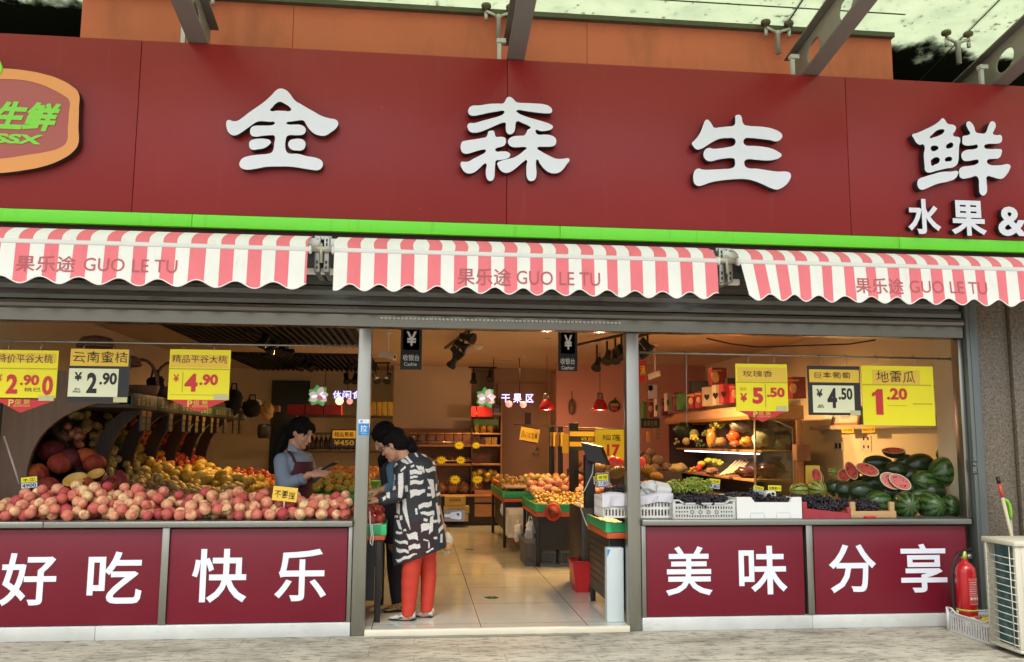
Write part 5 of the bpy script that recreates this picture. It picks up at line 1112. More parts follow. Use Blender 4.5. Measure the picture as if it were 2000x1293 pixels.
# ================================================================== BACK OF THE SHOP
# illuminated hanging signs
LEDW = M('led_white', (.60, .58, 1.0), .5, var=0, emit=.75); LEDB = M('led_blue', (.02, .03, .16), .4, var=0, emit=.12)
PET = M('petal_white', (.80, .74, .80), .4, var=.05, emit=.22); PETP = M('petal_pink', (.75, .42, .45), .4, var=.05, emit=.12); LG = M('petal_green', (.12, .50, .16), .4, var=.1, emit=.2)
def petal(c, ang, L, w, Y):
    u = Vector((math.cos(ang), 0, math.sin(ang))); v = Vector((-math.sin(ang), 0, math.cos(ang)))
    return [c+u*L*t+v*w*s for t, s in ((.05, 0), (.25, .75), (.5, 1), (.75, .72), (1, 0), (.75, -.72), (.5, -1), (.25, -.75))]
def led_sign(cx, cy, Y, txt, chars, label, extras):
    c = at(cx, cy, Y); s = (Y+6.636)/F; r = thing('led_sign', label, 'illuminated sign', tuple(c), 'flower shaped illuminated aisle signs')
    for a in (1.75, .9, 2.6, -1.1, -2.2, 3.6): part('leaf', MB().prism([p+Vector((0, .01, 0)) for p in petal(c+Vector((0, .012, 0)), a, 22*s, 7*s, Y)], (0, .012, 0)), LG, r)
    for a in (.15, -.55, 2.95, 3.7, 1.2): part('petal', MB().prism([p for p in petal(c, a, 19*s, 6.5*s, Y)], (0, .012, 0)), PET, r)
    part('petal', MB().prism([p+Vector((0, -.014, 0)) for p in petal(c+Vector((-.03, 0, -.02)), -.25, 14*s, 5*s, Y)], (0, .012, 0)), PETP, r)
    for t, bx in chars:
        p = part('character_backing', text_px(MB(), t, bx[0]-2, bx[1]-2, bx[2]+2, bx[3]+2, Y, off=-.004, bold=.055), LEDB, r)
        part('character', text_px(MB(), t, *bx, Y, off=.008, bold=.02), LEDW, p)
    for (px, py, w, m_) in extras:
        q = at(px, py, Y-.03); part('fruit_motif', MB().lathe(q, [(w*s, 0), (w*s*.8, .02), (0, .03)], 9, axis=(0, -1, 0)), m_, r)
    for px in (chars[0][1][0]-16, chars[-1][1][2]-28):
        g = MB(); q = at(px, cy-4, Y+.03); g.tube([q, Vector((q.x+.01, q.y, (q.z+CZ)/2)), Vector((q.x, q.y, CZ))], .006, 5); part('hanger', g, BLACK, r)
PKM = M('pink_glow', (.85, .35, .33), .4, var=.05, emit=.5); WMM = M('warm_glow', (1, .62, .35), .4, var=.05, emit=1.0)
led_sign(622, 773, 6.5, '', [('休', (650, 763, 667, 779)), ('闲', (669, 763, 686, 779)), ('食', (688, 763, 706, 779))], 'lit snack aisle sign with a flower, behind the door post', [(663, 783, 8, WMM), (683, 784, 6, PKM)])
led_sign(950, 777, 6.5, '', [('干', (979, 770, 996, 786)), ('果', (1002, 769, 1019, 787)), ('区', (1027, 770, 1042, 786))], 'lit dried fruit aisle sign with a flower, in the middle of the doorway', [(994, 789, 7, PKM), (1022, 790, 7, PKM)])
# cashier boards
def cashier(x0, x1, y0, y1, txt, label):
    c = at((x0+x1)/2, y0, 1.5); r = thing('cashier_sign', label, 'hanging sign', tuple(c), 'black hanging cashier signs')
    g = MB(); quad_px(g, x0, y0-30, x1, y1, 1.5, th=.02); part('board', g, M('sign_black', (.018, .022, .024), .35), r)
    g = MB(); quad_px(g, x0+5, y0-28, x1-5, y0+36, 1.5, off=.021); q = part('brown_square', g, M('sign_brown', (.17, .095, .045), .5), r)
    part('yen_mark', text_px(MB(), '¥', x0+11, y0+0, x1-10, y0+28, 1.5, off=.024, bold=.02), PURE, q)
    g = MB(); text_px(g, '收银台', x0+4, y0+45, x1-5, y0+57, 1.5, off=.022, bold=.012); part('lettering', g, PURE, r)
    g = MB(); text_px(g, txt, x0+6, y0+60, x1-10+(4 if txt[-1] == 'r' else 0), y0+67, 1.5, off=.022, bold=.012); part('lettering', g, PURE, r)
    for xx in (x0+7, x1-7): part('hanger', MB().tube([at(xx, y0-30, 1.51), (at(xx, y0-30, 1.51).x, 1.51, CZ)], .004, 5), BLACK, r)
cashier(783, 824, 648, 722, 'Cashie', 'black cashier board with a missing last letter, nearer the customer')
cashier(1090, 1127, 655, 725, 'Cashier', 'black cashier board with its full word, farther from the customer')
# lamps ------------------------------------------------------------
LAMPE = M('lamp_lens', (1, .75, .42), .4, var=0, emit=14)
WARM = (1.0, .56, .21)
def head(r, c, aim, lit=True, k=1.0, power=38):
    c = Vector(c); d = Vector(aim).normalized()
    h = part('lamp_head', MB().lathe(c-d*.06*k, [(.03*k, -.05*k), (.038*k, -.04*k), (.04*k, .06*k), (.062*k, .09*k), (.064*k, .12*k), (.05*k, .12*k)], 14, axis=d), BLACKM, r)
    if lit:
        part('lens', MB().lathe(c-d*.06*k+d*.10*k, [(.052*k, 0), (0, .004)], 14, axis=d), LAMPE, h)
        L = bpy.data.lights.new('spot_lamp', 'SPOT'); L.energy = power*(.6 if c.x < -.6 and c.y < 7.2 else 1.5); L.color = WARM; L.spot_size = rad(105); L.spot_blend = .8; L.shadow_soft_size = .05
        o = bpy.data.objects.new('spot_lamp', L); COL.objects.link(o); o.location = c+d*.08*k-Vector(r.location); o.rotation_euler = (-d).to_track_quat('Z', 'Y').to_euler(); o.parent = r
def track(label, p0, p1, heads):
    p0, p1 = Vector(p0), Vector(p1); r = thing('track_light', label, 'track light', tuple((p0+p1)/2), 'black track spotlights under the ceiling')
    dd = (p1-p0)/2; sd_ = dd.normalized().cross(Vector((0, 0, 1))); part('track', MB().obox((p0+p1)/2, dd, sd_*.018, (0, 0, .014)), BLACKM, r)
    for (c, aim, lit, pw) in heads:
        c = Vector(c); part('stem', MB().tube([c+Vector((0, 0, .02)), Vector((c.x, c.y, p0.z))], .012, 6), BLACKM, r); head(r, c, aim, lit, 1.0, pw)
ZT = CZ-.07
def ch(px, py, Y): return at(px, py, Y)
track('track of three spotlights under the near black slatted ceiling panel', (ch(505, 655, 4.0).x, 3.2, ZT), (ch(560, 690, 4.0).x, 4.6, ZT), [(ch(513, 668, 3.4), (-.5, -.35, -.9), True, 60), (ch(530, 681, 3.9), (-.6, .1, -.9), True, 50), (ch(548, 684, 4.2), (-.2, -.7, -.6), True, 50), (ch(562, 688, 4.3), (.8, .4, -.3), False, 0)])
track('short track with one lit and one dark spotlight under the far slatted panel', (ch(590, 705, 6.5).x, 6.2, ZT), (ch(612, 715, 6.5).x, 7.0, ZT), [(ch(590, 715, 6.5), (-.6, -.4, -.8), True, 60), (ch(606, 716, 6.6), (.5, -.3, -.5), False, 0)])
track('pair of small spotlights beside the cream column, one lit', (ch(680, 735, 7.8).x, 7.8, ZT), (ch(715, 735, 7.8).x, 7.8, ZT), [(ch(677, 741, 7.8), (.2, -.4, -.8), False, 0), (ch(693, 741, 7.8), (-.1, -.5, -.8), True, 40)])
track('small unlit spotlights in front of the cream column', (ch(730, 735, 7.0).x, 7.0, ZT), (ch(762, 735, 7.0).x, 7.0, ZT), [(ch(735, 740, 7.0), (.3, -.5, -.6), False, 0), (ch(757, 740, 7.0), (-.2, -.5, -.6), False, 0)])
track('diagonal track of four black spotlights in the middle of the doorway', (ch(922, 650, 2.6).x, 2.5, ZT), (ch(880, 712, 2.6).x, 4.6, ZT), [(ch(916, 660, 2.6), (.8, -.5, -.25), False, 0), (ch(905, 677, 3.0), (.8, -.3, -.55), False, 0), (ch(895, 691, 3.5), (.7, .1, -.7), True, 30), (ch(885, 708, 4.1), (-.45, .45, -.7), True, 40)])
track('track of four spotlights near the right-hand door post, three lit', (ch(1150, 715, 3.2).x, 4.0, ZT), (ch(1215, 690, 3.2).x, 2.6, ZT), [(ch(1166, 713, 3.9), (-.35, -.45, -.8), True, 55), (ch(1186, 700, 3.5), (-.3, -.45, -.8), True, 50), (ch(1202, 698, 3.2), (-.1, -.5, -.8), True, 50), (ch(1214, 690, 3.0), (.1, -.5, -.8), False, 0)])
track('spotlights beyond the right-hand door post, above the gift boxes', (ch(1250, 672, 2.8).x, 3.2, ZT), (ch(1268, 668, 2.8).x, 2.4, ZT), [(ch(1265, 677, 2.8), (.68, -.1, -.8), True, 115), (ch(1254, 688, 3.1), (.6, .2, -.7), True, 70)])
track('two small spotlights in front of the dried fruit aisle, one lit', (ch(915, 728, 7.6).x, 7.6, ZT), (ch(970, 728, 7.6).x, 7.6, ZT), [(ch(925, 741, 7.6), (0, -.2, -1), True, 50), (ch(957, 736, 7.6), (-.1, -.5, -.8), False, 0)])
# recessed downlights (lit slots in the ceiling)
for i, (px, py, lab) in enumerate([(737, 697, 'small recessed ceiling light beside the security camera'), (1071, 661, 'small recessed ceiling light left of the fully lettered cashier board'), (1028, 697, 'small recessed ceiling light above the dried fruit sign'), (1148, 714, 'small recessed ceiling light beside the four spotlights'), (1375, 671, 'small recessed ceiling light above the gift boxes')]):
    c = atz(px, py, CZ); r = thing('downlight', lab, 'downlight', tuple(c), 'small recessed downlights in the ceiling')
    part('trim', MB().lathe((c.x, c.y, CZ-.004), [(.055, 0), (.055, .004), (.075, .004), (.075, 0)], 16), WHITE, r); part('lens', MB().lathe((c.x, c.y, CZ-.003), [(.05, 0), (0, .0005)], 16), M('downlight_lens', (1, .72, .42), .4, var=0, emit=6), r)
    L = bpy.data.lights.new('down_lamp', 'SPOT'); L.energy = 28; L.color = WARM; L.spot_size = rad(130); L.spot_blend = .9; L.shadow_soft_size = .05
    o = bpy.data.objects.new('down_lamp', L); COL.objects.link(o); o.location = (0, 0, -.02); o.parent = r
# pendants
def pendant(px, py, Y, label):
    c = at(px, py, Y); r = thing('pendant_lamp', label, 'pendant lamp', tuple(c), 'red pendant lamps'); k = 1.15
    part('lamp_shade', MB().lathe(c, [(.10*k, -.055*k), (.103*k, -.05*k), (.085*k, .01*k), (.045*k, .075*k), (.04*k, .08*k), (.04*k, .077*k), (.08*k, .006*k), (.098*k, -.05*k)], 20), RED, r)
    part('socket', MB().lathe(c, [(.042*k, .081*k), (.042*k, .15*k), (.02*k, .16*k)], 14), STEEL_D, r); part('cord', MB().tube([c+Vector((0, 0, .16*k)), (c.x, c.y, CZ)], .004, 5), BLACK, r)
    part('bulb', MB().ell(c+Vector((0, 0, -.02)), .045, .045, .045, nu=12, nv=8), M('bulb_glow', (1, .35, .22), .4, var=0, emit=9), r)
    L = bpy.data.lights.new('bulb_light', 'POINT'); L.energy = 10; L.color = (1, .5, .3); L.shadow_soft_size = .05; o = bpy.data.objects.new('bulb_light', L); COL.objects.link(o); o.location = (0, 0, -.10); o.parent = r
pendant(1068, 792, 6.2, 'red pendant lamp in front of the brown door'); pendant(1172, 792, 5.6, 'red pendant lamp in front of the pinkish wall')
# camera, detectors
def cctv(px, py, Y, label, flip=1):
    c = at(px, py, Y); r = thing('security_camera', label, 'security camera', (c.x, c.y, CZ), 'small security cameras'); part('body', MB().obox(c, Vector((.085*flip, -.05, -.03)), Vector((.02, .035, 0)), (0, .01, .035)), WHITE, r)
    part('mount', MB().tube([c+Vector((.0, 0, .03)), c+Vector((.01, 0, .10)), (c.x, c.y, CZ)], .012, 6).lathe((c.x, c.y, CZ-.015), [(.05, 0), (.05, .015)], 12), WHITE, r); part('lens', MB().lathe(c+Vector((.085*flip, -.05, -.03)), [(.025, 0), (0, .006)], 10, axis=(flip, -.6, -.3)), BLACK, r)
cctv(757, 694, 3.6, 'white security camera under the ceiling beside the damaged cashier board'); cctv(1278, 733, 4.4, 'white security camera above the gift boxes on the shelf', -1)
c = atz(934, 675, CZ); solo('smoke_detector', MB().lathe((c.x, c.y, CZ-.05), [(.03, 0), (.05, .012), (.05, .03), (.07, .035), (.07, .05)], 16), WHITE, 'round white smoke detector on the ceiling beside the spotlights', 'smoke detector', loc=(c.x, c.y, CZ-.05))
c = atz(966, 707, CZ); solo('ceiling_vent', MB().bbox(c.x-.3, c.x+.3, c.y-.25, c.y+.25, CZ-.012, CZ, .004), M('vent_cream', (.52, .44, .33), .6), 'flat square ceiling hatch above the dried fruit sign', 'ceiling hatch', loc=(c.x, c.y, CZ-.012))

# snack shelves against the column
SY0 = 7.75
unit = thing('snack_shelves', 'wooden snack shelving with dark base, drawers and yellow star tags, under the cream column', 'shelving', tuple(at(910, 1012, SY0)))
def shx(px): return at(px, 900, SY0).x
xa, xb, xc = at(770, 900, SY0).x, shx(920), shx(978)
for zz in (1.335, 1.03): 
    part('shelf', MB().bbox(xa, xb, SY0, SY0+.42, zz-.035, zz, .004), WOOD, unit); part('shelf', MB().bbox(xb+.02, xc, SY0+.02, SY0+.42, zz-.03, zz, .004), WOOD, unit)
part('shelf_rail', MB().tube([(xa, SY0-.01, 1.375), (xb, SY0-.01, 1.375)], .008, 6).tube([(xa, SY0-.01, 1.075), (xb, SY0-.01, 1.075)], .008, 6), STEEL, unit)
zc = at(900, 966, SY0).z
part('counter_top', MB().bbox(xa, xc, SY0-.12, SY0+.5, zc-.03, zc, .004), WOOD, unit)
part('side_panel', MB().box(xb+.002, xb+.018, SY0+.01, SY0+.5, zc, 1.6), DARKW, unit); part('back_panel', MB().box(xa, xc, SY0+.43, SY0+.45, zc, 1.6), WOOD_H, unit)
part('base', MB().box(xa, xc, SY0-.05, SY0+.5, FZ, zc-.031), M('base_black', (.018, .016, .015), .5), unit)
for y0_, y1_ in ((957, 981), (985, 1009)):
    g = MB(); quad_px(g, 927, y0_, 971, y1_, SY0-.05, off=.002, th=.012); part('drawer', g, WOOD, unit)
def star(px, py, w, label):
    c = at(px, py, SY0-.025); s = (SY0+6.6)/F; P = []
    for k in range(24):
        q = w/2*s*(1.22 if k % 2 else .70); P.append((c.x+q*math.cos(k*math.pi/12), c.y, c.z+.82*q*math.sin(k*math.pi/12)))
    r = thing('star_tag', label, 'price tag', tuple(c), 'yellow star shaped price tags'); t = part('card', MB().prism(P, (0, .003, 0)), YEL, r)
    part('lettering', text_mb(MB(), '特价', (c.x-w*s*.22, c.y-.002, c.z-.01), (w*s*.44, 0, 0), (0, 0, w*s*.16), (0, -1, 0)), INKB, t)
for a in [(897, 870, 18, 'yellow star tag on the top snack shelf edge'), (930, 870, 15, 'yellow star tag at the end of the top shelf by the jars'), (862, 899, 18, 'yellow star tag on the second shelf, nearer the customer'), (900, 899, 18, 'yellow star tag on the second shelf, by the side panel'), (889, 937, 20, 'yellow star tag on the bagged snacks above the cartons'), (932, 937, 19, 'yellow star tag on the bagged snacks above the drawers')]: star(*a)
JAR = M('snack_box', (.14, .055, .03), .2, var=.4, scale=25, coat=.3)
xs = xa+.22
for i in range(8):
    w = .135; r = thing('snack_jar', 'clear lidded box of dark snacks in the row on the top shelf', 'snack box', (xs, SY0+.1, 1.335), 'snack boxes on the top shelf'); part('box', MB().bbox(xs, xs+w, SY0+.05, SY0+.2, 1.336, 1.50, .008), JAR, r); part('lid', MB().bbox(xs-.003, xs+w+.003, SY0+.047, SY0+.203, 1.501, 1.525, .005), M('jar_lid', (.30, .16, .08), .3, var=.2), r); xs += w+.012
SNK = M('bagged_snack', (.20, .075, .05), .18, var=.7, scale=26, bump=.3, coat=.4)
xs = xa+.05
for i in range(9):
    solo('snack_bag', crumple((xs+.07, SY0+.14, 1.085), .075, .09, .06, 40+i, 9), SNK, 'shiny bag of red brown snacks in the row on the second shelf', 'snack bag', group='snack bags on the second shelf'); xs += .135
xs = xa+.3
for i in range(6):
    solo('nut_bag', crumple((xs+.09, SY0+.16, zc+.10), .11, .13, .10, 60+i, 9), M('nut_bag', (.24, .13, .07), .25, var=.5, scale=22, bump=.3, coat=.3), 'clear sack of brown nuts on the wooden counter top', 'nut sack', group='nut sacks on the counter top'); xs += .19
# tins and boxes on the narrow shelf by the column
TIN = M('yellow_tin', (.62, .42, .05), .35, var=.25, scale=12); GRNB = M('green_pack', (.10, .22, .05), .4, var=.4, scale=10)
zt0 = 1.335
for i in range(3):
    x = xb+.05+i*.115; r = thing('yellow_tin', 'yellow tin with dark lid in the row beside the column', 'tin', (x, SY0+.2, 1.60), 'yellow tins beside the column'); part('body', MB().lathe((x+.045, SY0+.2, 1.53), [(.05, 0), (.05, .15), (.048, .155)], 14), TIN, r); part('lid', MB().lathe((x+.045, SY0+.2, 1.686), [(.051, 0), (.051, .022), (0, .025)], 14), BLACK, r)
part('shelf', MB().bbox(xb+.02, xc, SY0+.02, SY0+.42, 1.50, 1.528, .004), WOOD, unit)
for i in range(4):
    x = xb+.04+i*.10; solo('small_carton', MB().bbox(x, x+.09, SY0+.08, SY0+.18, 1.336, 1.46, .004), [TIN, GRNB, JAR, TIN][i] if False else (JAR if i < 2 else TIN), ['dark carton beside the column on the narrow shelf', 'second dark carton on the narrow shelf, beside the yellow ones', 'yellow carton next to the dark ones on the narrow shelf', 'yellow carton at the outer end of the narrow shelf'][i], 'carton')
GIFTR = M('red_gift', (.36, .015, .02), .4, var=.25, scale=10)
part('shelf', MB().bbox(xb+.02, xc, SY0+.02, SY0+.42, 1.83, 1.855, .004), WOOD, unit); part('side_panel', MB().box(xc+.002, xc+.02, SY0+.02, SY0+.45, zc, 2.1), WOOD_H, unit)
g = MB(); quad_px(g, 920, 794, 929, 814, SY0+.1, th=.1); solo('gift_box', g, GIFTR, 'narrow red gift box on the top of the narrow shelf', 'gift box')
g = MB(); quad_px(g, 931, 794, 961, 814, SY0+.1, th=.1); solo('gift_box', g, GIFTR, 'wide red gift box on the top of the narrow shelf', 'gift box')
r = thing('dark_placard', 'dark placard with pale characters beside the red gift boxes', 'placard', tuple(at(971, 814, SY0+.1))); g = MB(); quad_px(g, 963, 792, 980, 814, SY0+.1, th=.02); part('board', g, M('placard', (.05, .05, .06), .5), r); part('lettering', text_px(MB(), '购', 964, 797, 978, 812, SY0+.1, off=.024), M('pale_grey', (.35, .36, .4), .5), r)
solo('green_pack', MB().obox(at(948, 825, SY0+.15), (.20, 0, 0), (0, .08, 0), (0, 0, .05)), GRNB, 'wide green snack pack under the red gift boxes', 'pack')
scatter('dried_fruit', m_mango, pack(40, .05, xb+.04, xc-.03, SY0+.05, SY0+.3, lambda x, y: zc+.20, lambda x, y: zc+.42, 8), 'piece of pale dried fruit on the mirrored shelf', 'dried fruit', 'dried fruit on the mirrored shelf')
# cartons under the counter
CART = M('kraft_carton', (.42, .32, .10), .7, var=.2, scale=8)
for (x0, y0, x1, y1, Y, lab) in [(868, 968, 908, 986, 7.62, 'yellowish printed carton on top of the stack under the shelves'), (866, 987, 915, 1000, 7.60, 'yellowish printed carton in the middle of the stack under the shelves'), (868, 1001, 913, 1016, 7.60, 'yellowish printed carton at the bottom of the stack under the shelves')]:
    r = thing('printed_carton', lab, 'carton', tuple(at((x0+x1)/2, y1, Y)), 'printed cartons under the shelves'); g = MB(); quad_px(g, x0, y0, x1, y1, Y, th=.22); part('box', g, CART, r); part('lettering', text_px(MB(), '果园飘香', x0+8, y0+4, x1-9, y0+10, Y, off=.223), INKB, r)
# red boxes and goods behind the assistant
sh = thing('wall_shelf', 'wooden wall shelf with dark bottles behind the shop assistant', 'shelf', tuple(at(640, 815, 7.9)))
for py in (812, 845, 880): g = MB(); quad_px(g, 562, py, 768, py+4, 7.9, th=.3); part('shelf_board', g, DARKW, sh)
for i, (a, c_) in enumerate(((565, 598), (600, 634), (636, 669))):
    g = MB(); quad_px(g, a, 791, c_, 811, 7.85, th=.22); solo('red_box', g, GIFTR, ['dark red box on the shelf behind the assistant, above her head', 'dark red box in the middle of the three on the shelf', 'dark red box next to the door post on the shelf'][i], 'box')
for i in range(12):
    px = 600+i*9; c = at(px, 878, 7.75); r = thing('bottle', 'dark bottle in the row on the shelf behind the assistant', 'bottle', tuple(c), 'dark bottles on the wall shelf'); part('body', MB().lathe(c, [(.032, 0), (.034, .01), (.034, .14), (.013, .2)], 10), M('bottle_dark', (.03, .016, .012), .15, var=.3), r); part('cap', MB().lathe(c+Vector((0, 0, .201)), [(.015, 0), (.015, .035), (0, .036)], 10), STEEL_D, r)
for i in range(4):
    px = 729+i*11; c = at(px, 815, 7.7); s = 14.3/F; g = MB().bbox(c.x-5*s, c.x+5*s, c.y, c.y+.1, c.z, c.z+30*s, .01); solo('golden_pouch', g, TIN, 'golden foil pouch standing on the shelf beside the column', 'pouch', group='golden pouches beside the column')
tag_card(649, 840, 695, 872, 5.2, '精品葡萄', '¥450', 'black price board with orange strip hanging beside the door post', hm=YEL2, dm=M('board_black', (.03, .03, .03), .5), ink=M('gold_digit', (.55, .42, .08), .5))
# middle stall behind the assistant: citrus, bananas, nuts
stall = thing('middle_stall', 'dark stall of citrus and dried snacks in front of the shop assistant', 'stall', (-.72, 2.2, FZ))
part('cabinet', MB().box(-1.0, -.44, 1.35, 4.2, FZ, .88), BLACK, stall); part('rim', MB().bbox(-1.02, -.42, 1.33, 4.22, .881, .925, .006), GREENP, stall)
m_cit = [ball('citrus', fruit_mat('citrus_skin', [(0, (.58, .26, .02)), (.6, (.62, .35, .04)), (1, (.36, .34, .05))], .45, 10, (.5, .4, .06), .35))]
scatter('tangerine', m_cit, pack(75, .036, -1.0, -.46, 1.38, 2.0, lambda x, y: .93, lambda x, y: .99+.32*(y-1.38), 10), 'small yellow orange tangerine heaped in front of the assistant', 'tangerine', 'tangerines in front of the assistant')
scatter('snack_pack', m_or, pack(60, .05, -1.0, -.46, 2.1, 4.1, lambda x, y: 1.0, lambda x, y: 1.16, 8), 'wrapped orange snack on the stall behind the tangerines', 'snack', 'wrapped snacks behind the tangerines')
BAN = M('banana_skin', (.42, .33, .04), .5, var=.3, scale=14)
for i in range(5):
    c = at(672+i*6, 955-i*2, 1.95); g = MB(); P = [c+Vector((-.10+.2*t, .02*i, .09*t+.04*math.sin(t*3)-.02)) for t in (0, .25, .5, .75, 1)]; g.tube(P, [.008, .019, .021, .018, .007], 8); solo('banana', g, BAN, 'green yellow banana in the bunch beside the tangerines', 'banana', group='bananas beside the tangerines')

# ================================================================== PRODUCE TABLES IN THE DOORWAY
def table(name, label, x0, x1, y0, y1, z, body, legs=True, skirt=True):
    r = thing(name, label, 'produce table', ((x0+x1)/2, (y0+y1)/2, FZ))
    g = MB()
    for (a, b2, c_, d) in ((x0, x1, y0, y0+.02), (x0, x1, y1-.02, y1), (x0, x0+.02, y0+.021, y1-.021), (x1-.02, x1, y0+.021, y1-.021)): g.bbox(a, b2, c_, d, z-.085, z, .004)
    part('green_rim', g, GREENP, r)
    g = MB()
    for (a, b2, c_, d) in ((x0+.01, x1-.01, y0+.006, y0+.02), (x0+.01, x1-.01, y1-.02, y1-.006), (x0+.006, x0+.02, y0+.021, y1-.021), (x1-.02, x1-.006, y0+.021, y1-.021)): g.bbox(a, b2, c_, d, z-.135, z-.088, .003)
    part('orange_strip', g, ORANGEP, r)
    for cx in (x0-.003, x1-.037): part('corner_clip', MB().bbox(cx, cx+.04, y0-.004, y0+.04, z-.085, z+.006, .004), M('clip_green', (.05, .44, .17), .4), r)
    part('tray', MB().box(x0+.021, x1-.021, y0+.021, y1-.021, z-.05, z-.035), BLACK, r)
    if skirt: part('front_panel', MB().box(x0+.03, x1-.03, y0+.03, y0+.045, .22 if skirt == 2 else .1, z-.136), body, r)
    for cx in (x0+.012, x1-.052):
        for cy in (y0+.012, y1-.052): part('leg', MB().bbox(cx, cx+.04, cy, cy+.04, FZ, z-.136, .003), BLACKM, r)
    part('body', MB().box(x0+.06, x1-.06, y0+.05, y1-.06, .22, z-.137), body, r)
    return r
tz = at(1046, 985, 3.05).z
tA = (at(1046, 1000, 3.05).x, 2.6, 3.05, 4.35)
table('produce_table', 'black produce table with green and orange rim, heaped with golden fruit and peaches', tA[0], tA[1], tA[2], tA[3], tz, BLACK, skirt=2)
m_lon = [ball('longan', fruit_mat('longan_skin', [(0, (.46, .28, .06)), (1, (.62, .44, .13))], .3, 10, coat=.3), nu=10, nv=7)]
base = lambda x, y: tz-.03
scatter('golden_fruit', m_lon, pack(260, .0225, tA[0]+.04, 2.05, 3.09, 3.55, base, lambda x, y: tz+.05+.30*(y-3.09), 6), 'small golden fruit at the front of the black produce table', 'fruit', 'golden fruit on the black produce table')
scatter('netted_peach', [ball('netted_peach', fruit_mat('netted_peach_skin', [(0, (.46, .14, .09)), (.5, (.50, .20, .13)), (1, (.58, .34, .24))], .6, 12, (.6, .4, .33), .4))], pack(80, .048, tA[0]+.05, 2.3, 3.5, 4.15, lambda x, y: tz+.06, lambda x, y: tz+.20+.28*(y-3.5), 8), 'peach in a foam net behind the golden fruit', 'peach', 'foam netted peaches on the black produce table')
scatter('yellow_plum', m_pear, pack(50, .035, tA[0]+.02, 2.0, 4.0, 4.32, lambda x, y: tz+.18, lambda x, y: tz+.42, 8), 'pale yellow plum at the top of the heap on the black produce table', 'plum', 'yellow plums at the back of the heap')
tB = (at(978, 1000, 5.0).x, 2.3, 4.75, 6.6)
table('produce_table', 'second produce table with green rim, farther into the shop', tB[0], tB[1], tB[2], tB[3], at(978, 958, 5.0).z, BLACK, skirt=2)
zB = at(978, 958, 5.0).z
scatter('kumquat', m_lon, pack(190, .032, tB[0]+.03, tB[0]+.75, 4.8, 5.7, lambda x, y: zB-.03, lambda x, y: zB+.05+.24*(y-4.8), 6), 'yellow kumquat on the farther produce table', 'kumquat', 'kumquats on the farther produce table')
scatter('dark_apple', m_red, pack(30, .045, tB[0]+.03, tB[0]+.5, 5.7, 6.4, lambda x, y: zB, lambda x, y: zB+.2, 6), 'red apple at the far end of the farther produce table', 'apple', 'red apples on the farther produce table')
p0_, p1_ = at(984, 942, 5.0), at(1028, 925, 6.2)
solo('foam_tray', MB().bbox(tB[0]+.05, tB[0]+.36, 4.85, 6.1, zB+.03, zB+.06, .01), M('peach_foam', (.62, .48, .36), .7), 'pale foam tray along the edge of the farther produce table', 'tray')
# things hanging on and standing under the tables
for px, py, Y, w, h, lab in [(1012, 1040, 3.9, .05, .17, 'white plastic bag hanging under the golden fruit table, smaller'), (1036, 1038, 3.35, .055, .19, 'white plastic bag with green print hanging beside the table leg'), (985, 995, 4.9, .05, .14, 'pale shopping bag hanging from the farther table')]:
    c = at(px, py, Y); r_ = thing('hanging_bag', lab, 'plastic bag', tuple(c)); part('bag', crumple(c, w, .05, h*.6, int(px)), FILM, r_); part('handle', MB().tube([c+Vector((-w*.5, 0, h*.5)), c+Vector((-w*.2, 0, h*.85)), c+Vector((w*.2, 0, h*.85)), c+Vector((w*.5, 0, h*.5))], .008, 5), FILM, r_)
def open_basket(x0, x1, y0, y1, z0, z1, mt_, label, name='slotted_basket', cols=9, rows=4):
    r = thing(name, label, 'basket', ((x0+x1)/2, (y0+y1)/2, z0)); H = (0, 0, z1-z0)
    for nm, O, U, N in (('front_wall', (x0, y0, z0), (x1-x0, 0, 0), (0, 1, 0)), ('back_wall', (x0, y1, z0), (x1-x0, 0, 0), (0, -1, 0)), ('side_wall', (x0, y0+.005, z0), (0, y1-y0-.01, 0), (1, 0, 0)), ('side_wall', (x1, y0+.005, z0), (0, y1-y0-.01, 0), (-1, 0, 0))):
        g = MB(); slot_wall(g, O, U, H, N, .004, cols, rows, .45/cols, (z1-z0)*.03); part(nm, g, mt_, r)
    part('basket_floor', MB().box(x0+.005, x1-.005, y0+.005, y1-.005, z0, z0+.006), mt_, r); return r
p = at(1005, 1060, 4.4); open_basket(p.x-.09, p.x+.14, 4.3, 4.65, .22, .56, WHITE, 'white slotted basket standing between the two produce tables')
p = at(1030, 1100, 3.3); open_basket(at(1026, 1100, 3.1).x, at(1048, 1100, 3.1).x-.01, 3.12, 3.6, FZ, .34, M('grey_bin', (.16, .16, .15), .5), 'grey plastic crate on the floor under the corner of the golden fruit table', 'grey_crate')
open_basket(at(1058, 1100, 3.2).x, at(1086, 1100, 3.2).x, 3.2, 3.5, FZ, .2, M('dim_crate', (.20, .22, .22), .5), 'grey crate under the golden fruit table, nearer the leg', 'grey_crate'); open_basket(at(1093, 1100, 3.2).x, at(1120, 1100, 3.2).x, 3.2, 3.5, FZ, .2, M('dim_crate2', (.24, .25, .22), .5), 'grey crate under the golden fruit table, beside the red bin', 'grey_crate')
c = at(1080, 1000, 3.0); r = thing('red_dish', 'red oval plastic lid hanging from the front of the golden fruit table', 'dish', tuple(c)); q_ = Vector((.3, -1, .1)).normalized(); part('disc', MB().lathe(c, [(.0, .012), (.075, .012), (.093, .004), (.10, 0), (.09, -.006)], 20, axis=q_), M('dull_red', (.42, .03, .025), .7, var=.1), r); part('inner', MB().lathe(c+q_*.013, [(.068, 0), (0, .003)], 16, axis=q_), M('lid_brown', (.24, .05, .03), .75, var=.5, scale=30), r)
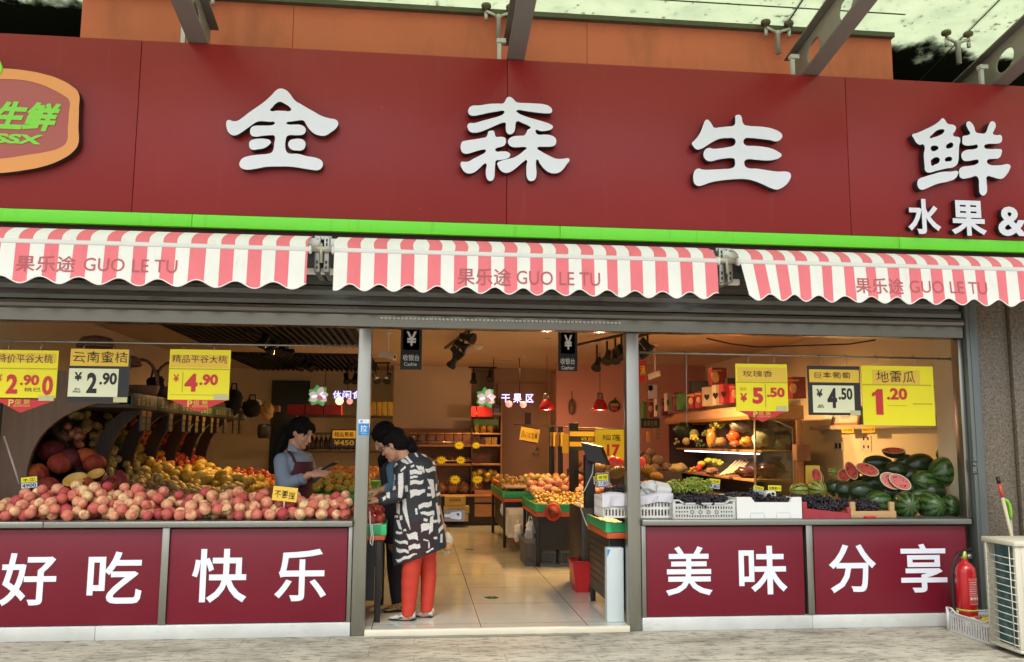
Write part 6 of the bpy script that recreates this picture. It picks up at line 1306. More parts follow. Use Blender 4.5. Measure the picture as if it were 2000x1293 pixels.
# rail and posts with price boards
rl = thing('price_rail', 'black posts with a thin steel rail and price boards over the produce tables', 'price rail', (1.95, 4.2, tz))
for px, Y in ((1078, 4.4), (1095, 4.1)):
    a = at(px, 833, Y); part('post', MB().bbox(a.x-.03, a.x+.03, Y, Y+.05, tz-.03, a.z, .004), BLACKM, rl)
a = at(1122, 826, 3.7); part('post', MB().bbox(a.x-.06, a.x+.05, 3.7, 3.76, tz-.03, a.z, .004), BLACKM, rl)
g = MB().tube([at(1004, 829, 4.4), at(1150, 836, 4.0), at(1219, 838, 3.7)], .008, 6); part('rail', g, STEEL, rl)
g = MB(); quad_px(g, 1112, 840, 1160, 880, 3.65, th=.02); bb = part('black_board', g, BLACK, rl)
for y0_, y1_ in ((843, 852), (863, 872)): g = MB(); quad_px(g, 1112, y0_, 1160, y1_, 3.65, off=.022); part('name_strip', g, YEL2, bb)
part('digits', text_px(MB(), '¥9.80', 1134, 854, 1158, 861, 3.65, off=.023), M('gold_digit2', (.6, .5, .1), .5), bb)
g = MB(); quad_px(g, 1098, 847, 1112, 885, 3.9, th=.01); part('yellow_board', g, YEL2, rl)
for k in range(4):
    c = at(1077+k*7, 858, 4.05); part('tag_bundle', MB().obox(c, (.02, .01, 0), (0, .012, 0), (0, 0, .085)), YEL2 if k % 2 else M('tag_brown', (.20, .12, .04), .6), rl)
r_ = note(1016, 836, 1053, 862, 4.3, '白心火龙果', 'yellow tilted price note with black edges hanging over the farther table', tilt=-.16, stick=False)
part('clip', MB().obox(at(1037, 836, 4.31), Vector((.095, 0, -.018)), (0, .006, 0), (0, 0, .012)).obox(at(1033, 863, 4.31), Vector((.095, 0, -.018)), (0, .006, 0), (0, 0, .008)), BLACK, r_)
ps = price_sign(1163, 839, 1226, 899, 'yellow price sign 17 for durian, beside the black scale post', YEL, YEL, [(1165, 847, 1217, 862)], [('榴莲', (1176, 849, 1212, 860), INKB, 0), ('¥', (1169, 876, 1178, 888), D_, .02), ('17', (1185, 868, 1211, 891), D_, .04)], Y=3.2, hooks=(.3,))
# black scale / display post in front
sc = thing('scale_terminal', 'tall black scale terminal with tilted screen seen from behind', 'terminal', (at(1150, 1040, 1.5).x, 1.5, FZ))
a, b2 = at(1137, 1000, 1.5).x, at(1163, 1000, 1.5).x
part('column', MB().bbox(a+.03, b2, 1.5, 1.6, .55, at(1150, 888, 1.5).z, .006), BLACK, sc)
DBR = M('dark_brown_panel', (.055, .042, .034), .42, var=.12)
part('cabinet', MB().bbox(at(1134, 1100, 1.5).x, at(1153, 1100, 1.5).x+.02, 1.45, 2.1, FZ, .80, .006), DBR, sc)
c = at(1163, 886, 1.45); part('screen', MB().obox(c, Vector((.085, -.03, -.02)), Vector((.02, .02, 0)), Vector((-.03, .02, .085))), BLACK, sc); part('screen_bracket', MB().obox(at(1150, 885, 1.5), (.035, 0, 0), (0, .03, 0), (0, 0, .04)), M('dark_grey', (.06, .06, .06), .5), sc)
part('power_cable', MB().tube([at(*q) for q in ((1159, 906, 1.40), (1157, 925, 1.36), (1143, 955, 1.34), (1131, 975, 1.32), (1134, 992, 1.25), (1140, 1010, 1.1), (1147, 1027, 1.0))], .005, 6), WHITE, sc)
# right table behind the post
tx0, tx1, ty0, ty1 = at(1183, 1100, .25).x, 1.70, .22, 1.05
tzz = at(1200, 1020, .25).z
t2 = thing('stand_table', 'black slatted stand with bright green and orange rim behind the steel post', 'stand', ((tx0+tx1)/2, .6, FZ))
g = MB()
for (a, b2, c_, d) in ((tx0, tx1, ty0, ty0+.025), (tx0, tx0+.025, ty0+.026, ty1)): g.bbox(a, b2, c_, d, tzz-.075, tzz, .005)
part('green_rim', g, GREENP, t2)
g = MB()
for (a, b2, c_, d) in ((tx0+.008, tx1, ty0+.006, ty0+.025), (tx0+.006, tx0+.025, ty0+.026, ty1)): g.bbox(a, b2, c_, d, tzz-.125, tzz-.078, .004)
part('orange_strip', g, ORANGEP, t2); part('corner_clip', MB().bbox(tx0-.004, tx0+.045, ty0-.005, ty0+.04, tzz-.078, tzz+.004, .004), M('clip_bright', (.05, .5, .2), .4), t2)
part('shelf', MB().box(tx0+.026, tx1, ty0+.026, ty1, tzz-.06, tzz-.03), BLACK, t2)
g = MB().bbox(tx0+.03, tx0+.045, ty0+.05, ty1, .16, tzz-.13, .004); part('side_panel', g, DBR, t2)
g = MB()
for i in range(12):
    for j in range(7): y = ty0+.10+i*.065; z = .26+j*.055; g.obox((tx0+.0295, y, z), (.0012, 0, 0), (0, .014, .004), (0, -.002, .007))
part('side_slots', g, INK, t2, kind=None)
part('front_panel', MB().box(tx0+.046, tx1, ty0+.05, ty0+.06, .25, tzz-.13), BLACK, t2)
for yy in (ty0+.06, ty1-.06): part('leg', MB().bbox(tx0+.03, tx0+.07, yy, yy+.04, FZ, .158, .003), BLACKM, t2)
# white box on the floor, red bin, small things
solo('white_panel_box', MB().bbox(at(1185, 1100, .12).x, at(1218, 1100, .12).x, .115, .2, FZ, at(1200, 1070, .12).z, .006), M('pale_blue_white', (.56, .63, .64), .4, var=.04), 'tall slim white metal box standing by the door post', 'metal box')
g = MB(); q0 = at(1186, 1073, .113); g.add([(q0.x, .113, q0.z), (q0.x+.024, .113, q0.z), (q0.x+.004, .113, q0.z-.055), (q0.x, .113, q0.z-.055)], [(0, 1, 2, 3)])
solo('blue_sticker', g, M('sky_blue', (.01, .27, .66)), 'blue corner sticker on the slim white metal box', 'sticker')
a0, a1 = at(1121, 1150, 1.45), at(1140, 1150, 1.45)
g = MB(); zt_ = at(1128, 1096, 1.45).z
T = [(a0.x-.02, 1.4), (a1.x+.06, 1.4), (a1.x+.06, 1.65), (a0.x-.02, 1.65)]; B_ = [(a0.x+.015, 1.42), (a1.x+.04, 1.42), (a1.x+.04, 1.62), (a0.x+.015, 1.62)]
g.add([(x, y, FZ) for x, y in B_]+[(x, y, zt_) for x, y in T], [(0, 1, 2, 3), (0, 4, 5, 1), (1, 5, 6, 2), (2, 6, 7, 3), (3, 7, 4, 0)])
r = thing('red_bin', 'red plastic waste bin beside the scale terminal', 'bin', ((a0.x+a1.x)/2, 1.5, FZ)); part('bucket', g, RED, r); part('rim', MB().tube([(x, y, zt_) for x, y in T+T[:1]], .008, 6), RED, r)
c = atz(960, 1167, FZ); r = thing('floor_sticker', 'round black and green arrow sticker on the tile floor', 'sticker', (c.x, c.y, FZ)); part('disc', MB().lathe((c.x, c.y, FZ+.001), [(.062, 0), (0, .0008)], 28), INK, r); part('green_ring', MB().lathe((c.x, c.y, FZ+.0025), [(.05, 0), (.043, .0004), (.043, 0)], 28), M('sticker_green', (.10, .30, .06), .5), r); part('arrow', MB().add([(c.x-.026, c.y-.02, FZ+.004), (c.x+.026, c.y-.02, FZ+.004), (c.x, c.y+.03, FZ+.004)], [(0, 1, 2)]), M('sticker_green', (.10, .30, .06)), r)
for px, py, lab in ((917, 1073, 'small dark floor sticker beyond the round one'), (905, 1028, 'small dark floor sticker near the snack shelves')):
    c = atz(px, py, FZ); solo('floor_mark', MB().lathe((c.x, c.y, FZ+.001), [(.06, 0), (0, .0008)], 20), M('mark_brown', (.10, .06, .03), .5), lab, 'sticker')
# left table at the doorway edge with nectarines
lx0, lx1, ly0, ly1 = at(712, 1100, .3).x-.1, at(754, 1035, .25).x, .22, 1.0
lz = at(730, 1022, .25).z
t3 = thing('edge_table', 'black table with bright green and orange rim beside the customer', 'table', ((lx0+lx1)/2, .6, FZ))
g = MB()
for (a, b2, c_, d) in ((lx0, lx1, ly0, ly0+.025), (lx1-.025, lx1, ly0+.026, ly1)): g.bbox(a, b2, c_, d, lz-.085, lz-.01, .005)
part('green_rim', g, GREENP, t3)
g = MB()
for (a, b2, c_, d) in ((lx0, lx1-.008, ly0+.006, ly0+.025), (lx1-.025, lx1-.006, ly0+.026, ly1)): g.bbox(a, b2, c_, d, lz-.125, lz-.088, .004)
part('orange_strip', g, ORANGEP, t3); part('top_liner', MB().box(lx0, lx1-.03, ly0+.026, ly1, lz-.03, lz-.006), FILM, t3); part('corner_clip', MB().bbox(lx1-.045, lx1+.004, ly0-.005, ly0+.04, lz-.088, lz-.006, .004), M('clip_bright', (.05, .5, .2)), t3)
part('side_panel', MB().box(lx1-.06, lx1-.045, ly0+.08, ly1, .12, lz-.13), DBR, t3)
for cx, cy in ((lx1-.075, ly0+.02), (lx1-.075, ly1-.06), (lx0+.02, ly0+.02)): part('leg', MB().bbox(cx, cx+.045, cy, cy+.04, FZ, lz-.13, .003), BLACKM, t3)
part('front_panel', MB().box(lx0, lx1-.08, ly0+.05, ly0+.06, .2, lz-.13), BLACK, t3)
m_nec = [ball('nectarine', fruit_mat('nectarine_skin', [(0, (.24, .012, .025)), (.8, (.40, .03, .03)), (1, (.62, .26, .07))], .3, 7, (.5, .12, .03), .35), nu=18, nv=12)]
scatter('nectarine', m_nec, pack(22, .042, lx0, lx1-.05, .27, .55, lambda x, y: lz-.005, lambda x, y: lz+.13, 10), 'dark red nectarine on the bright rimmed table beside the customer', 'nectarine', 'nectarines beside the customer')
g = MB().tube([at(*q) for q in ((722, 998, .2), (723, 1020, .19), (725, 1045, .19), (723, 1060, .19), (727, 1066, .19), (729, 1050, .19), (726, 1025, .19))], .005, 6); solo('white_string', g, WHITE, 'white cord looped over the edge of the table beside the customer', 'cord')
# white scoop card hanging in the aisle
c = at(886, 1007, 1.2); r = thing('bottle_card', 'white bottle shaped card in clear film hanging beside the customer', 'card', tuple(c))
s = 7.8/F; P = [(-18, -3), (-8, -3), (-4, -6), (12, -8), (15, -6), (15, 6), (12, 8), (-4, 6), (-8, 3), (-18, 3)]
part('card', MB().prism([(c.x+x*s, c.y, c.z-z*s) for x, z in P], (0, .004, 0)), PURE, r); part('blue_print', MB().prism([(c.x+x*s, c.y-.002, c.z-z*s) for x, z in ((5, -4), (11, -5), (11, 1), (7, 0))], (0, .001, 0)), M('print_blue', (.05, .12, .4), .5), r)
part('film', MB().obox(c+Vector((.01, .012, 0)), (.092, 0, 0), (0, .002, 0), (0, 0, .05)), M('grey_film', (.30, .28, .25), .2), r)

# ================================================================== RIGHT-HAND SIDE OF THE SHOP
# open chiller case
CX0, CXB, CY0, CY1 = 3.70, 4.29, 2.78, 6.1
case = thing('display_case', 'open lit display case with wooden header and glass end panel', 'display case', (4.0, 4.4, FZ))
part('header', MB().prism([(CX0-.04, CY0, 1.665), (CX0-.06, CY0, 1.70), (CX0-.06, CY0, 1.80), (CX0, CY0, 1.82), (CXB, CY0, 1.82), (CXB, CY0, 1.665)], (0, CY1-CY0, 0)), M('header_wood', (.40, .20, .075), .42, var=.25, scale=4, stretch=(5, .5, 5)), case)
DIMG = M('case_lining', (.20, .19, .16), .5, var=.15)
part('back_panel', MB().box(CXB-.03, CXB-.01, CY0+.03, CY1, .75, 1.66), DIMG, case)
part('far_end', MB().box(CX0, CXB-.031, CY1-.03, CY1, .75, 1.66), DARKW, case)
for zz, xx in ((1.32, CX0+.10), (1.0, CX0)): 
    part('shelf', MB().bbox(xx, CXB-.031, CY0+.03, CY1-.031, zz-.03, zz, .004), WOOD, case)
    if zz > 1.2:
        lamp = part('shelf_light', MB().box(xx+.01, xx+.05, CY0+.2, CY0+.85, zz-.05, zz-.035).box(xx+.01, xx+.05, CY0+.95, CY0+1.6, zz-.05, zz-.035).box(xx+.01, xx+.05, CY0+1.7, CY0+2.3, zz-.05, zz-.035).box(xx+.01, xx+.05, CY0+2.4, CY0+2.9, zz-.05, zz-.035), M('tube_glow', (.85, .92, 1), .4, var=0, emit=2.5), case)
part('base', MB().box(CX0+.05, CXB-.031, CY0+.03, CY1-.031, FZ, .74), DBR, case); part('deck', MB().box(CX0+.03, CXB-.031, CY0+.03, CY1-.031, .741, .76), DIMG, case)
m = bpy.data.materials.new('case_glass'); m.use_nodes = True; nt = m.node_tree; nt.nodes.clear(); out = nt.nodes.new('ShaderNodeOutputMaterial'); mx = nt.nodes.new('ShaderNodeMixShader'); tr = nt.nodes.new('ShaderNodeBsdfTransparent'); gl = nt.nodes.new('ShaderNodeBsdfGlossy'); gl.inputs['Roughness'].default_value = .03; tr.inputs[0].default_value = (.62, .70, .66, 1); mx.inputs[0].default_value = .10
nt.links.new(tr.outputs[0], mx.inputs[1]); nt.links.new(gl.outputs[0], mx.inputs[2]); nt.links.new(mx.outputs[0], out.inputs[0]); CGL = m
gp = part('glass_panel', MB().prism([(CX0+.02, CY0, .72), (CXB-.16, CY0, .72), (CXB-.16, CY0, 1.58), (CXB-.36, CY0, 1.66), (CX0+.02, CY0, 1.66)], (0, .008, 0)), CGL, case)
part('glass_trim', MB().tube([(CX0, CY0, .72), (CX0+.02, CY0, 1.66)], .014, 8).tube([(CXB-.14, CY0, .72), (CXB-.14, CY0, 1.57), (CXB-.35, CY0, 1.655)], .008, 6), STEEL, gp)
part('end_post', MB().bbox(CXB-.10, CXB-.03, CY0-.02, CY0+.05, FZ, 1.66, .004), WOOD_H, case)
c = at(1565, 884, CY0-.04); solo('brown_paper_box', MB().bbox(c.x-.10, c.x+.06, CY0-.14, CY0-.03, c.z-.09, c.z+.09, .006), M('dim_kraft', (.19, .10, .06), .7, var=.15), 'brown cardboard flap box fixed to the end of the display case', 'cardboard box')
# goods in the case
VEG = fruit_mat('green_veg', [(0, (.05, .12, .02)), (.5, (.22, .28, .04)), (1, (.36, .38, .08))], .45, 8, (.10, .15, .03), .3)
m_veg = ball('green_gourd', VEG)
def goods(px, py, Y, kind, w, h, label, cat, name):
    c = at(px, py, Y); s = (Y+6.636)/F; g = MB()
    if kind[0] == 'ball': g.ell(c, w*s/2, w*s/2, h*s/2, nu=16, nv=10)
    elif kind[0] == 'bag': g = crumple(c, w*s/2, w*s/2.4, h*s/2, int(px+py), 9)
    elif kind[0] == 'long': g.tube([c+Vector((-w*s/2, -.05, -h*s/2)), c+Vector((0, 0, 0)), c+Vector((w*s/2, .08, h*s/2))], [.012, .026, .02], 8)
    elif kind[0] == 'bunch':
        rnd = random.Random(int(px)); 
        for k in range(16): g.ell(c+Vector((rnd.uniform(-w, w)*s/2.6, rnd.uniform(-.04, .04), rnd.uniform(-h, h)*s/2.6)), w*s*.15, w*s*.15, w*s*.15, nu=8, nv=6)
    return solo(name, g, kind[1], label, cat, fix=True)
YEW = M('pale_yellow_fruit', (.60, .46, .08), .4, var=.2); GRE = M('pale_green_melon', (.24, .27, .10), .5, var=.2); MEL = M('tan_melon', (.36, .27, .13), .6, var=.3, scale=20); DKG = M('dark_green_veg', (.03, .05, .025), .5, var=.3); WHV = M('white_radish', (.62, .56, .42), .5, var=.15); AMB = M('amber_snack', (.50, .26, .06), .25, var=.4, scale=20, coat=.3); TOM = M('packed_tomato', (.52, .12, .04), .25, var=.4, scale=14, coat=.3); PUR = M('dark_bagged_veg', (.07, .025, .025), .2, var=.6, scale=18, coat=.3)
for a in [(1322, 862, 4.9, ('bunch', MEL), 12, 14, 'cluster of tan roots at the far end of the upper case shelf', 'roots', 'root_cluster'), (1340, 862, 4.6, ('ball', MEL), 15, 15, 'round tan melon on the upper case shelf', 'melon', 'tan_melon'), (1356, 848, 4.5, ('ball', GRE), 19, 20, 'round pale green melon on the upper case shelf', 'melon', 'green_melon'), (1356, 858, 4.2, ('bunch', YEW), 20, 18, 'pile of yellow squash on the upper case shelf', 'squash', 'yellow_squash'), (1378, 846, 4.4, ('bunch', GRE), 18, 12, 'pale green small gourds on the upper case shelf', 'gourds', 'small_gourds'), (1368, 866, 4.0, ('bunch', DKG), 20, 14, 'dark green avocados on the upper case shelf', 'avocados', 'avocado_pile'), (1390, 855, 3.9, ('bag', AMB), 20, 36, 'tall shiny brown packet on the upper case shelf', 'packet', 'brown_packet'), (1408, 862, 3.75, ('bag', M('bread_brown', (.40, .22, .10), .5, var=.2)), 22, 16, 'cut brown bread roll on the upper case shelf', 'bread', 'bread_roll'), (1434, 852, 3.55, ('bag', TOM), 26, 24, 'bag of red tomatoes on the upper case shelf', 'tomatoes', 'tomato_bag'), (1436, 866, 3.5, ('bag', TOM), 22, 12, 'low tray of tomatoes in front of the tomato bag', 'tomatoes', 'tomato_tray'), (1458, 862, 3.3, ('bag', AMB), 26, 18, 'bag of yellow noodles on the upper case shelf', 'noodles', 'noodle_bag'), (1488, 856, 3.05, ('bag', WHV), 36, 34, 'pale bagged vegetables behind the glass end panel', 'vegetables', 'pale_vegetable_bag'), (1530, 862, 3.0, ('bag', DKG), 44, 40, 'dark leafy vegetables behind the glass end panel', 'vegetables', 'leafy_vegetables'), (1406, 829, 4.0, ('bunch', M('lime_gourd', (.38, .46, .06), .4, var=.1)), 22, 18, 'bright lime green fruit bunch at the top of the case', 'fruit', 'lime_fruit'), (1336, 840, 5.0, ('bag', DKG), 40, 30, 'spiky dark green plant at the far top of the case', 'vegetables', 'dark_greens'), (1450, 832, 3.5, ('bag', M('clear_bag', (.25, .28, .25), .15, var=.6, scale=20, coat=.5)), 50, 26, 'crinkled clear bag at the top of the case', 'plastic bag', 'clear_bag'), (1395, 830, 4.3, ('ball', GRE), 20, 18, 'pale green melon beside the lime green fruit', 'melon', 'green_melon')]: goods(*a)
for a in [(1325, 915, 4.6, ('bag', MEL), 34, 20, 'tan dried roots at the far end of the lower case shelf', 'roots', 'dried_roots'), (1354, 918, 4.2, ('bunch', AMB), 18, 12, 'small amber potatoes on the lower case shelf', 'potatoes', 'amber_potatoes'), (1370, 906, 4.1, ('ball', YEW), 16, 12, 'yellow lemon on the lower case shelf', 'lemon', 'lemon'), (1384, 900, 4.0, ('ball', M('lime_gourd', (.38, .46, .06))), 18, 12, 'lime green melon on the lower case shelf', 'melon', 'lime_melon'), (1402, 903, 3.9, ('bunch', M('lime_gourd', (.38, .46, .06))), 26, 10, 'star fruit heap on the lower case shelf', 'star fruit', 'star_fruit'), (1366, 914, 3.9, ('bag', RED), 12, 14, 'small red packet on the lower case shelf', 'packet', 'red_packet'), (1390, 920, 3.7, ('bag', M('dim_kraft', (.19, .10, .06))), 26, 14, 'flat brown box on the lower case shelf', 'box', 'flat_box'), (1462, 922, 3.2, ('bag', PUR), 50, 24, 'dark red bagged vegetables on the lower case shelf', 'vegetables', 'dark_vegetable_bag'), (1505, 918, 3.0, ('bag', PUR), 60, 34, 'shaded bagged vegetables behind the glass end panel', 'vegetables', 'shaded_vegetable_bag'), (1515, 896, 3.1, ('bag', M('blue_pack', (.03, .06, .25), .3, var=.5, scale=14)), 24, 10, 'small blue topped packet behind the glass', 'packet', 'blue_packet')]: goods(*a)
for i in range(5):
    a = at(1408+i*7, 928-i*1.5, 3.45); b2 = at(1438+i*8, 902-i*1, 3.75); solo('leek', MB().tube([a, (a+b2)/2, b2], [.016, .014, .018], 8), WHV, 'pale leek lying in the bundle on the lower case shelf', 'leek', group='leeks on the lower case shelf')
# gift boxes on the header
GB = [M('gift_red', (.30, .02, .03), .4, var=.35, scale=16), M('gift_maroon', (.16, .02, .025), .4, var=.3, scale=14), M('gift_cream', (.52, .42, .30), .5, var=.2, scale=14), M('gift_green', (.07, .20, .05), .45, var=.3, scale=12), M('gift_dark', (.03, .03, .035), .5, var=.2)]
for (x0, y0, x1, y1, Y, k, lab) in [(1251, 785, 1262, 817, 6.3, 3, 'green carton at the far end of the gift box row'), (1263, 780, 1278, 816, 6.1, 1, 'dark maroon carton beside the green one'), (1277, 779, 1287, 814, 5.9, 2, 'cream carton with green fruit picture, far one'), (1288, 779, 1298, 812, 5.8, 1, 'narrow maroon carton between the cream ones'), (1297, 769, 1312, 803, 5.4, 2, 'cream carton with green fruit picture, tall one'), (1312, 768, 1328, 803, 5.2, 1, 'maroon carton leaning beside the tall cream one'), (1320, 770, 1341, 801, 5.0, 3, 'green and yellow carton leaning in the gift box row'), (1341, 769, 1357, 798, 4.7, 0, 'red patterned gift box after the green one'), (1357, 766, 1371, 797, 4.5, 0, 'second red patterned gift box after the green one'), (1371, 757, 1390, 794, 4.3, 2, 'cream gift box with heart shaped window'), (1390, 753, 1405, 792, 4.1, 2, 'second cream gift box with heart shaped window'), (1404, 751, 1423, 789, 3.9, 0, 'red gift box beside the heart windowed boxes'), (1424, 752, 1446, 787, 3.7, 0, 'red gift box behind the yellow 5.50 sign'), (1344, 745, 1384, 768, 4.9, 4, 'dark long carton lying on top of the red gift boxes'), (1383, 720, 1411, 753, 4.3, 1, 'tall maroon gift box standing on top of the row'), (1412, 740, 1440, 752, 4.2, 4, 'dark flat box on top of the red gift boxes'), (1537, 738, 1562, 779, 3.2, 1, 'maroon gift box at the near end above the display case')]:
    r = thing('gift_box', lab, 'gift box', tuple(at((x0+x1)/2, y1, Y)), 'gift boxes on top of the display case'); g = MB(); quad_px(g, x0, y0, x1, y1, Y, th=.16); part('box', g, GB[k], r)
    if 'heart' in lab:
        c = at((x0+x1)/2, (y0+y1)/2, Y-.162); s = (Y+6.5)/F; q = part('window', MB().prism([(c.x+16*s*.34*math.sin(t)**3, c.y, c.z+s*.5*(13*math.cos(t)-5*math.cos(2*t)-2*math.cos(3*t)-math.cos(4*t))) for t in [i*6.283/24 for i in range(24)]], (0, .002, 0)), INK, r)
    elif k in (0, 1):
        c = at((x0+x1)/2, (y0+y1)/2, Y-.1615); w_ = (x1-x0)*(Y+6.4)/F; q = part('picture', MB().ell(c, w_*.30, .002, w_*.42, nu=14, nv=8), M('gift_print', (.46, .26, .12), .5, var=.6, scale=22), r)
        part('top_band', MB().box(c.x-w_*.5, c.x+w_*.5, c.y-.001, c.y, c.z+(y1-y0)*.36*(Y+6.4)/F, c.z+(y1-y0)*.44*(Y+6.4)/F), M('gift_gold', (.42, .28, .08), .4), r)
    elif k == 2: c = at((x0+x1)/2, (y0+y1)/2, Y-.163); part('picture', MB().ell(c, .02, .002, .045, nu=10, nv=6), GB[3], r)
r = thing('white_scale', 'white scale display standing behind the gift cartons', 'scale', tuple(at(1273, 770, 6.5))); g = MB(); quad_px(g, 1266, 752, 1282, 782, 6.5, th=.05); part('body', g, WHITE, r); g = MB(); quad_px(g, 1264, 753, 1273, 763, 6.5, off=.051); part('screen', g, M('lcd', (.22, .25, .2), .3), r)
r = thing('red_banner', 'red hanging banner with yellow characters beside the door post', 'banner', tuple(at(1255, 748, 3.6))); g = MB(); quad_px(g, 1240, 705, 1261, 746, 3.6, th=.01); part('cloth', g, RED, r); part('lettering', text_px(MB(), '满', 1250, 714, 1260, 733, 3.6, off=.013), YEL, r)
# second green header board on this side
r = thing('green_header', 'short green header board with gold characters above the durians', 'header board', tuple(at(1270, 836, 5.6))); g = MB(); quad_px(g, 1251, 817, 1287, 836, 5.6, th=.04); part('board', g, GRB, r); part('lettering', text_px(MB(), '金森生鲜', 1256, 821, 1282, 832, 5.6, off=.042, bold=.01, spacing=1.4), GOLD, r)
g = MB(); quad_px(g, 1263, 843, 1269, 864, 5.4, th=.03); solo('key_tag', g, M('amber_tag', (.55, .28, .05), .4), 'small amber tag hanging under the short green header', 'tag')
for i in range(3): g = MB(); quad_px(g, 1279, 837+i*8, 1288, 843+i*8, 5.3, th=.02); solo('tag_plate', g, M('tag_brown', (.20, .12, .04)), ['small brown price plate under the green header, top of three', 'small brown price plate under the green header, middle of three', 'small brown price plate under the green header, lowest of three'][i], 'tag')
# hami melons, durians
HAMI = fruit_mat('hami_skin', [(0, (.10, .055, .035)), (1, (.17, .12, .06))], .6, 14, (.22, .13, .08), .5, .3)
m_ham = ball('ribbed_melon', HAMI, lambda p: p*(1-.05*abs(math.sin(math.atan2(p.y, p.x)*6))), 36, 12)
for i, (px, py, w, Y, lab) in enumerate([(1272, 885, 21, 5.3, 'ribbed brown melon topmost beside the display case'), (1252, 888, 16, 5.5, 'ribbed brown melon half behind the door post'), (1262, 901, 27, 5.1, 'ribbed brown melon in the middle beside the display case'), (1285, 900, 25, 5.0, 'ribbed brown melon next to the case corner post'), (1279, 915, 20, 4.9, 'ribbed greenish melon low beside the display case'), (1302, 912, 20, 4.9, 'ribbed brown melon low at the foot of the case'), (1180, 902, 22, 3.6, 'dark ribbed melon under the yellow 17 sign'), (1172, 914, 24, 3.4, 'dark ribbed melon lower under the yellow 17 sign'), (1196, 912, 22, 3.3, 'brown ribbed melon beside the durian'), (1128, 905, 18, 4.2, 'dark ribbed melon behind the black posts')]):
    c = at(px, py, Y); s = (Y+6.636)/F; o = bpy.data.objects.new('ribbed_melon', m_ham); COL.objects.link(o); o.location = c; o.scale = (w*s/2,)*3; o.rotation_euler = (.4*i, .9*i, i); tag(o, lab, 'melon', 'ribbed melons')
def durian_mesh():
    g = MB(); N = 260
    g.ell((0, 0, 0), 1, 1, 1, nu=20, nv=12)
    for i in range(N):
        z = 1-2*(i+.5)/N; a = i*2.39996; q = Vector((math.sqrt(1-z*z)*math.cos(a), math.sqrt(1-z*z)*math.sin(a), z)); u = q.orthogonal().normalized(); v = q.cross(u)
        g.add([q*.97+u*.10, q*.97+(u*-.5+v*.87)*.10, q*.97+(u*-.5-v*.87)*.10, q*1.16], [(0, 1, 3), (1, 2, 3), (2, 0, 3)])
    return make_mesh('durian', g, M('durian_skin', (.22, .13, .03), .55, var=.35, scale=9), fix=False)
m_du = durian_mesh()
for px, py, w, h, Y, ry, lab in [(1265, 920, 44, 26, 4.0, .5, 'golden spiky durian beside the display case'), (1205, 922, 40, 26, 2.6, -.3, 'spiky durian split open behind the cased price tag'), (1200, 903, 24, 18, 3.2, .2, 'small spiky durian under the yellow 17 sign'), (1283, 931, 30, 20, 3.7, .3, 'spiky durian lower, touching the display case base'), (1265, 946, 30, 18, 3.4, 0, 'spiky durian low behind the white bags')]:
    c = at(px, py, Y); s = (Y+6.636)/F; o = bpy.data.objects.new('durian', m_du); COL.objects.link(o); o.location = c; o.scale = (w*s/2*.88, h*s/2, h*s/2*.88); o.rotation_euler = (0, ry, .3); tag(o, lab, 'durian', 'durians in the corner')
dt = thing('melon_stand', 'dark stand carrying the durians and ribbed melons', 'stand', (2.7, 4.6, FZ)); part('body', MB().box(2.0, 3.4, 3.1, 5.6, FZ, .80), DBR, dt); part('step', MB().box(2.1, 3.4, 4.5, 5.7, .81, 1.02), DBR, dt)
for px, py, lab in ((1197, 901, 'bright red cut fruit slice under the 17 sign, paired'), (1207, 903, 'bright red cut fruit slice under the 17 sign, nearest the post'), (1251, 903, 'bright red cut fruit slice on the other side of the post')):
    c = at(px, py, 2.9); solo('red_slice', MB().lathe(c, [(.055, -.02), (.058, 0), (.04, .006), (0, .007)], 16, axis=(-.2, -1, .2)), M('red_flesh', (.78, .06, .05), .3, var=.2, scale=15), lab, 'cut fruit')
# ledge, niche and papers on the melon side wall
NX = 4.718
nb = thing('wall_ledge', 'pale wall ledge with framed certificates above the watermelons', 'ledge', (NX-.07, 2.0, 1.58))
part('shelf', MB().bbox(NX-.13, NX, .55, 3.3, 1.555, 1.60, .004), M('ledge_paint', (.50, .42, .33), .7), nb)
part('back_plate', MB().box(NX-.006, NX-.002, .55, 3.15, 1.601, 1.98), M('niche_white', (.70, .70, .62), .6, var=.04), nb)
def frame_on(y, w, h, tilt, label):
    r = thing('picture_frame', label, 'picture frame', (NX-.05, y, 1.601)); 
    a = Vector((0, 1, 0)); v = Vector((math.sin(tilt), 0, math.cos(tilt))); c = Vector((NX-.075, y, 1.602))+v*h/2; n = a.cross(v)
    g = MB()
    for sgn in (-1, 1): g.obox(c+a*sgn*(w/2-.012), a*.012, n*.008, v*h/2); g.obox(c+v*sgn*(h/2-.012), a*(w/2-.0245), n*.008, v*.012)
    part('frame', g, WOOD, r); q = part('certificate', MB().obox(c, a*(w/2-.025), n*.003, v*(h/2-.025)), M('paper_grey', (.62, .62, .57), .6), r)
    g = MB()
    for k in range(5): g.obox(c-n*.0035+v*(h*.22-k*h*.09)*.9, a*w*(.28-.03*k), n*.0006, v*.004)
    part('text_lines', g, M('print_grey', (.25, .25, .24), .6), q)
frame_on(1.02, .40, .35, .22, 'wood framed certificate on the ledge, nearest the window post'); frame_on(2.55, .60, .21, .22, 'wide framed certificate on the ledge, behind the price signs')
for y, lab in ((2.36, 'small yellow label strip under the ledge, farther from the post'), (1.92, 'small yellow label strip under the ledge, nearer the post')):
    r = thing('shelf_label', lab, 'label', (NX-.135, y, 1.53)); part('card', MB().box(NX-.136, NX-.134, y-.13, y+.13, 1.515, 1.575), YEL2, r); part('handwriting', text_mb(MB(), '特价优惠', (NX-.1375, y+.11, 1.53), (0, -.22, 0), (0, 0, .03), (-1, 0, 0)), INKB, r)
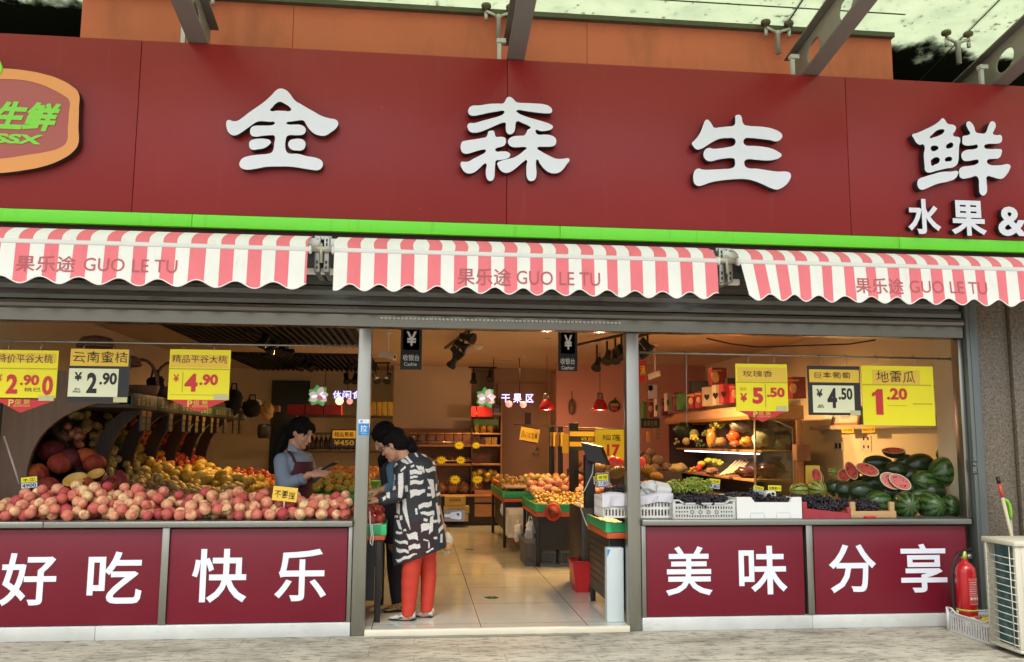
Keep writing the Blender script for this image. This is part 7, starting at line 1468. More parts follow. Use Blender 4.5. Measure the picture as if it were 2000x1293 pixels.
def wall_plate(px, py, label, n):
    c = atx(px, py, NX); r = thing('wall_switch', label, 'switch', tuple(c)); part('plate', MB().bbox(NX-.012, NX, c.y-.11, c.y+.11, c.z-.055, c.z+.05, .004), M('plate_white', (.58, .52, .40), .5), r)
    for k in range(n): part('button', MB().box(NX-.015, NX-.0125, c.y-.085+k*.09, c.y-.03+k*.09, c.z-.03, c.z+.03), INK, r)
wall_plate(1638, 871, 'white wall switch with two dark buttons under the ledge', 2)
c = atx(1692, 868, NX); r = thing('qr_notice', 'small pale notice with icon rows on the wall above the watermelons', 'notice', tuple(c)); part('paper', MB().box(NX-.004, NX-.001, c.y-.11, c.y+.12, c.z-.08, c.z+.10), M('notice_cream', (.60, .52, .40), .7), r)
g = MB()
for i in (0, 1):
    for j in (0, 1): g.lathe((NX-.005, c.y-.045+i*.09, c.z+.06-j*.085), [(.018, 0), (0, .001)], 10, axis=(-1, 0, 0))
part('icons', g, M('icon_brown', (.12, .10, .07), .6), r)
# cables, small wall things
g = MB().tube([at(*q) for q in ((1380, 661, 1.0), (1430, 672, 1.0), (1480, 678, 1.05), (1540, 676, 1.1), (1600, 674, 1.1), (1660, 672, 1.1), (1710, 664, 1.1))], .007, 6); solo('sagging_cable', g, BLACK, 'black cable sagging across the ceiling above the watermelon window', 'cable')
r = thing('apple_clock', 'green apple shaped clock sign on the pinkish wall', 'sign', tuple(at(1200, 792, 7.3))); c = at(1200, 793, 7.36); s = 14/F
part('face', MB().lathe(c, [(12*s, -.02), (12*s, .0), (0, .004)], 22, axis=(0, -1, 0)), M('apple_green_dark', (.025, .07, .03), .4), r); part('name_strip', MB().obox(c+Vector((0, -.008, .02)), (9*s, 0, 0), (0, .003, 0), (0, 0, 3*s)), M('amber_strip', (.35, .20, .05), .5), r); part('stalk', MB().tube([c+Vector((0, 0, 11*s)), c+Vector((.02, 0, 16*s))], .014, 6), M('apple_green_dark', (.025, .07, .03)), r); part('red_strip', MB().obox(c+Vector((0, -.008, -.05)), (6*s, 0, 0), (0, .003, 0), (0, 0, 3*s)), RED, r)
r = thing('hanging_lantern', 'slim brown ornament hanging on the pinkish wall', 'ornament', tuple(at(1117, 795, 7.3))); c = at(1117, 795, 7.36); part('body', MB().lathe(c, [(.01, -.13), (.05, -.09), (.06, 0), (.05, .08), (.015, .13)], 14), M('ornament', (.16, .09, .05), .4, var=.4, scale=14), r); part('cord', MB().tube([c+Vector((0, 0, .13)), c+Vector((0, 0, .26))], .005, 5), BLACK, r)

# ================================================================== PAVEMENT, RIGHT
# fire extinguisher
ec = Vector((4.20, -.16, 0)); er = .075; zlo = .12; 
ex_ = thing('fire_extinguisher', 'red fire extinguisher with yellow band and black hose against the maroon panel', 'fire extinguisher', tuple(ec))
part('cylinder', MB().lathe(ec, [(.066, .0), (.075, .015), (.075, .43), (.07, .465), (.05, .495), (.025, .51), (.022, .53)], 26), M('extinguisher_red', (.50, .012, .018), .25, var=.04, coat=.4), ex_)
part('yellow_band', MB().lathe(ec, [(.0765, .148), (.0765, .163)], 26), M('band_yellow', (.55, .50, .06), .5), ex_)
lb = MB(); N = 12
lb.sheet([[ec+Vector((.0768*math.sin(t), -.0768*math.cos(t), z)) for t in [-.35+1.35*i/N for i in range(N+1)]] for z in (.20, .40)]); lab = part('label', lb, M('extinguisher_label', (.55, .06, .06), .35), ex_)
g = MB()
for rr_, zz in ((0, .385), (0, .27), (0, .205)):
    g.tube([ec+Vector((.0775*math.sin(t), -.0775*math.cos(t), zz)) for t in [-.3+1.2*i/10 for i in range(11)]], .0014, 4)
for k in range(6):
    zz = .365-k*.016; g.tube([ec+Vector((.0775*math.sin(t), -.0775*math.cos(t), zz)) for t in [-.25+(.9-.12*(k % 3))*i/8 for i in range(9)]], .0022, 4)
for k in range(3):
    t = -.1+k*.35; g.lathe(ec+Vector((.0775*math.sin(t), -.0775*math.cos(t), .245)), [(.013, 0), (.009, .0005)], 10, axis=(math.sin(t), -math.cos(t), 0))
part('label_print', g, M('print_white', (.66, .60, .58), .5), lab)
part('valve', MB().lathe(ec, [(.02, .531), (.024, .54), (.024, .56), (.015, .575), (.015, .59)], 14), M('valve_brass', (.45, .50, .12), .35, .5), ex_)
part('gauge', MB().lathe(ec+Vector((.025, -.02, .553)), [(.02, 0), (.02, .014), (0, .015)], 14, axis=(.3, -1, .1)), STEEL, ex_)
part('lever', MB().obox(ec+Vector((.03, 0, .60)), Vector((.06, 0, .018)), (0, .01, 0), (0, 0, .006)).obox(ec+Vector((.04, 0, .575)), Vector((.05, 0, -.004)), (0, .01, 0), (0, 0, .006)), BLACK, ex_)
part('hose', MB().tube([ec+Vector(q) for q in ((-.02, 0, .56), (-.06, -.02, .58), (-.10, -.03, .53), (-.125, -.03, .42), (-.13, -.03, .28), (-.125, -.03, .16), (-.12, -.03, .10))], .011, 8).lathe(ec+Vector((-.12, -.03, .06)), [(.012, 0), (.016, .05)], 10), BLACK, ex_)
part('foot', MB().lathe(ec+Vector((0, 0, .0)), [(.07, 0), (.072, .006)], 20), BLACK, ex_)
for o in [ex_]: o.location = (ec.x, ec.y, .0)
# grey crate with scraps on the pavement
r = thing('plastic_crate', 'grey plastic crate of melon scraps on the pavement by the condenser', 'crate', (4.25, -.45, 0))
cr0 = [atz(1853, 1232, 0), atz(1941, 1262, 0)]
O = Vector((cr0[0].x, cr0[0].y, .002)); U = Vector((cr0[1].x-cr0[0].x, cr0[1].y-cr0[0].y, 0)); L_ = U.length; U.normalize(); V = Vector((-U.y, U.x, 0)); 
if V.x < 0: V = -V
H = .155; L_ = .52; W_ = .36
for nm, o_, u_, n_, ll in (('front_wall', O, U, V, L_), ('back_wall', O+V*W_, U, -V, L_), ('side_wall', O, V, U, W_), ('side_wall', O+U*L_, V, -U, W_)):
    g = MB(); slot_wall(g, o_, u_*ll, (0, 0, H*.9), n_, .005, 18, 3, .5/18, .01, bar_top=.2); part(nm, g, CRATE, r)
g = MB()
for a in (O, O+U*L_, O+V*W_, O+U*L_+V*W_): g.tube([a, a+Vector((0, 0, H*1.12))], .013, 8)
part('corner_post', g, CRATE, r)
g = MB()
for a in (O, O+V*W_):
    P = [a+U*x+Vector((0, 0, z)) for x, z in ((0, H*1.1), (.05, H*1.1), (.10, H*.9), (L_-.10, H*.9), (L_-.05, H*1.1), (L_, H*1.1))]; g.tube(P, .008, 6)
for a in (O, O+U*L_): g.tube([a+Vector((0, 0, H*.9)), a+V*W_+Vector((0, 0, H*.9))], .008, 6)
part('rim', g, CRATE, r)
g = MB(); g.prism([O+U*.006+V*.006+Vector((0, 0, .003)), O+U*(L_-.006)+V*.006+Vector((0, 0, .003)), O+U*(L_-.006)+V*(W_-.006)+Vector((0, 0, .003)), O+U*.006+V*(W_-.006)+Vector((0, 0, .003))], (0, 0, .006)); part('crate_floor', g, CRATE, r)
def incrate(u, v, z): return O+U*u+V*v+Vector((0, 0, z))
solo('melon_rind', MB().ell(incrate(.38, .22, .13), .12, .09, .035, R=Matrix.Rotation(-.15, 3, 'Y'), nu=20, nv=10), MEL_M, 'green watermelon rind lying in the grey crate on the pavement', 'rind')
solo('yellow_peel', crumple(incrate(.30, .12, .12), .06, .05, .035, 3, 10), M('yellow_peel', (.70, .55, .03), .4, var=.1), 'bright yellow peel in the grey crate on the pavement', 'peel')
for k, (u, v, m_, lab) in enumerate([(.10, .15, TOM, 'red fruit scrap at the end of the grey pavement crate'), (.16, .2, M('dark_scrap', (.12, .07, .06), .6, var=.5, scale=30), 'brown scrap heap in the middle of the grey pavement crate'), (.22, .1, M('grey_scrap', (.34, .28, .25), .7, var=.5, scale=30), 'greyish scrap in front of the yellow peel'), (.13, .09, FILM, 'pale wrapper scrap in the grey pavement crate'), (.42, .1, M('rust_scrap', (.30, .14, .05), .6, var=.4, scale=20), 'rusty orange scrap beside the condenser in the crate')]): solo('fruit_scrap', crumple(incrate(u, v, .075), .055, .05, .045, 80+k, 9), m_, lab, 'scrap')
# air conditioner condenser, seen on its finned side
ACW = M('ac_cream', (.52, .49, .39), .45, var=.06, scale=4, rvar=.08)
A = atz(1936, 1268, .0); A = Vector((4.20, -.62, 0)); AH = .72
acx0, acx1, acy0, acy1 = 4.0, 4.80, -1.03, -.70; AH = at(1932, 1047, -.70).z
ac = thing('condenser_unit', 'cream air conditioner condenser with finned side behind wires, standing on the pavement', 'air conditioner', ((acx0+acx1)/2, (acy0+acy1)/2, 0))
part('top_cover', MB().bbox(acx0-.012, acx1, acy0-.012, acy1+.012, AH-.035, AH, .008), ACW, ac)
part('front_panel', MB().bbox(acx0+.045, acx1, acy0, acy0+.02, .03, AH-.036, .004), ACW, ac)
part('back_panel', MB().bbox(acx0+.025, acx1, acy1-.02, acy1, .03, AH-.036, .004), ACW, ac)
part('base_pan', MB().bbox(acx0, acx1, acy0, acy1, .03, .055, .006), ACW, ac)
part('corner_post', MB().bbox(acx0, acx0+.024, acy1-.03, acy1, .056, AH-.036, .004), ACW, ac); part('corner_post', MB().bbox(acx0, acx0+.044, acy0, acy0+.028, .056, AH-.036, .004), ACW, ac)
m = M('fin_block', (.03, .10, .12), .5, .3, var=0); nt, b = nodes(m); tc = nt.nodes.new('ShaderNodeTexCoord'); n1 = noise(nt, tc.outputs['Object'], 14, 5, (1, 1, .7), .6); r1 = ramp(nt, [(.4, (.022, .075, .095)), (.56, (.05, .13, .14)), (.68, (.16, .22, .22)), (.76, (.32, .36, .35))], n1.outputs['Fac']); nt.links.new(r1.outputs[0], b.inputs['Base Color'])
wv = nt.nodes.new('ShaderNodeTexWave'); wv.bands_direction = 'Y'; wv.inputs['Scale'].default_value = 60; nt.links.new(tc.outputs['Object'], wv.inputs['Vector']); bp = nt.nodes.new('ShaderNodeBump'); bp.inputs['Strength'].default_value = .5; bp.inputs['Distance'].default_value = .003; nt.links.new(wv.outputs['Fac'], bp.inputs['Height']); nt.links.new(bp.outputs[0], b.inputs['Normal'])
part('fin_block', MB().box(acx0+.03, acx0+.06, acy0+.03, acy0+.255, .06, AH-.04), m, ac)
part('inner_frame', MB().box(acx0+.35, acx0+.36, acy0+.25, acy1-.04, .06, AH-.04), M('inner_dark', (.10, .09, .08), .7), ac)
g = MB()
for i in range(13): z = .085+i*.047; g.tube([(acx0-.002, acy0+.01, z-.006), (acx0-.012, (acy0+acy1)/2, z), (acx0-.002, acy1-.01, z+.004)], .0035, 5)
for y in (acy0+.05, acy1-.035): g.tube([(acx0-.008, y, .06), (acx0-.008, y, AH-.04)], .0035, 5)
part('guard_wires', g, M('wire_cream', (.55, .52, .42), .45), ac)
for cx, cy in ((acx0+.06, acy0+.04), (acx0+.06, acy1-.08), (acx1-.1, acy0+.04)): part('foot', MB().bbox(cx, cx+.06, cy, cy+.05, 0, .029, .004), BLACK, ac)
# mop and dustpan handles behind it
r = thing('mop_handle', 'pale wooden mop handle with a red label, leaning behind the condenser', 'mop', tuple(at(1975, 1050, -.25)))
a, b2, c_ = at(1976, 1048, -.25), at(1958, 972, -.22), at(1949, 933, -.20); foot = a+(a-b2)*5.5; foot.z = .02
part('pole', MB().tube([foot, a, b2], .013, 10), M('pole_wood', (.62, .54, .34), .5, var=.1), r); part('red_label', MB().tube([b2+(c_-b2)*.02, b2+(c_-b2)*.70], .0145, 10), M('label_red', (.62, .08, .05), .4, var=.5, scale=24), r); part('grip', MB().tube([b2+(c_-b2)*.70, c_+(c_-b2)*.05], .0150, 10), BLACK, r)
r = thing('dustpan_handle', 'lime green hooked dustpan handle with grey tube behind the condenser', 'dustpan', tuple(at(1974, 1048, -.2)))
part('hook', MB().tube([at(1961, 975, -.2), at(1967, 978, -.2), at(1972, 988, -.2), at(1974, 1002, -.2), at(1974, 1014, -.2)], [.010, .013, .013, .013, .013], 8), M('hook_green', (.22, .60, .03), .4), r)
q = at(1974, 1014, -.2); part('tube', MB().tube([q, (q.x+.01, q.y, .02)], .010, 8), M('tube_grey', (.40, .42, .46), .4, .4), r)
# fallen leaf on the pavement
c = atz(103, 1252, 0); solo('fallen_leaf', leaf((c.x, c.y, .012), .07, .4, .3), LEAF, 'small green leaf lying on the pavement by the base strip', 'leaf')

# ================================================================== PEOPLE
def remeshed(name, mb, mats, voxel=.006, smooth=4, org=Vector((0, 0, 0))):
    """one continuous surface from overlapping closed shapes"""
    me = make_mesh(name+'_raw', mb, mats, org)
    o = bpy.data.objects.new('tmp', me); COL.objects.link(o)
    r = o.modifiers.new('r', 'REMESH'); r.mode = 'VOXEL'; r.voxel_size = voxel; r.use_smooth_shade = True
    if smooth: s = o.modifiers.new('s', 'SMOOTH'); s.factor = .5; s.iterations = smooth
    ev = o.evaluated_get(bpy.context.evaluated_depsgraph_get()); m2 = bpy.data.meshes.new_from_object(ev)
    bpy.data.objects.remove(o); bpy.data.meshes.remove(me); m2.name = name
    m2.materials.clear()
    for mt_ in (mats if isinstance(mats, (list, tuple)) else [mats]): m2.materials.append(mt_)
    m2.polygons.foreach_set('use_smooth', [True]*len(m2.polygons))
    return m2
def rpart(name, mb, mats, parent, voxel=.006, smooth=4, label=None):
    me = remeshed(name, mb, mats, voxel, smooth, ORG[parent.name]); o = link(bpy.data.objects.new(name, me), parent)
    if label: o['label'] = label
    return o
def limb(mb, pts, rs, n=14):
    """tapered limb through PTS with ball joints"""
    P = [Vector(p) for p in pts]; Q = []; R_ = []
    for i in range(len(P)-1):
        for k in range(6): t = k/6; Q.append(P[i].lerp(P[i+1], t)); R_.append(rs[i]*(1-t)+rs[i+1]*t)
    Q.append(P[-1]); R_.append(rs[-1]); mb.tube(Q, R_, n)
    for p, r in zip(P, rs): mb.ell(p, r*.99, r*.99, r*.99, nu=12, nv=8)
    return mb
def basis(f, upv=(0, 0, 1)):
    f = Vector(f).normalized(); s = f.cross(Vector(upv)).normalized(); u = s.cross(f); return f, s, u
def eld(mb, c, f, s, u, rf, rs, ru, nu=20, nv=14):
    R_ = Matrix((f, s, u)).transposed(); return mb.ell(c, rf, rs, ru, R=R_, nu=nu, nv=nv)
def head(mb, c, f, s, u, k=1.0, near=1):
    """skull, face, jaw, ears; NEAR is the sign of the side axis that faces the camera"""
    P = lambda a, b2, d: c+f*a*k+s*b2*k+u*d*k
    eld(mb, P(-.012, 0, .025), f, s, u, .098*k, .076*k, .095*k); eld(mb, P(.03, 0, -.03), f, s, u, .066*k, .064*k, .075*k)
    eld(mb, P(.042, 0, -.075), f, s, u, .045*k, .046*k, .04*k); eld(mb, P(.072, 0, -.098), f, s, u, .022*k, .024*k, .02*k)
    for t in range(5): eld(mb, P(.086+.005*t, 0, .012-.011*t), f, s, u, (.012+.0015*t)*k, (.009+.0015*t)*k, .012*k, 10, 8)
    eld(mb, P(.108, 0, -.035), f, s, u, .011*k, .013*k, .009*k, 10, 8)
    for b2 in (-1, 1):
        eld(mb, P(.060, b2*.036, -.028), f, s, u, .028*k, .026*k, .028*k, 12, 8); eld(mb, P(.083, b2*.030, .024), f, s, u, .010*k, .026*k, .009*k, 10, 8)
        eld(mb, P(-.008, b2*.074, -.008), f, s, u, .018*k, .009*k, .030*k, 12, 8)
    eld(mb, P(.090, 0, -.058), f, s, u, .011*k, .021*k, .006*k, 10, 8); eld(mb, P(.088, 0, -.071), f, s, u, .011*k, .018*k, .007*k, 10, 8)
def face_parts(r, body, c, f, s, u, k=1.0):
    P = lambda a, b2, d: c+f*a*k+s*b2*k+u*d*k
    for b2 in (-1, 1):
        g = MB(); eld(g, P(.076, b2*.030, .004), f, s, u, .012*k, .016*k, .008*k, 12, 8); e = part('eye', g, M('eye_white', (.6, .56, .5), .3), r)
        g = MB(); eld(g, P(.086, b2*.030, .002), f, s, u, .004*k, .007*k, .0065*k, 10, 6); part('iris', g, INK, e)
        g = MB(); g.tube([P(.088, b2*.016, .022), P(.089, b2*.032, .027), P(.078, b2*.048, .022)], .003*k, 5); part('eyebrow', g, HAIR, r)
    g = MB(); eld(g, P(.099, 0, -.0645), f, s, u, .004*k, .017*k, .0065*k, 10, 6); part('lips', g, M('lip', (.42, .13, .10), .4), r)
def hand(mb, w, d, n, k=1.0, thumb=1, curl=.5, spread=.10):
    """palm and five fingers: W wrist, D direction of the fingers, N the way the palm faces"""
    w = Vector(w); d = Vector(d).normalized(); n = Vector(n); n = (n-d*n.dot(d)).normalized(); s = d.cross(n)*thumb
    eld(mb, w+d*.048*k, d, s, n, .055*k, .040*k, .017*k, 14, 10); mb.tube([w-d*.03*k, w+d*.02*k], [.026*k, .026*k], 12)
    for i, (o_, L, r) in enumerate(((.030, .068, .0085), (.011, .078, .009), (-.009, .073, .0086), (-.028, .058, .0076))):
        b2 = w+d*(.088-.006*abs(i-1.2))*k+s*o_*k; a0 = d+s*(o_/.03)*spread; P = [b2-d*.015*k, b2]; dv = a0.normalized(); q = b2
        for t, fr in enumerate((.45, .32, .23)):
            ang = curl*(.55+.35*t)*(1+.08*i); dv = (dv*math.cos(ang)+n*math.sin(ang)).normalized() if t or curl > .3 else dv; q = q+dv*L*fr*k; P.append(q)
        mb.tube(P, [r*k*1.05, r*k*1.05, r*k, r*.92*k, r*.75*k], 10); mb.ell(P[-1], r*.75*k, r*.75*k, r*.75*k, nu=8, nv=6)
    b2 = w+d*.022*k+s*.030*k; d1 = (d*.7+s*.75+n*.35).normalized(); d2 = (d*.95+s*.2+n*.4).normalized()
    P = [b2-d1*.012*k, b2+d1*.028*k, b2+d1*.028*k+d2*.030*k, b2+d1*.028*k+d2*.050*k]; mb.tube(P, [.0125*k, .0115*k, .0098*k, .0075*k], 10); mb.ell(P[-1], .0075*k, .0075*k, .0075*k, nu=8, nv=6)
def loft(mb, rings, n=36):
    """closed body through rings (centre, rx vector, ry vector)"""
    vs = []; N = len(rings)
    for c, a, b2 in rings: vs += [c+a*math.cos(2*math.pi*k/n)+b2*math.sin(2*math.pi*k/n) for k in range(n)]
    fs = [(i*n+k, i*n+(k+1) % n, (i+1)*n+(k+1) % n, (i+1)*n+k) for i in range(N-1) for k in range(n)]+[tuple(range(n)), tuple(range((N-1)*n, N*n))[::-1]]
    return mb.add(vs, fs, 0, True)

# ---- the customer in the doorway
YC = .36
def C(px, py, dy=0.0): return at(px, py, YC+dy)
SPX = (YC+6.636)/F
cust = thing('person', 'woman with black hair bun, black and white tunic and red trousers, picking fruit in doorway', 'person', (C(815, 1215).x, YC, FZ))
hc = C(769, 869, .0); f, s, u = basis((-.86, .30, -.42))
near = -1 if s.y > 0 else 1
g = MB(); head(g, hc, f, s, u, .98)
limb(g, [hc-u*.06-f*.03, C(797, 905)], [.052, .06]); limb(g, [C(806, 916), C(814, 960), C(815, 1030), C(816, 1062)], [.075, .095, .095, .085])
limb(g, [C(790, 918, -.09), C(777, 973, -.15), C(745, 978, -.16)], [.032, .033, .025]); hand(g, C(742, 978, -.16), (-.9, .15, .22), (-.15, .2, -1), 1.0, thumb=1, curl=.45)
limb(g, [C(834, 912, .06), C(845, 950, .08), C(856, 998, .06), C(864, 1030, .05)], [.030, .030, .027, .022]); hand(g, C(865, 1032, .05), (.05, -.1, -1), (-1, .1, 0), .95, thumb=-1, curl=.75)
limb(g, [C(806, 1085, -.05), C(799, 1135, -.06), C(797, 1203, -.06)], [.06, .05, .034]); limb(g, [C(834, 1080, .05), C(837, 1130, .05), C(833, 1194, .05)], [.07, .048, .034])
for (px, py, dy, tx_) in ((797, 1211, -.06, 762), (833, 1203, .05, 812)): limb(g, [C(px, py-6, dy), C((px+tx_)/2, py+2, dy+.02), C(tx_+8, py+5, dy+.03)], [.034, .03, .022])
rpart('body', g, SKIN, cust, .0052, 3)
face_parts(cust, None, hc, f, s, u, .98)
# hair: cap, swept back into a low bun
g = MB(); P = lambda a, b2, d: hc+f*a+s*b2+u*d
eld(g, P(-.022, 0, .040), f, s, u, .104, .086, .094); eld(g, P(-.055, 0, .0), f, s, u, .068, .080, .085); eld(g, P(.035, 0, .088), f, s, u, .055, .06, .028)
for b2 in (-1, 1): eld(g, P(.005, b2*.066, .045), f, s, u, .05, .018, .045); eld(g, P(-.04, b2*.064, -.01), f, s, u, .028, .018, .05)
bun = C(801, 872, .02); eld(g, bun, f, s, u, .062, .055, .075); g.tube([P(-.08, 0, .0), bun], [.05, .035], 12); eld(g, bun+Vector((.015, 0, -.055)), f, s, u, .042, .036, .04)
rpart('hair', g, HAIR, cust, .006, 2)
g = MB(); g.tube([P(.092, -near*-.004, .008), P(.090, near*.055, .010), P(-.01, near*.080, .010)], .0025, 6)
for b2 in (-1, 1): g.tube([P(.095, b2*.030, .006)+s*.02*math.cos(t*math.pi/6)+u*.016*math.sin(t*math.pi/6) for t in range(13)], .002, 5)
part('glasses', g, M('glasses_frame', (.25, .2, .16), .3, .6), cust)
# tunic
rows = [(884, 800, 822, .055, .0), (892, 789, 838, .085, .0), (901, 776, 848, .115, .0), (915, 769, 851, .13, .0), (936, 772, 852, .135, .0), (960, 776, 853, .135, .0), (985, 774, 857, .135, 0), (1012, 771, 862, .14, 0), (1038, 770, 866, .15, 0), (1058, 769, 869, .155, 0), (1072, 769, 870, .158, 0), (1086, 770, 870, .16, 0)]
rg = []
for i, (y, l, r_, ry, dy) in enumerate(rows):
    tilt = max(0, (y-1010)/76)**1.3*.5
    a = C((l+r_)/2, y); A = Vector(((r_-l)/2*SPX, 0, tilt*.14)); rg.append((a, A, Vector((.02, ry, 0))))
g = MB(); loft(g, rg, 40)
limb(g, [C(789, 913, -.08), C(778, 968, -.14), C(747, 976, -.16)], [.058, .053, .043]); limb(g, [C(834, 906, .06), C(845, 945, .08), C(852, 982, .07)], [.056, .050, .042])
tun = rpart('tunic', g, None, cust, .0042, 5)
me = tun.data
# printed cloth: white bars and shapes on black, a dark maroon lower half (shapes measured on the garment)
PR = [[(365,330),(373,328),(382,365),(373,368)],[(400,440),(427,446),(424,461),(398,453)],[(395,478),(421,486),(419,501),(396,496)],[(266,440),(281,435),(285,470),(271,478)],[(188,410),(207,408),(205,432),(187,434)],[(236,610),(251,606),(253,632),(238,634)],[(445,430),(457,428),(453,470),(444,468)],[(374,628),(399,626),(397,641),(374,643)],[(455,560),(467,556),(475,610),(464,612)],[(300,320),(318,316),(322,328),(304,332)],[(215,705),(250,700),(252,712),(213,720)],[(432,735),(452,728),(455,742),(434,748)],[(205,615),(228,612),(226,626),(204,630)],[(325,570),(338,566),(340,600),(328,604)],[(295,345),(370,350),(365,370),(297,372)],[(297,380),(345,383),(330,395),(298,394)],[(297,405),(375,408),(370,427),(298,430)],[(297,460),(385,460),(382,478),(298,507)],[(345,545),(420,528),(423,556),(347,570)],[(355,588),(437,586),(437,612),(362,604)],[(360,660),(405,648),(412,682),(360,706)],[(330,325),(360,320),(370,345),(345,346)],[(430,330),(444,332),(445,356),(395,361),(380,345)],
 [(178,375),(210,375),(212,405),(178,403)],[(185,320),(215,308),(226,320),(188,337)],[(228,370),(257,358),(260,440),(252,502),(230,502)],[(238,290),(257,280),(292,310),(278,317)],[(264,276),(278,266),(312,300),(298,307)],[(245,340),(268,324),(274,336),(240,357)],[(253,518),(272,514),(278,570),(300,692),(274,642),(254,582)],[(215,545),(237,540),(237,602),(218,602)],[(160,473),(180,468),(182,507),(164,507)],
 [(208,755),(282,754),(285,775),(212,766)],[(215,798),(287,806),(292,823),(220,821)],[(275,714),(337,703),(344,746),(290,743)],[(287,779),(352,767),(357,791),(290,806)],[(212,868),(300,830),(345,822),(300,848),(225,880)],[(413,620),(432,614),(428,702),(405,717)],[(395,395),(432,408),(443,502),(425,517),(412,440)],[(448,483),(490,483),(490,501),(450,501)],[(460,690),(490,668),(492,690),(462,716)],[(473,722),(486,722),(484,772),(470,772)],[(445,540),(454,534),(474,650),(462,662)],[(360,255),(385,263),(397,276),(380,274)],[(320,255),(330,250),(345,270),(335,275)],[(215,640),(235,636),(250,690),(232,684)],[(262,690),(272,688),(276,700),(255,702)],[(375,745),(400,745),(408,752),(372,752)],[(400,760),(408,758),(410,790),(402,796)],[(388,812),(430,796),(432,806),(392,820)],[(430,640),(470,628),(472,642),(432,655)],[(425,305),(440,300),(448,318),(432,322)],[(460,410),(472,405),(478,440),(468,445)],[(195,440),(212,436),(214,460),(198,462)],[(140,500),(158,492),(160,512),(144,520)]]
Z0 = lambda zx, zy: at(700+zx*.3401, 800+zy*.3401, .22)
PW = []
for poly in PR:
    q = [(p.x, p.z) for p in (Z0(*z) for z in poly)]; PW.append((min(a for a, b2 in q), max(a for a, b2 in q), min(b2 for a, b2 in q), max(b2 for a, b2 in q), q))
zmar = Z0(300, 640).z; xmar0 = Z0(255, 640).x; xmar1 = Z0(440, 640).x
def inside(x, z, q):
    c = False; j = len(q)-1
    for i in range(len(q)):
        if (q[i][1] > z) != (q[j][1] > z) and x < (q[j][0]-q[i][0])*(z-q[i][1])/(q[j][1]-q[i][1])+q[i][0]: c = not c
        j = i
    return c
ca = me.color_attributes.new('print', 'FLOAT_COLOR', 'POINT'); org = ORG[cust.name]; buf = []
for v in me.vertices:
    x, z = v.co.x+org.x, v.co.z+org.z; zz = z+.004*math.sin(x*90)
    col = (.022, .024, .030)
    if z < zmar+.02*math.sin(x*14) and xmar0 < x < xmar1: col = (.030, .009, .014)
    for (a, b2, c_, d, q) in PW:
        if a <= x <= b2 and c_ <= zz <= d and inside(x, zz, q): col = (.66, .64, .60); break
    buf += [*col, 1]
ca.data.foreach_set('color', buf)
TUN = M('printed_cloth', (.03, .03, .03), .7, var=0); nt, b = nodes(TUN); at_ = nt.nodes.new('ShaderNodeAttribute'); at_.attribute_name = 'print'
tc = nt.nodes.new('ShaderNodeTexCoord'); n1 = noise(nt, tc.outputs['Object'], 45, 4, (1, 1, 2), .7); r1 = ramp(nt, [(.35, (.75, .75, .75)), (.5, (1, 1, 1)), (.75, (1.9, 1.9, 2.0))], n1.outputs['Fac'])
nt.links.new(mixc(nt, .25, at_.outputs['Color'], r1.outputs[0], 'MULTIPLY'), b.inputs['Base Color'])
n2 = noise(nt, tc.outputs['Object'], 9, 3, (1.6, 1.6, .7)); bp = nt.nodes.new('ShaderNodeBump'); bp.inputs['Strength'].default_value = .55; bp.inputs['Distance'].default_value = .02; nt.links.new(n2.outputs['Fac'], bp.inputs['Height']); nt.links.new(bp.outputs[0], b.inputs['Normal'])
me.materials.clear(); me.materials.append(TUN)
# trousers
REDT = M('red_trousers', (.56, .045, .022), .75, var=.1, scale=14, bump=.25)
g = MB()
def leg(px0, top, px1, mid, px2, bot, dy, r0, r1, r2):
    n = 26; pts = []; rs = []
    for i in range(n+1):
        t = i/n; y = top+(bot-top)*t; x = px0+(px1-px0)*min(1, t*2)+(px2-px1)*max(0, t*2-1); r = (r0+(r1-r0)*min(1, t*2)+(r2-r1)*max(0, t*2-1))*(1+.035*math.sin(t*34+px0)*(.4+.8*abs(t-.55))); pts.append(C(x, y, dy)); rs.append(r)
    g.tube(pts, rs, 20)
leg(807, 1072, 801, 0, 797, 1203, -.06, .080, .069, .049); leg(834, 1066, 837, 0, 833, 1194, .05, .076, .061, .048)
eld(g, C(819, 1066), Vector((1, 0, 0)), Vector((0, 1, 0)), Vector((0, 0, 1)), .135, .115, .085)
rpart('trousers', g, REDT, cust, .007, 3)
SNAKE = M('snake_print', (.50, .47, .42), .5, var=0); nt, b = nodes(SNAKE); tc = nt.nodes.new('ShaderNodeTexCoord'); vo = nt.nodes.new('ShaderNodeTexVoronoi'); vo.inputs['Scale'].default_value = 45; nt.links.new(tc.outputs['Object'], vo.inputs['Vector']); n1 = noise(nt, tc.outputs['Object'], 24, 3)
r1 = ramp(nt, [(.34, (.12, .11, .10)), (.42, (.56, .53, .48)), (.7, (.66, .64, .59))], n1.outputs['Fac']); nt.links.new(r1.outputs[0], b.inputs['Base Color'])
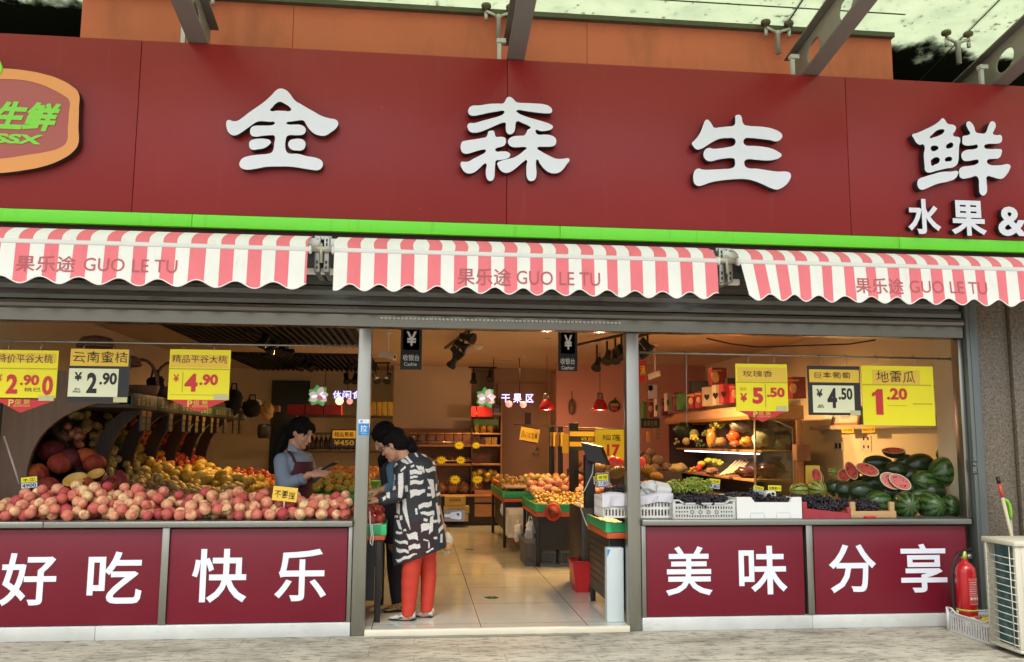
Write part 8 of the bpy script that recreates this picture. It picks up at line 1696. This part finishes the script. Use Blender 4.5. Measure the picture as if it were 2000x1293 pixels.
def shoe(r, heel, toe, mt_, w=.042, open_=True):
    heel, toe = Vector(heel), Vector(toe); d = (toe-heel); L = d.length; d.normalize(); s_ = d.cross(Vector((0, 0, 1))).normalized(); zf = FZ
    rg = []
    for i in range(11):
        t = i/10; c = heel+d*L*t; hgt = (.062-.030*t if t < .45 else .050-.036*(t-.45)/.55); wd = w*(.72+.32*math.sin(math.pi*min(1, t*.9+.1)))*(1 if t < .9 else .72 if t > .95 else .9); wd = max(.012, wd*(1-.5*max(0, t-.9)/.1))
        rg.append((Vector((c.x, c.y, zf+.006+hgt/2)), s_*wd, Vector((0, 0, hgt/2))))
    g = MB(); loft(g, rg, 16); o = part('shoe', g, mt_, r)
    g = MB(); P = [Vector((c.x, c.y, zf+.001)) for c, a, b2 in rg]; rr_ = []
    L_ = [p-a*1.03 for p, (c, a, b2) in zip(P, rg)]; R2 = [p+a*1.03 for p, (c, a, b2) in zip(P, rg)]; g.prism(L_+R2[::-1], (0, 0, .008)); part('sole', g, BLACK, o)
p0, p1 = atz(811, 1217, FZ), atz(758, 1221, FZ); shoe(cust, (p0.x, YC-.06, FZ), (p1.x, YC-.02, FZ), SNAKE)
p0, p1 = atz(846, 1208, FZ), atz(809, 1211, FZ); shoe(cust, (p0.x, YC+.05, FZ), (p1.x, YC+.10, FZ), SNAKE)
bagc = C(870, 1062, .06); r = thing('bread_bag', 'clear bag with a round bread held behind the patterned tunic', 'plastic bag', tuple(bagc)); part('film', crumple(bagc, .055, .04, .075, 12, 12), M('bread_film', (.60, .50, .36), .2, var=.25, scale=14, bump=.4), r); part('bread', MB().ell(bagc+Vector((.012, -.03, -.02)), .042, .03, .035, nu=14, nv=9), M('bun_brown', (.45, .22, .07), .5, var=.2), r); part('handle', MB().tube([bagc+Vector((-.02, 0, .07)), C(866, 1042, .05)], .008, 6), FILM, r)

# ---- second customer, mostly behind the first
Y2 = .78
def D2(px, py, dy=0.0): return at(px, py, Y2+dy)
c2 = thing('person', 'long haired woman with blue sleeve mostly hidden behind the one in red trousers', 'person', (D2(768, 1190).x, Y2, FZ))
h2 = D2(752, 856); f, s, u = basis((-.75, -.2, -.62))
g = MB(); head(g, h2, f, s, u, .98); limb(g, [h2-u*.06-f*.03, D2(768, 900)], [.05, .06]); limb(g, [D2(772, 905), D2(780, 960), D2(782, 1060)], [.10, .11, .11])
limb(g, [D2(768, 915, -.1), D2(772, 950, -.16), D2(752, 955, -.22), D2(744, 957, -.24)], [.045, .04, .030, .025]); hand(g, D2(744, 957, -.24), (-.95, -.1, -.15), (-.1, .2, -1), 1.0, thumb=1, curl=.5)
limb(g, [D2(772, 1060, .05), D2(772, 1130, .05), D2(775, 1180, .05)], [.07, .05, .035]); limb(g, [D2(772, 1188, .03), D2(752, 1192, .03)], [.032, .024]); limb(g, [D2(790, 1060, .12), D2(792, 1130, .12), D2(792, 1175, .12)], [.07, .05, .035])
rpart('body', g, SKIN, c2, .0055, 3); face_parts(c2, None, h2, f, s, u, .98)
g = MB(); P = lambda a, b2, d: h2+f*a+s*b2+u*d
eld(g, P(-.02, 0, .04), f, s, u, .108, .094, .098); eld(g, P(-.05, 0, -.02), f, s, u, .07, .088, .10)
for k, b2 in enumerate((-1, -.4, .3, 1)): g.tube([P(-.02, b2*.075, .02), P(.03, b2*.085, -.08), D2(746+k*4, 900+k*2, b2*.05), D2(744+k*4, 918-abs(k-1)*4, b2*.05)], [.045, .05, .045, .018], 12)
rpart('hair', g, HAIR, c2, .007, 2)
g = MB(); loft(g, [(D2(770, 893), Vector((.08, 0, 0)), Vector((0, .07, 0))), (D2(772, 908), Vector((.14, 0, 0)), Vector((0, .12, 0))), (D2(778, 950), Vector((.14, 0, 0)), Vector((0, .13, 0))), (D2(782, 1010), Vector((.14, 0, 0)), Vector((0, .13, 0))), (D2(784, 1060), Vector((.15, 0, 0)), Vector((0, .14, 0)))], 30)
rpart('black_top', g, M('black_cloth', (.016, .016, .02), .85, var=.2, scale=12, bump=.2), c2, .007, 3)
g = MB(); limb(g, [D2(768, 915, -.10), D2(772, 950, -.16), D2(755, 955, -.21)], [.06, .055, .042]); rpart('blue_sleeve', g, M('blue_cloth', (.09, .20, .30), .8, var=.12, scale=12, bump=.2), c2, .007, 3)
g = MB(); limb(g, [D2(775, 1050, .05), D2(773, 1120, .05), D2(776, 1176, .05)], [.095, .07, .05]); limb(g, [D2(790, 1050, .12), D2(792, 1120, .12), D2(792, 1172, .12)], [.095, .07, .05]); rpart('dark_trousers', g, M('dark_cloth', (.018, .018, .022), .85, var=.2), c2, .008, 2)
LEO = M('leopard_print', (.25, .15, .05), .5, var=0); nt, b = nodes(LEO); tc = nt.nodes.new('ShaderNodeTexCoord'); n1 = noise(nt, tc.outputs['Object'], 70, 2); r1 = ramp(nt, [(.44, (.02, .015, .01)), (.52, (.34, .21, .07))], n1.outputs['Fac']); nt.links.new(r1.outputs[0], b.inputs['Base Color'])
p0, p1 = atz(786, 1193, FZ), atz(746, 1199, FZ); shoe(c2, (p0.x, p0.y, FZ), (p1.x, p0.y-.06, FZ), LEO)

# ---- shop assistant behind the peaches
YS = 1.02
def S_(px, py, dy=0.0): return at(px, py, YS+dy)
sel = thing('person', 'assistant in pale blue shirt and maroon apron looking at a phone behind the peaches', 'person', (S_(572, 1000).x, YS, FZ))
hs_ = S_(588, 845); f, s, u = basis((.80, -.38, -.40)); near = 1 if s.y < 0 else -1; K = 1.02
g = MB(); head(g, hs_, f, s, u, K); limb(g, [hs_-u*.06-f*.035, S_(574, 886)], [.05, .058])
limb(g, [S_(572, 892), S_(572, 940), S_(572, 1010), S_(572, 1060)], [.09, .11, .105, .12]); 
limb(g, [S_(549, 898, -.12), S_(556, 949, -.16), S_(604, 928, -.24)], [.045, .038, .026]); hand(g, S_(606, 927, -.24), (.95, -.1, .12), (.1, .6, -.75), 1.05, thumb=1, curl=.42)
limb(g, [S_(598, 892, .12), S_(612, 935, .06), S_(628, 920, -.10)], [.045, .038, .026]); hand(g, S_(629, 919, -.10), (.6, -.75, .12), (-.2, -.1, 1), 1.0, thumb=-1, curl=.40)
Zf = FZ
limb(g, [S_(566, 1060, -.06), Vector((S_(566, 1060).x, YS-.06, .5)), Vector((S_(566, 1060).x, YS-.06, FZ+.04))], [.08, .055, .04]); limb(g, [S_(580, 1060, .07), Vector((S_(580, 1060).x, YS+.07, .5)), Vector((S_(580, 1060).x, YS+.07, FZ+.04))], [.08, .055, .04])
rpart('body', g, SKIN, sel, .0055, 3); face_parts(sel, None, hs_, f, s, u, K)
g = MB(); P = lambda a, b2, d: hs_+f*a*K+s*b2*K+u*d*K
eld(g, P(-.025, 0, .040), f, s, u, .108, .090, .096); eld(g, P(-.055, 0, -.01), f, s, u, .07, .086, .09); eld(g, P(.045, 0, .085), f, s, u, .055, .062, .03)
for b2 in (-1, 1): eld(g, P(.035, b2*.066, .052), f, s, u, .05, .016, .04)
g.tube([P(.07, near*.045, .07), P(.082, near*.058, .03), P(.07, near*.066, -.005)], [.014, .010, .004], 8)
pt = [P(-.09, 0, .02), S_(557, 853, .04), S_(548, 868, .05), S_(541, 885, .05), S_(535, 903, .06)]; g.tube(pt, [.04, .05, .05, .042, .012], 14)
rpart('hair', g, HAIR, sel, .006, 2)
SHIRT = M('pale_blue_shirt', (.20, .26, .335), .8, var=.1, scale=10, bump=.3); APR = M('maroon_apron', (.075, .010, .018), .8, var=.12, scale=9, bump=.2)
def srow(y, l, r_, ry): return (S_((l+r_)/2, y), Vector(((r_-l)/2*(YS+6.636)/F, -.03, 0)), Vector((.03, ry, 0)))
TR = [(876, 566, 584, .05), (884, 556, 594, .09), (893, 546, 602, .13), (905, 541, 605, .145), (930, 540, 606, .145), (960, 541, 604, .14), (1000, 541, 604, .14), (1060, 538, 608, .15)]
g = MB(); loft(g, [srow(*q) for q in TR], 36)
limb(g, [S_(550, 900, -.10), S_(552, 925, -.15), S_(557, 946, -.17), S_(588, 936, -.22)], [.068, .066, .062, .048]); limb(g, [S_(597, 896, .10), S_(610, 932, .06), S_(620, 925, -.02)], [.062, .056, .046])
rpart('shirt', g, SHIRT, sel, .006, 4)
g = MB(); g.tube([S_(588, 937, -.222), S_(593, 934, -.229)], [.052, .050], 16); part('cuff', g, SHIRT, sel)
for dy, sx_ in ((-.06, -1), (.05, 1)):
    a, b2, c_ = S_(566, 866, dy-.03), S_(583, 884, dy-.10), S_(560, 880, dy-.07); part('collar', MB().prism([a, S_(574, 871, dy-.06), b2, c_], (0, .008, .004)), SHIRT, sel)
# apron: bib and skirt wrapped round the front of the torso
def arow(y, l, r_, ry, a0, a1, off=.014):
    c, A, B = srow(y, l, r_, ry); A = A*(1+off/A.length); B = B*(1+off/B.length); return [c+A*math.cos(t)+B*math.sin(t) for t in [a0+(a1-a0)*i/18 for i in range(19)]]
g = MB(); g.sheet([arow(901, 541, 605, .145, -1.15, .75), arow(915, 541, 606, .145, -1.25, .9), arow(930, 540, 606, .145, -1.5, 1.3), arow(945, 541, 605, .142, -1.9, 1.8), arow(962, 541, 604, .14, -2.2, 2.1), arow(1000, 541, 604, .14, -2.3, 2.2, .02), arow(1060, 538, 608, .15, -2.3, 2.2, .03), arow(1110, 536, 612, .16, -2.2, 2.1, .03)]); ap = part('apron', g, APR, sel)
g = MB(); q = arow(901, 541, 605, .145, -1.15, .75); g.tube([q[0], S_(571, 890, -.135), S_(563, 881, -.09), S_(560, 876, -.02)], .011, 8); g.tube([q[-1], S_(594, 890, .05), S_(585, 880, .06)], .011, 8); part('strap', g, APR, ap)
g = MB(); limb(g, [S_(566, 1055, -.06), Vector((S_(566, 1060).x, YS-.06, .5)), Vector((S_(566, 1060).x, YS-.06, .10))], [.10, .075, .06]); limb(g, [S_(580, 1055, .07), Vector((S_(580, 1060).x, YS+.07, .5)), Vector((S_(580, 1060).x, YS+.07, .10))], [.10, .075, .06]); rpart('dark_trousers', g, M('dark_cloth', (.018, .018, .022)), sel, .010, 2)
ph = S_(645, 910, -.22); solo('mobile_phone', MB().obox(ph, Vector((.055, -.035, .032)), Vector((.02, .036, 0)), Vector((-.002, 0, .004))), BLACK, 'black mobile phone held in the assistant hands', 'phone')
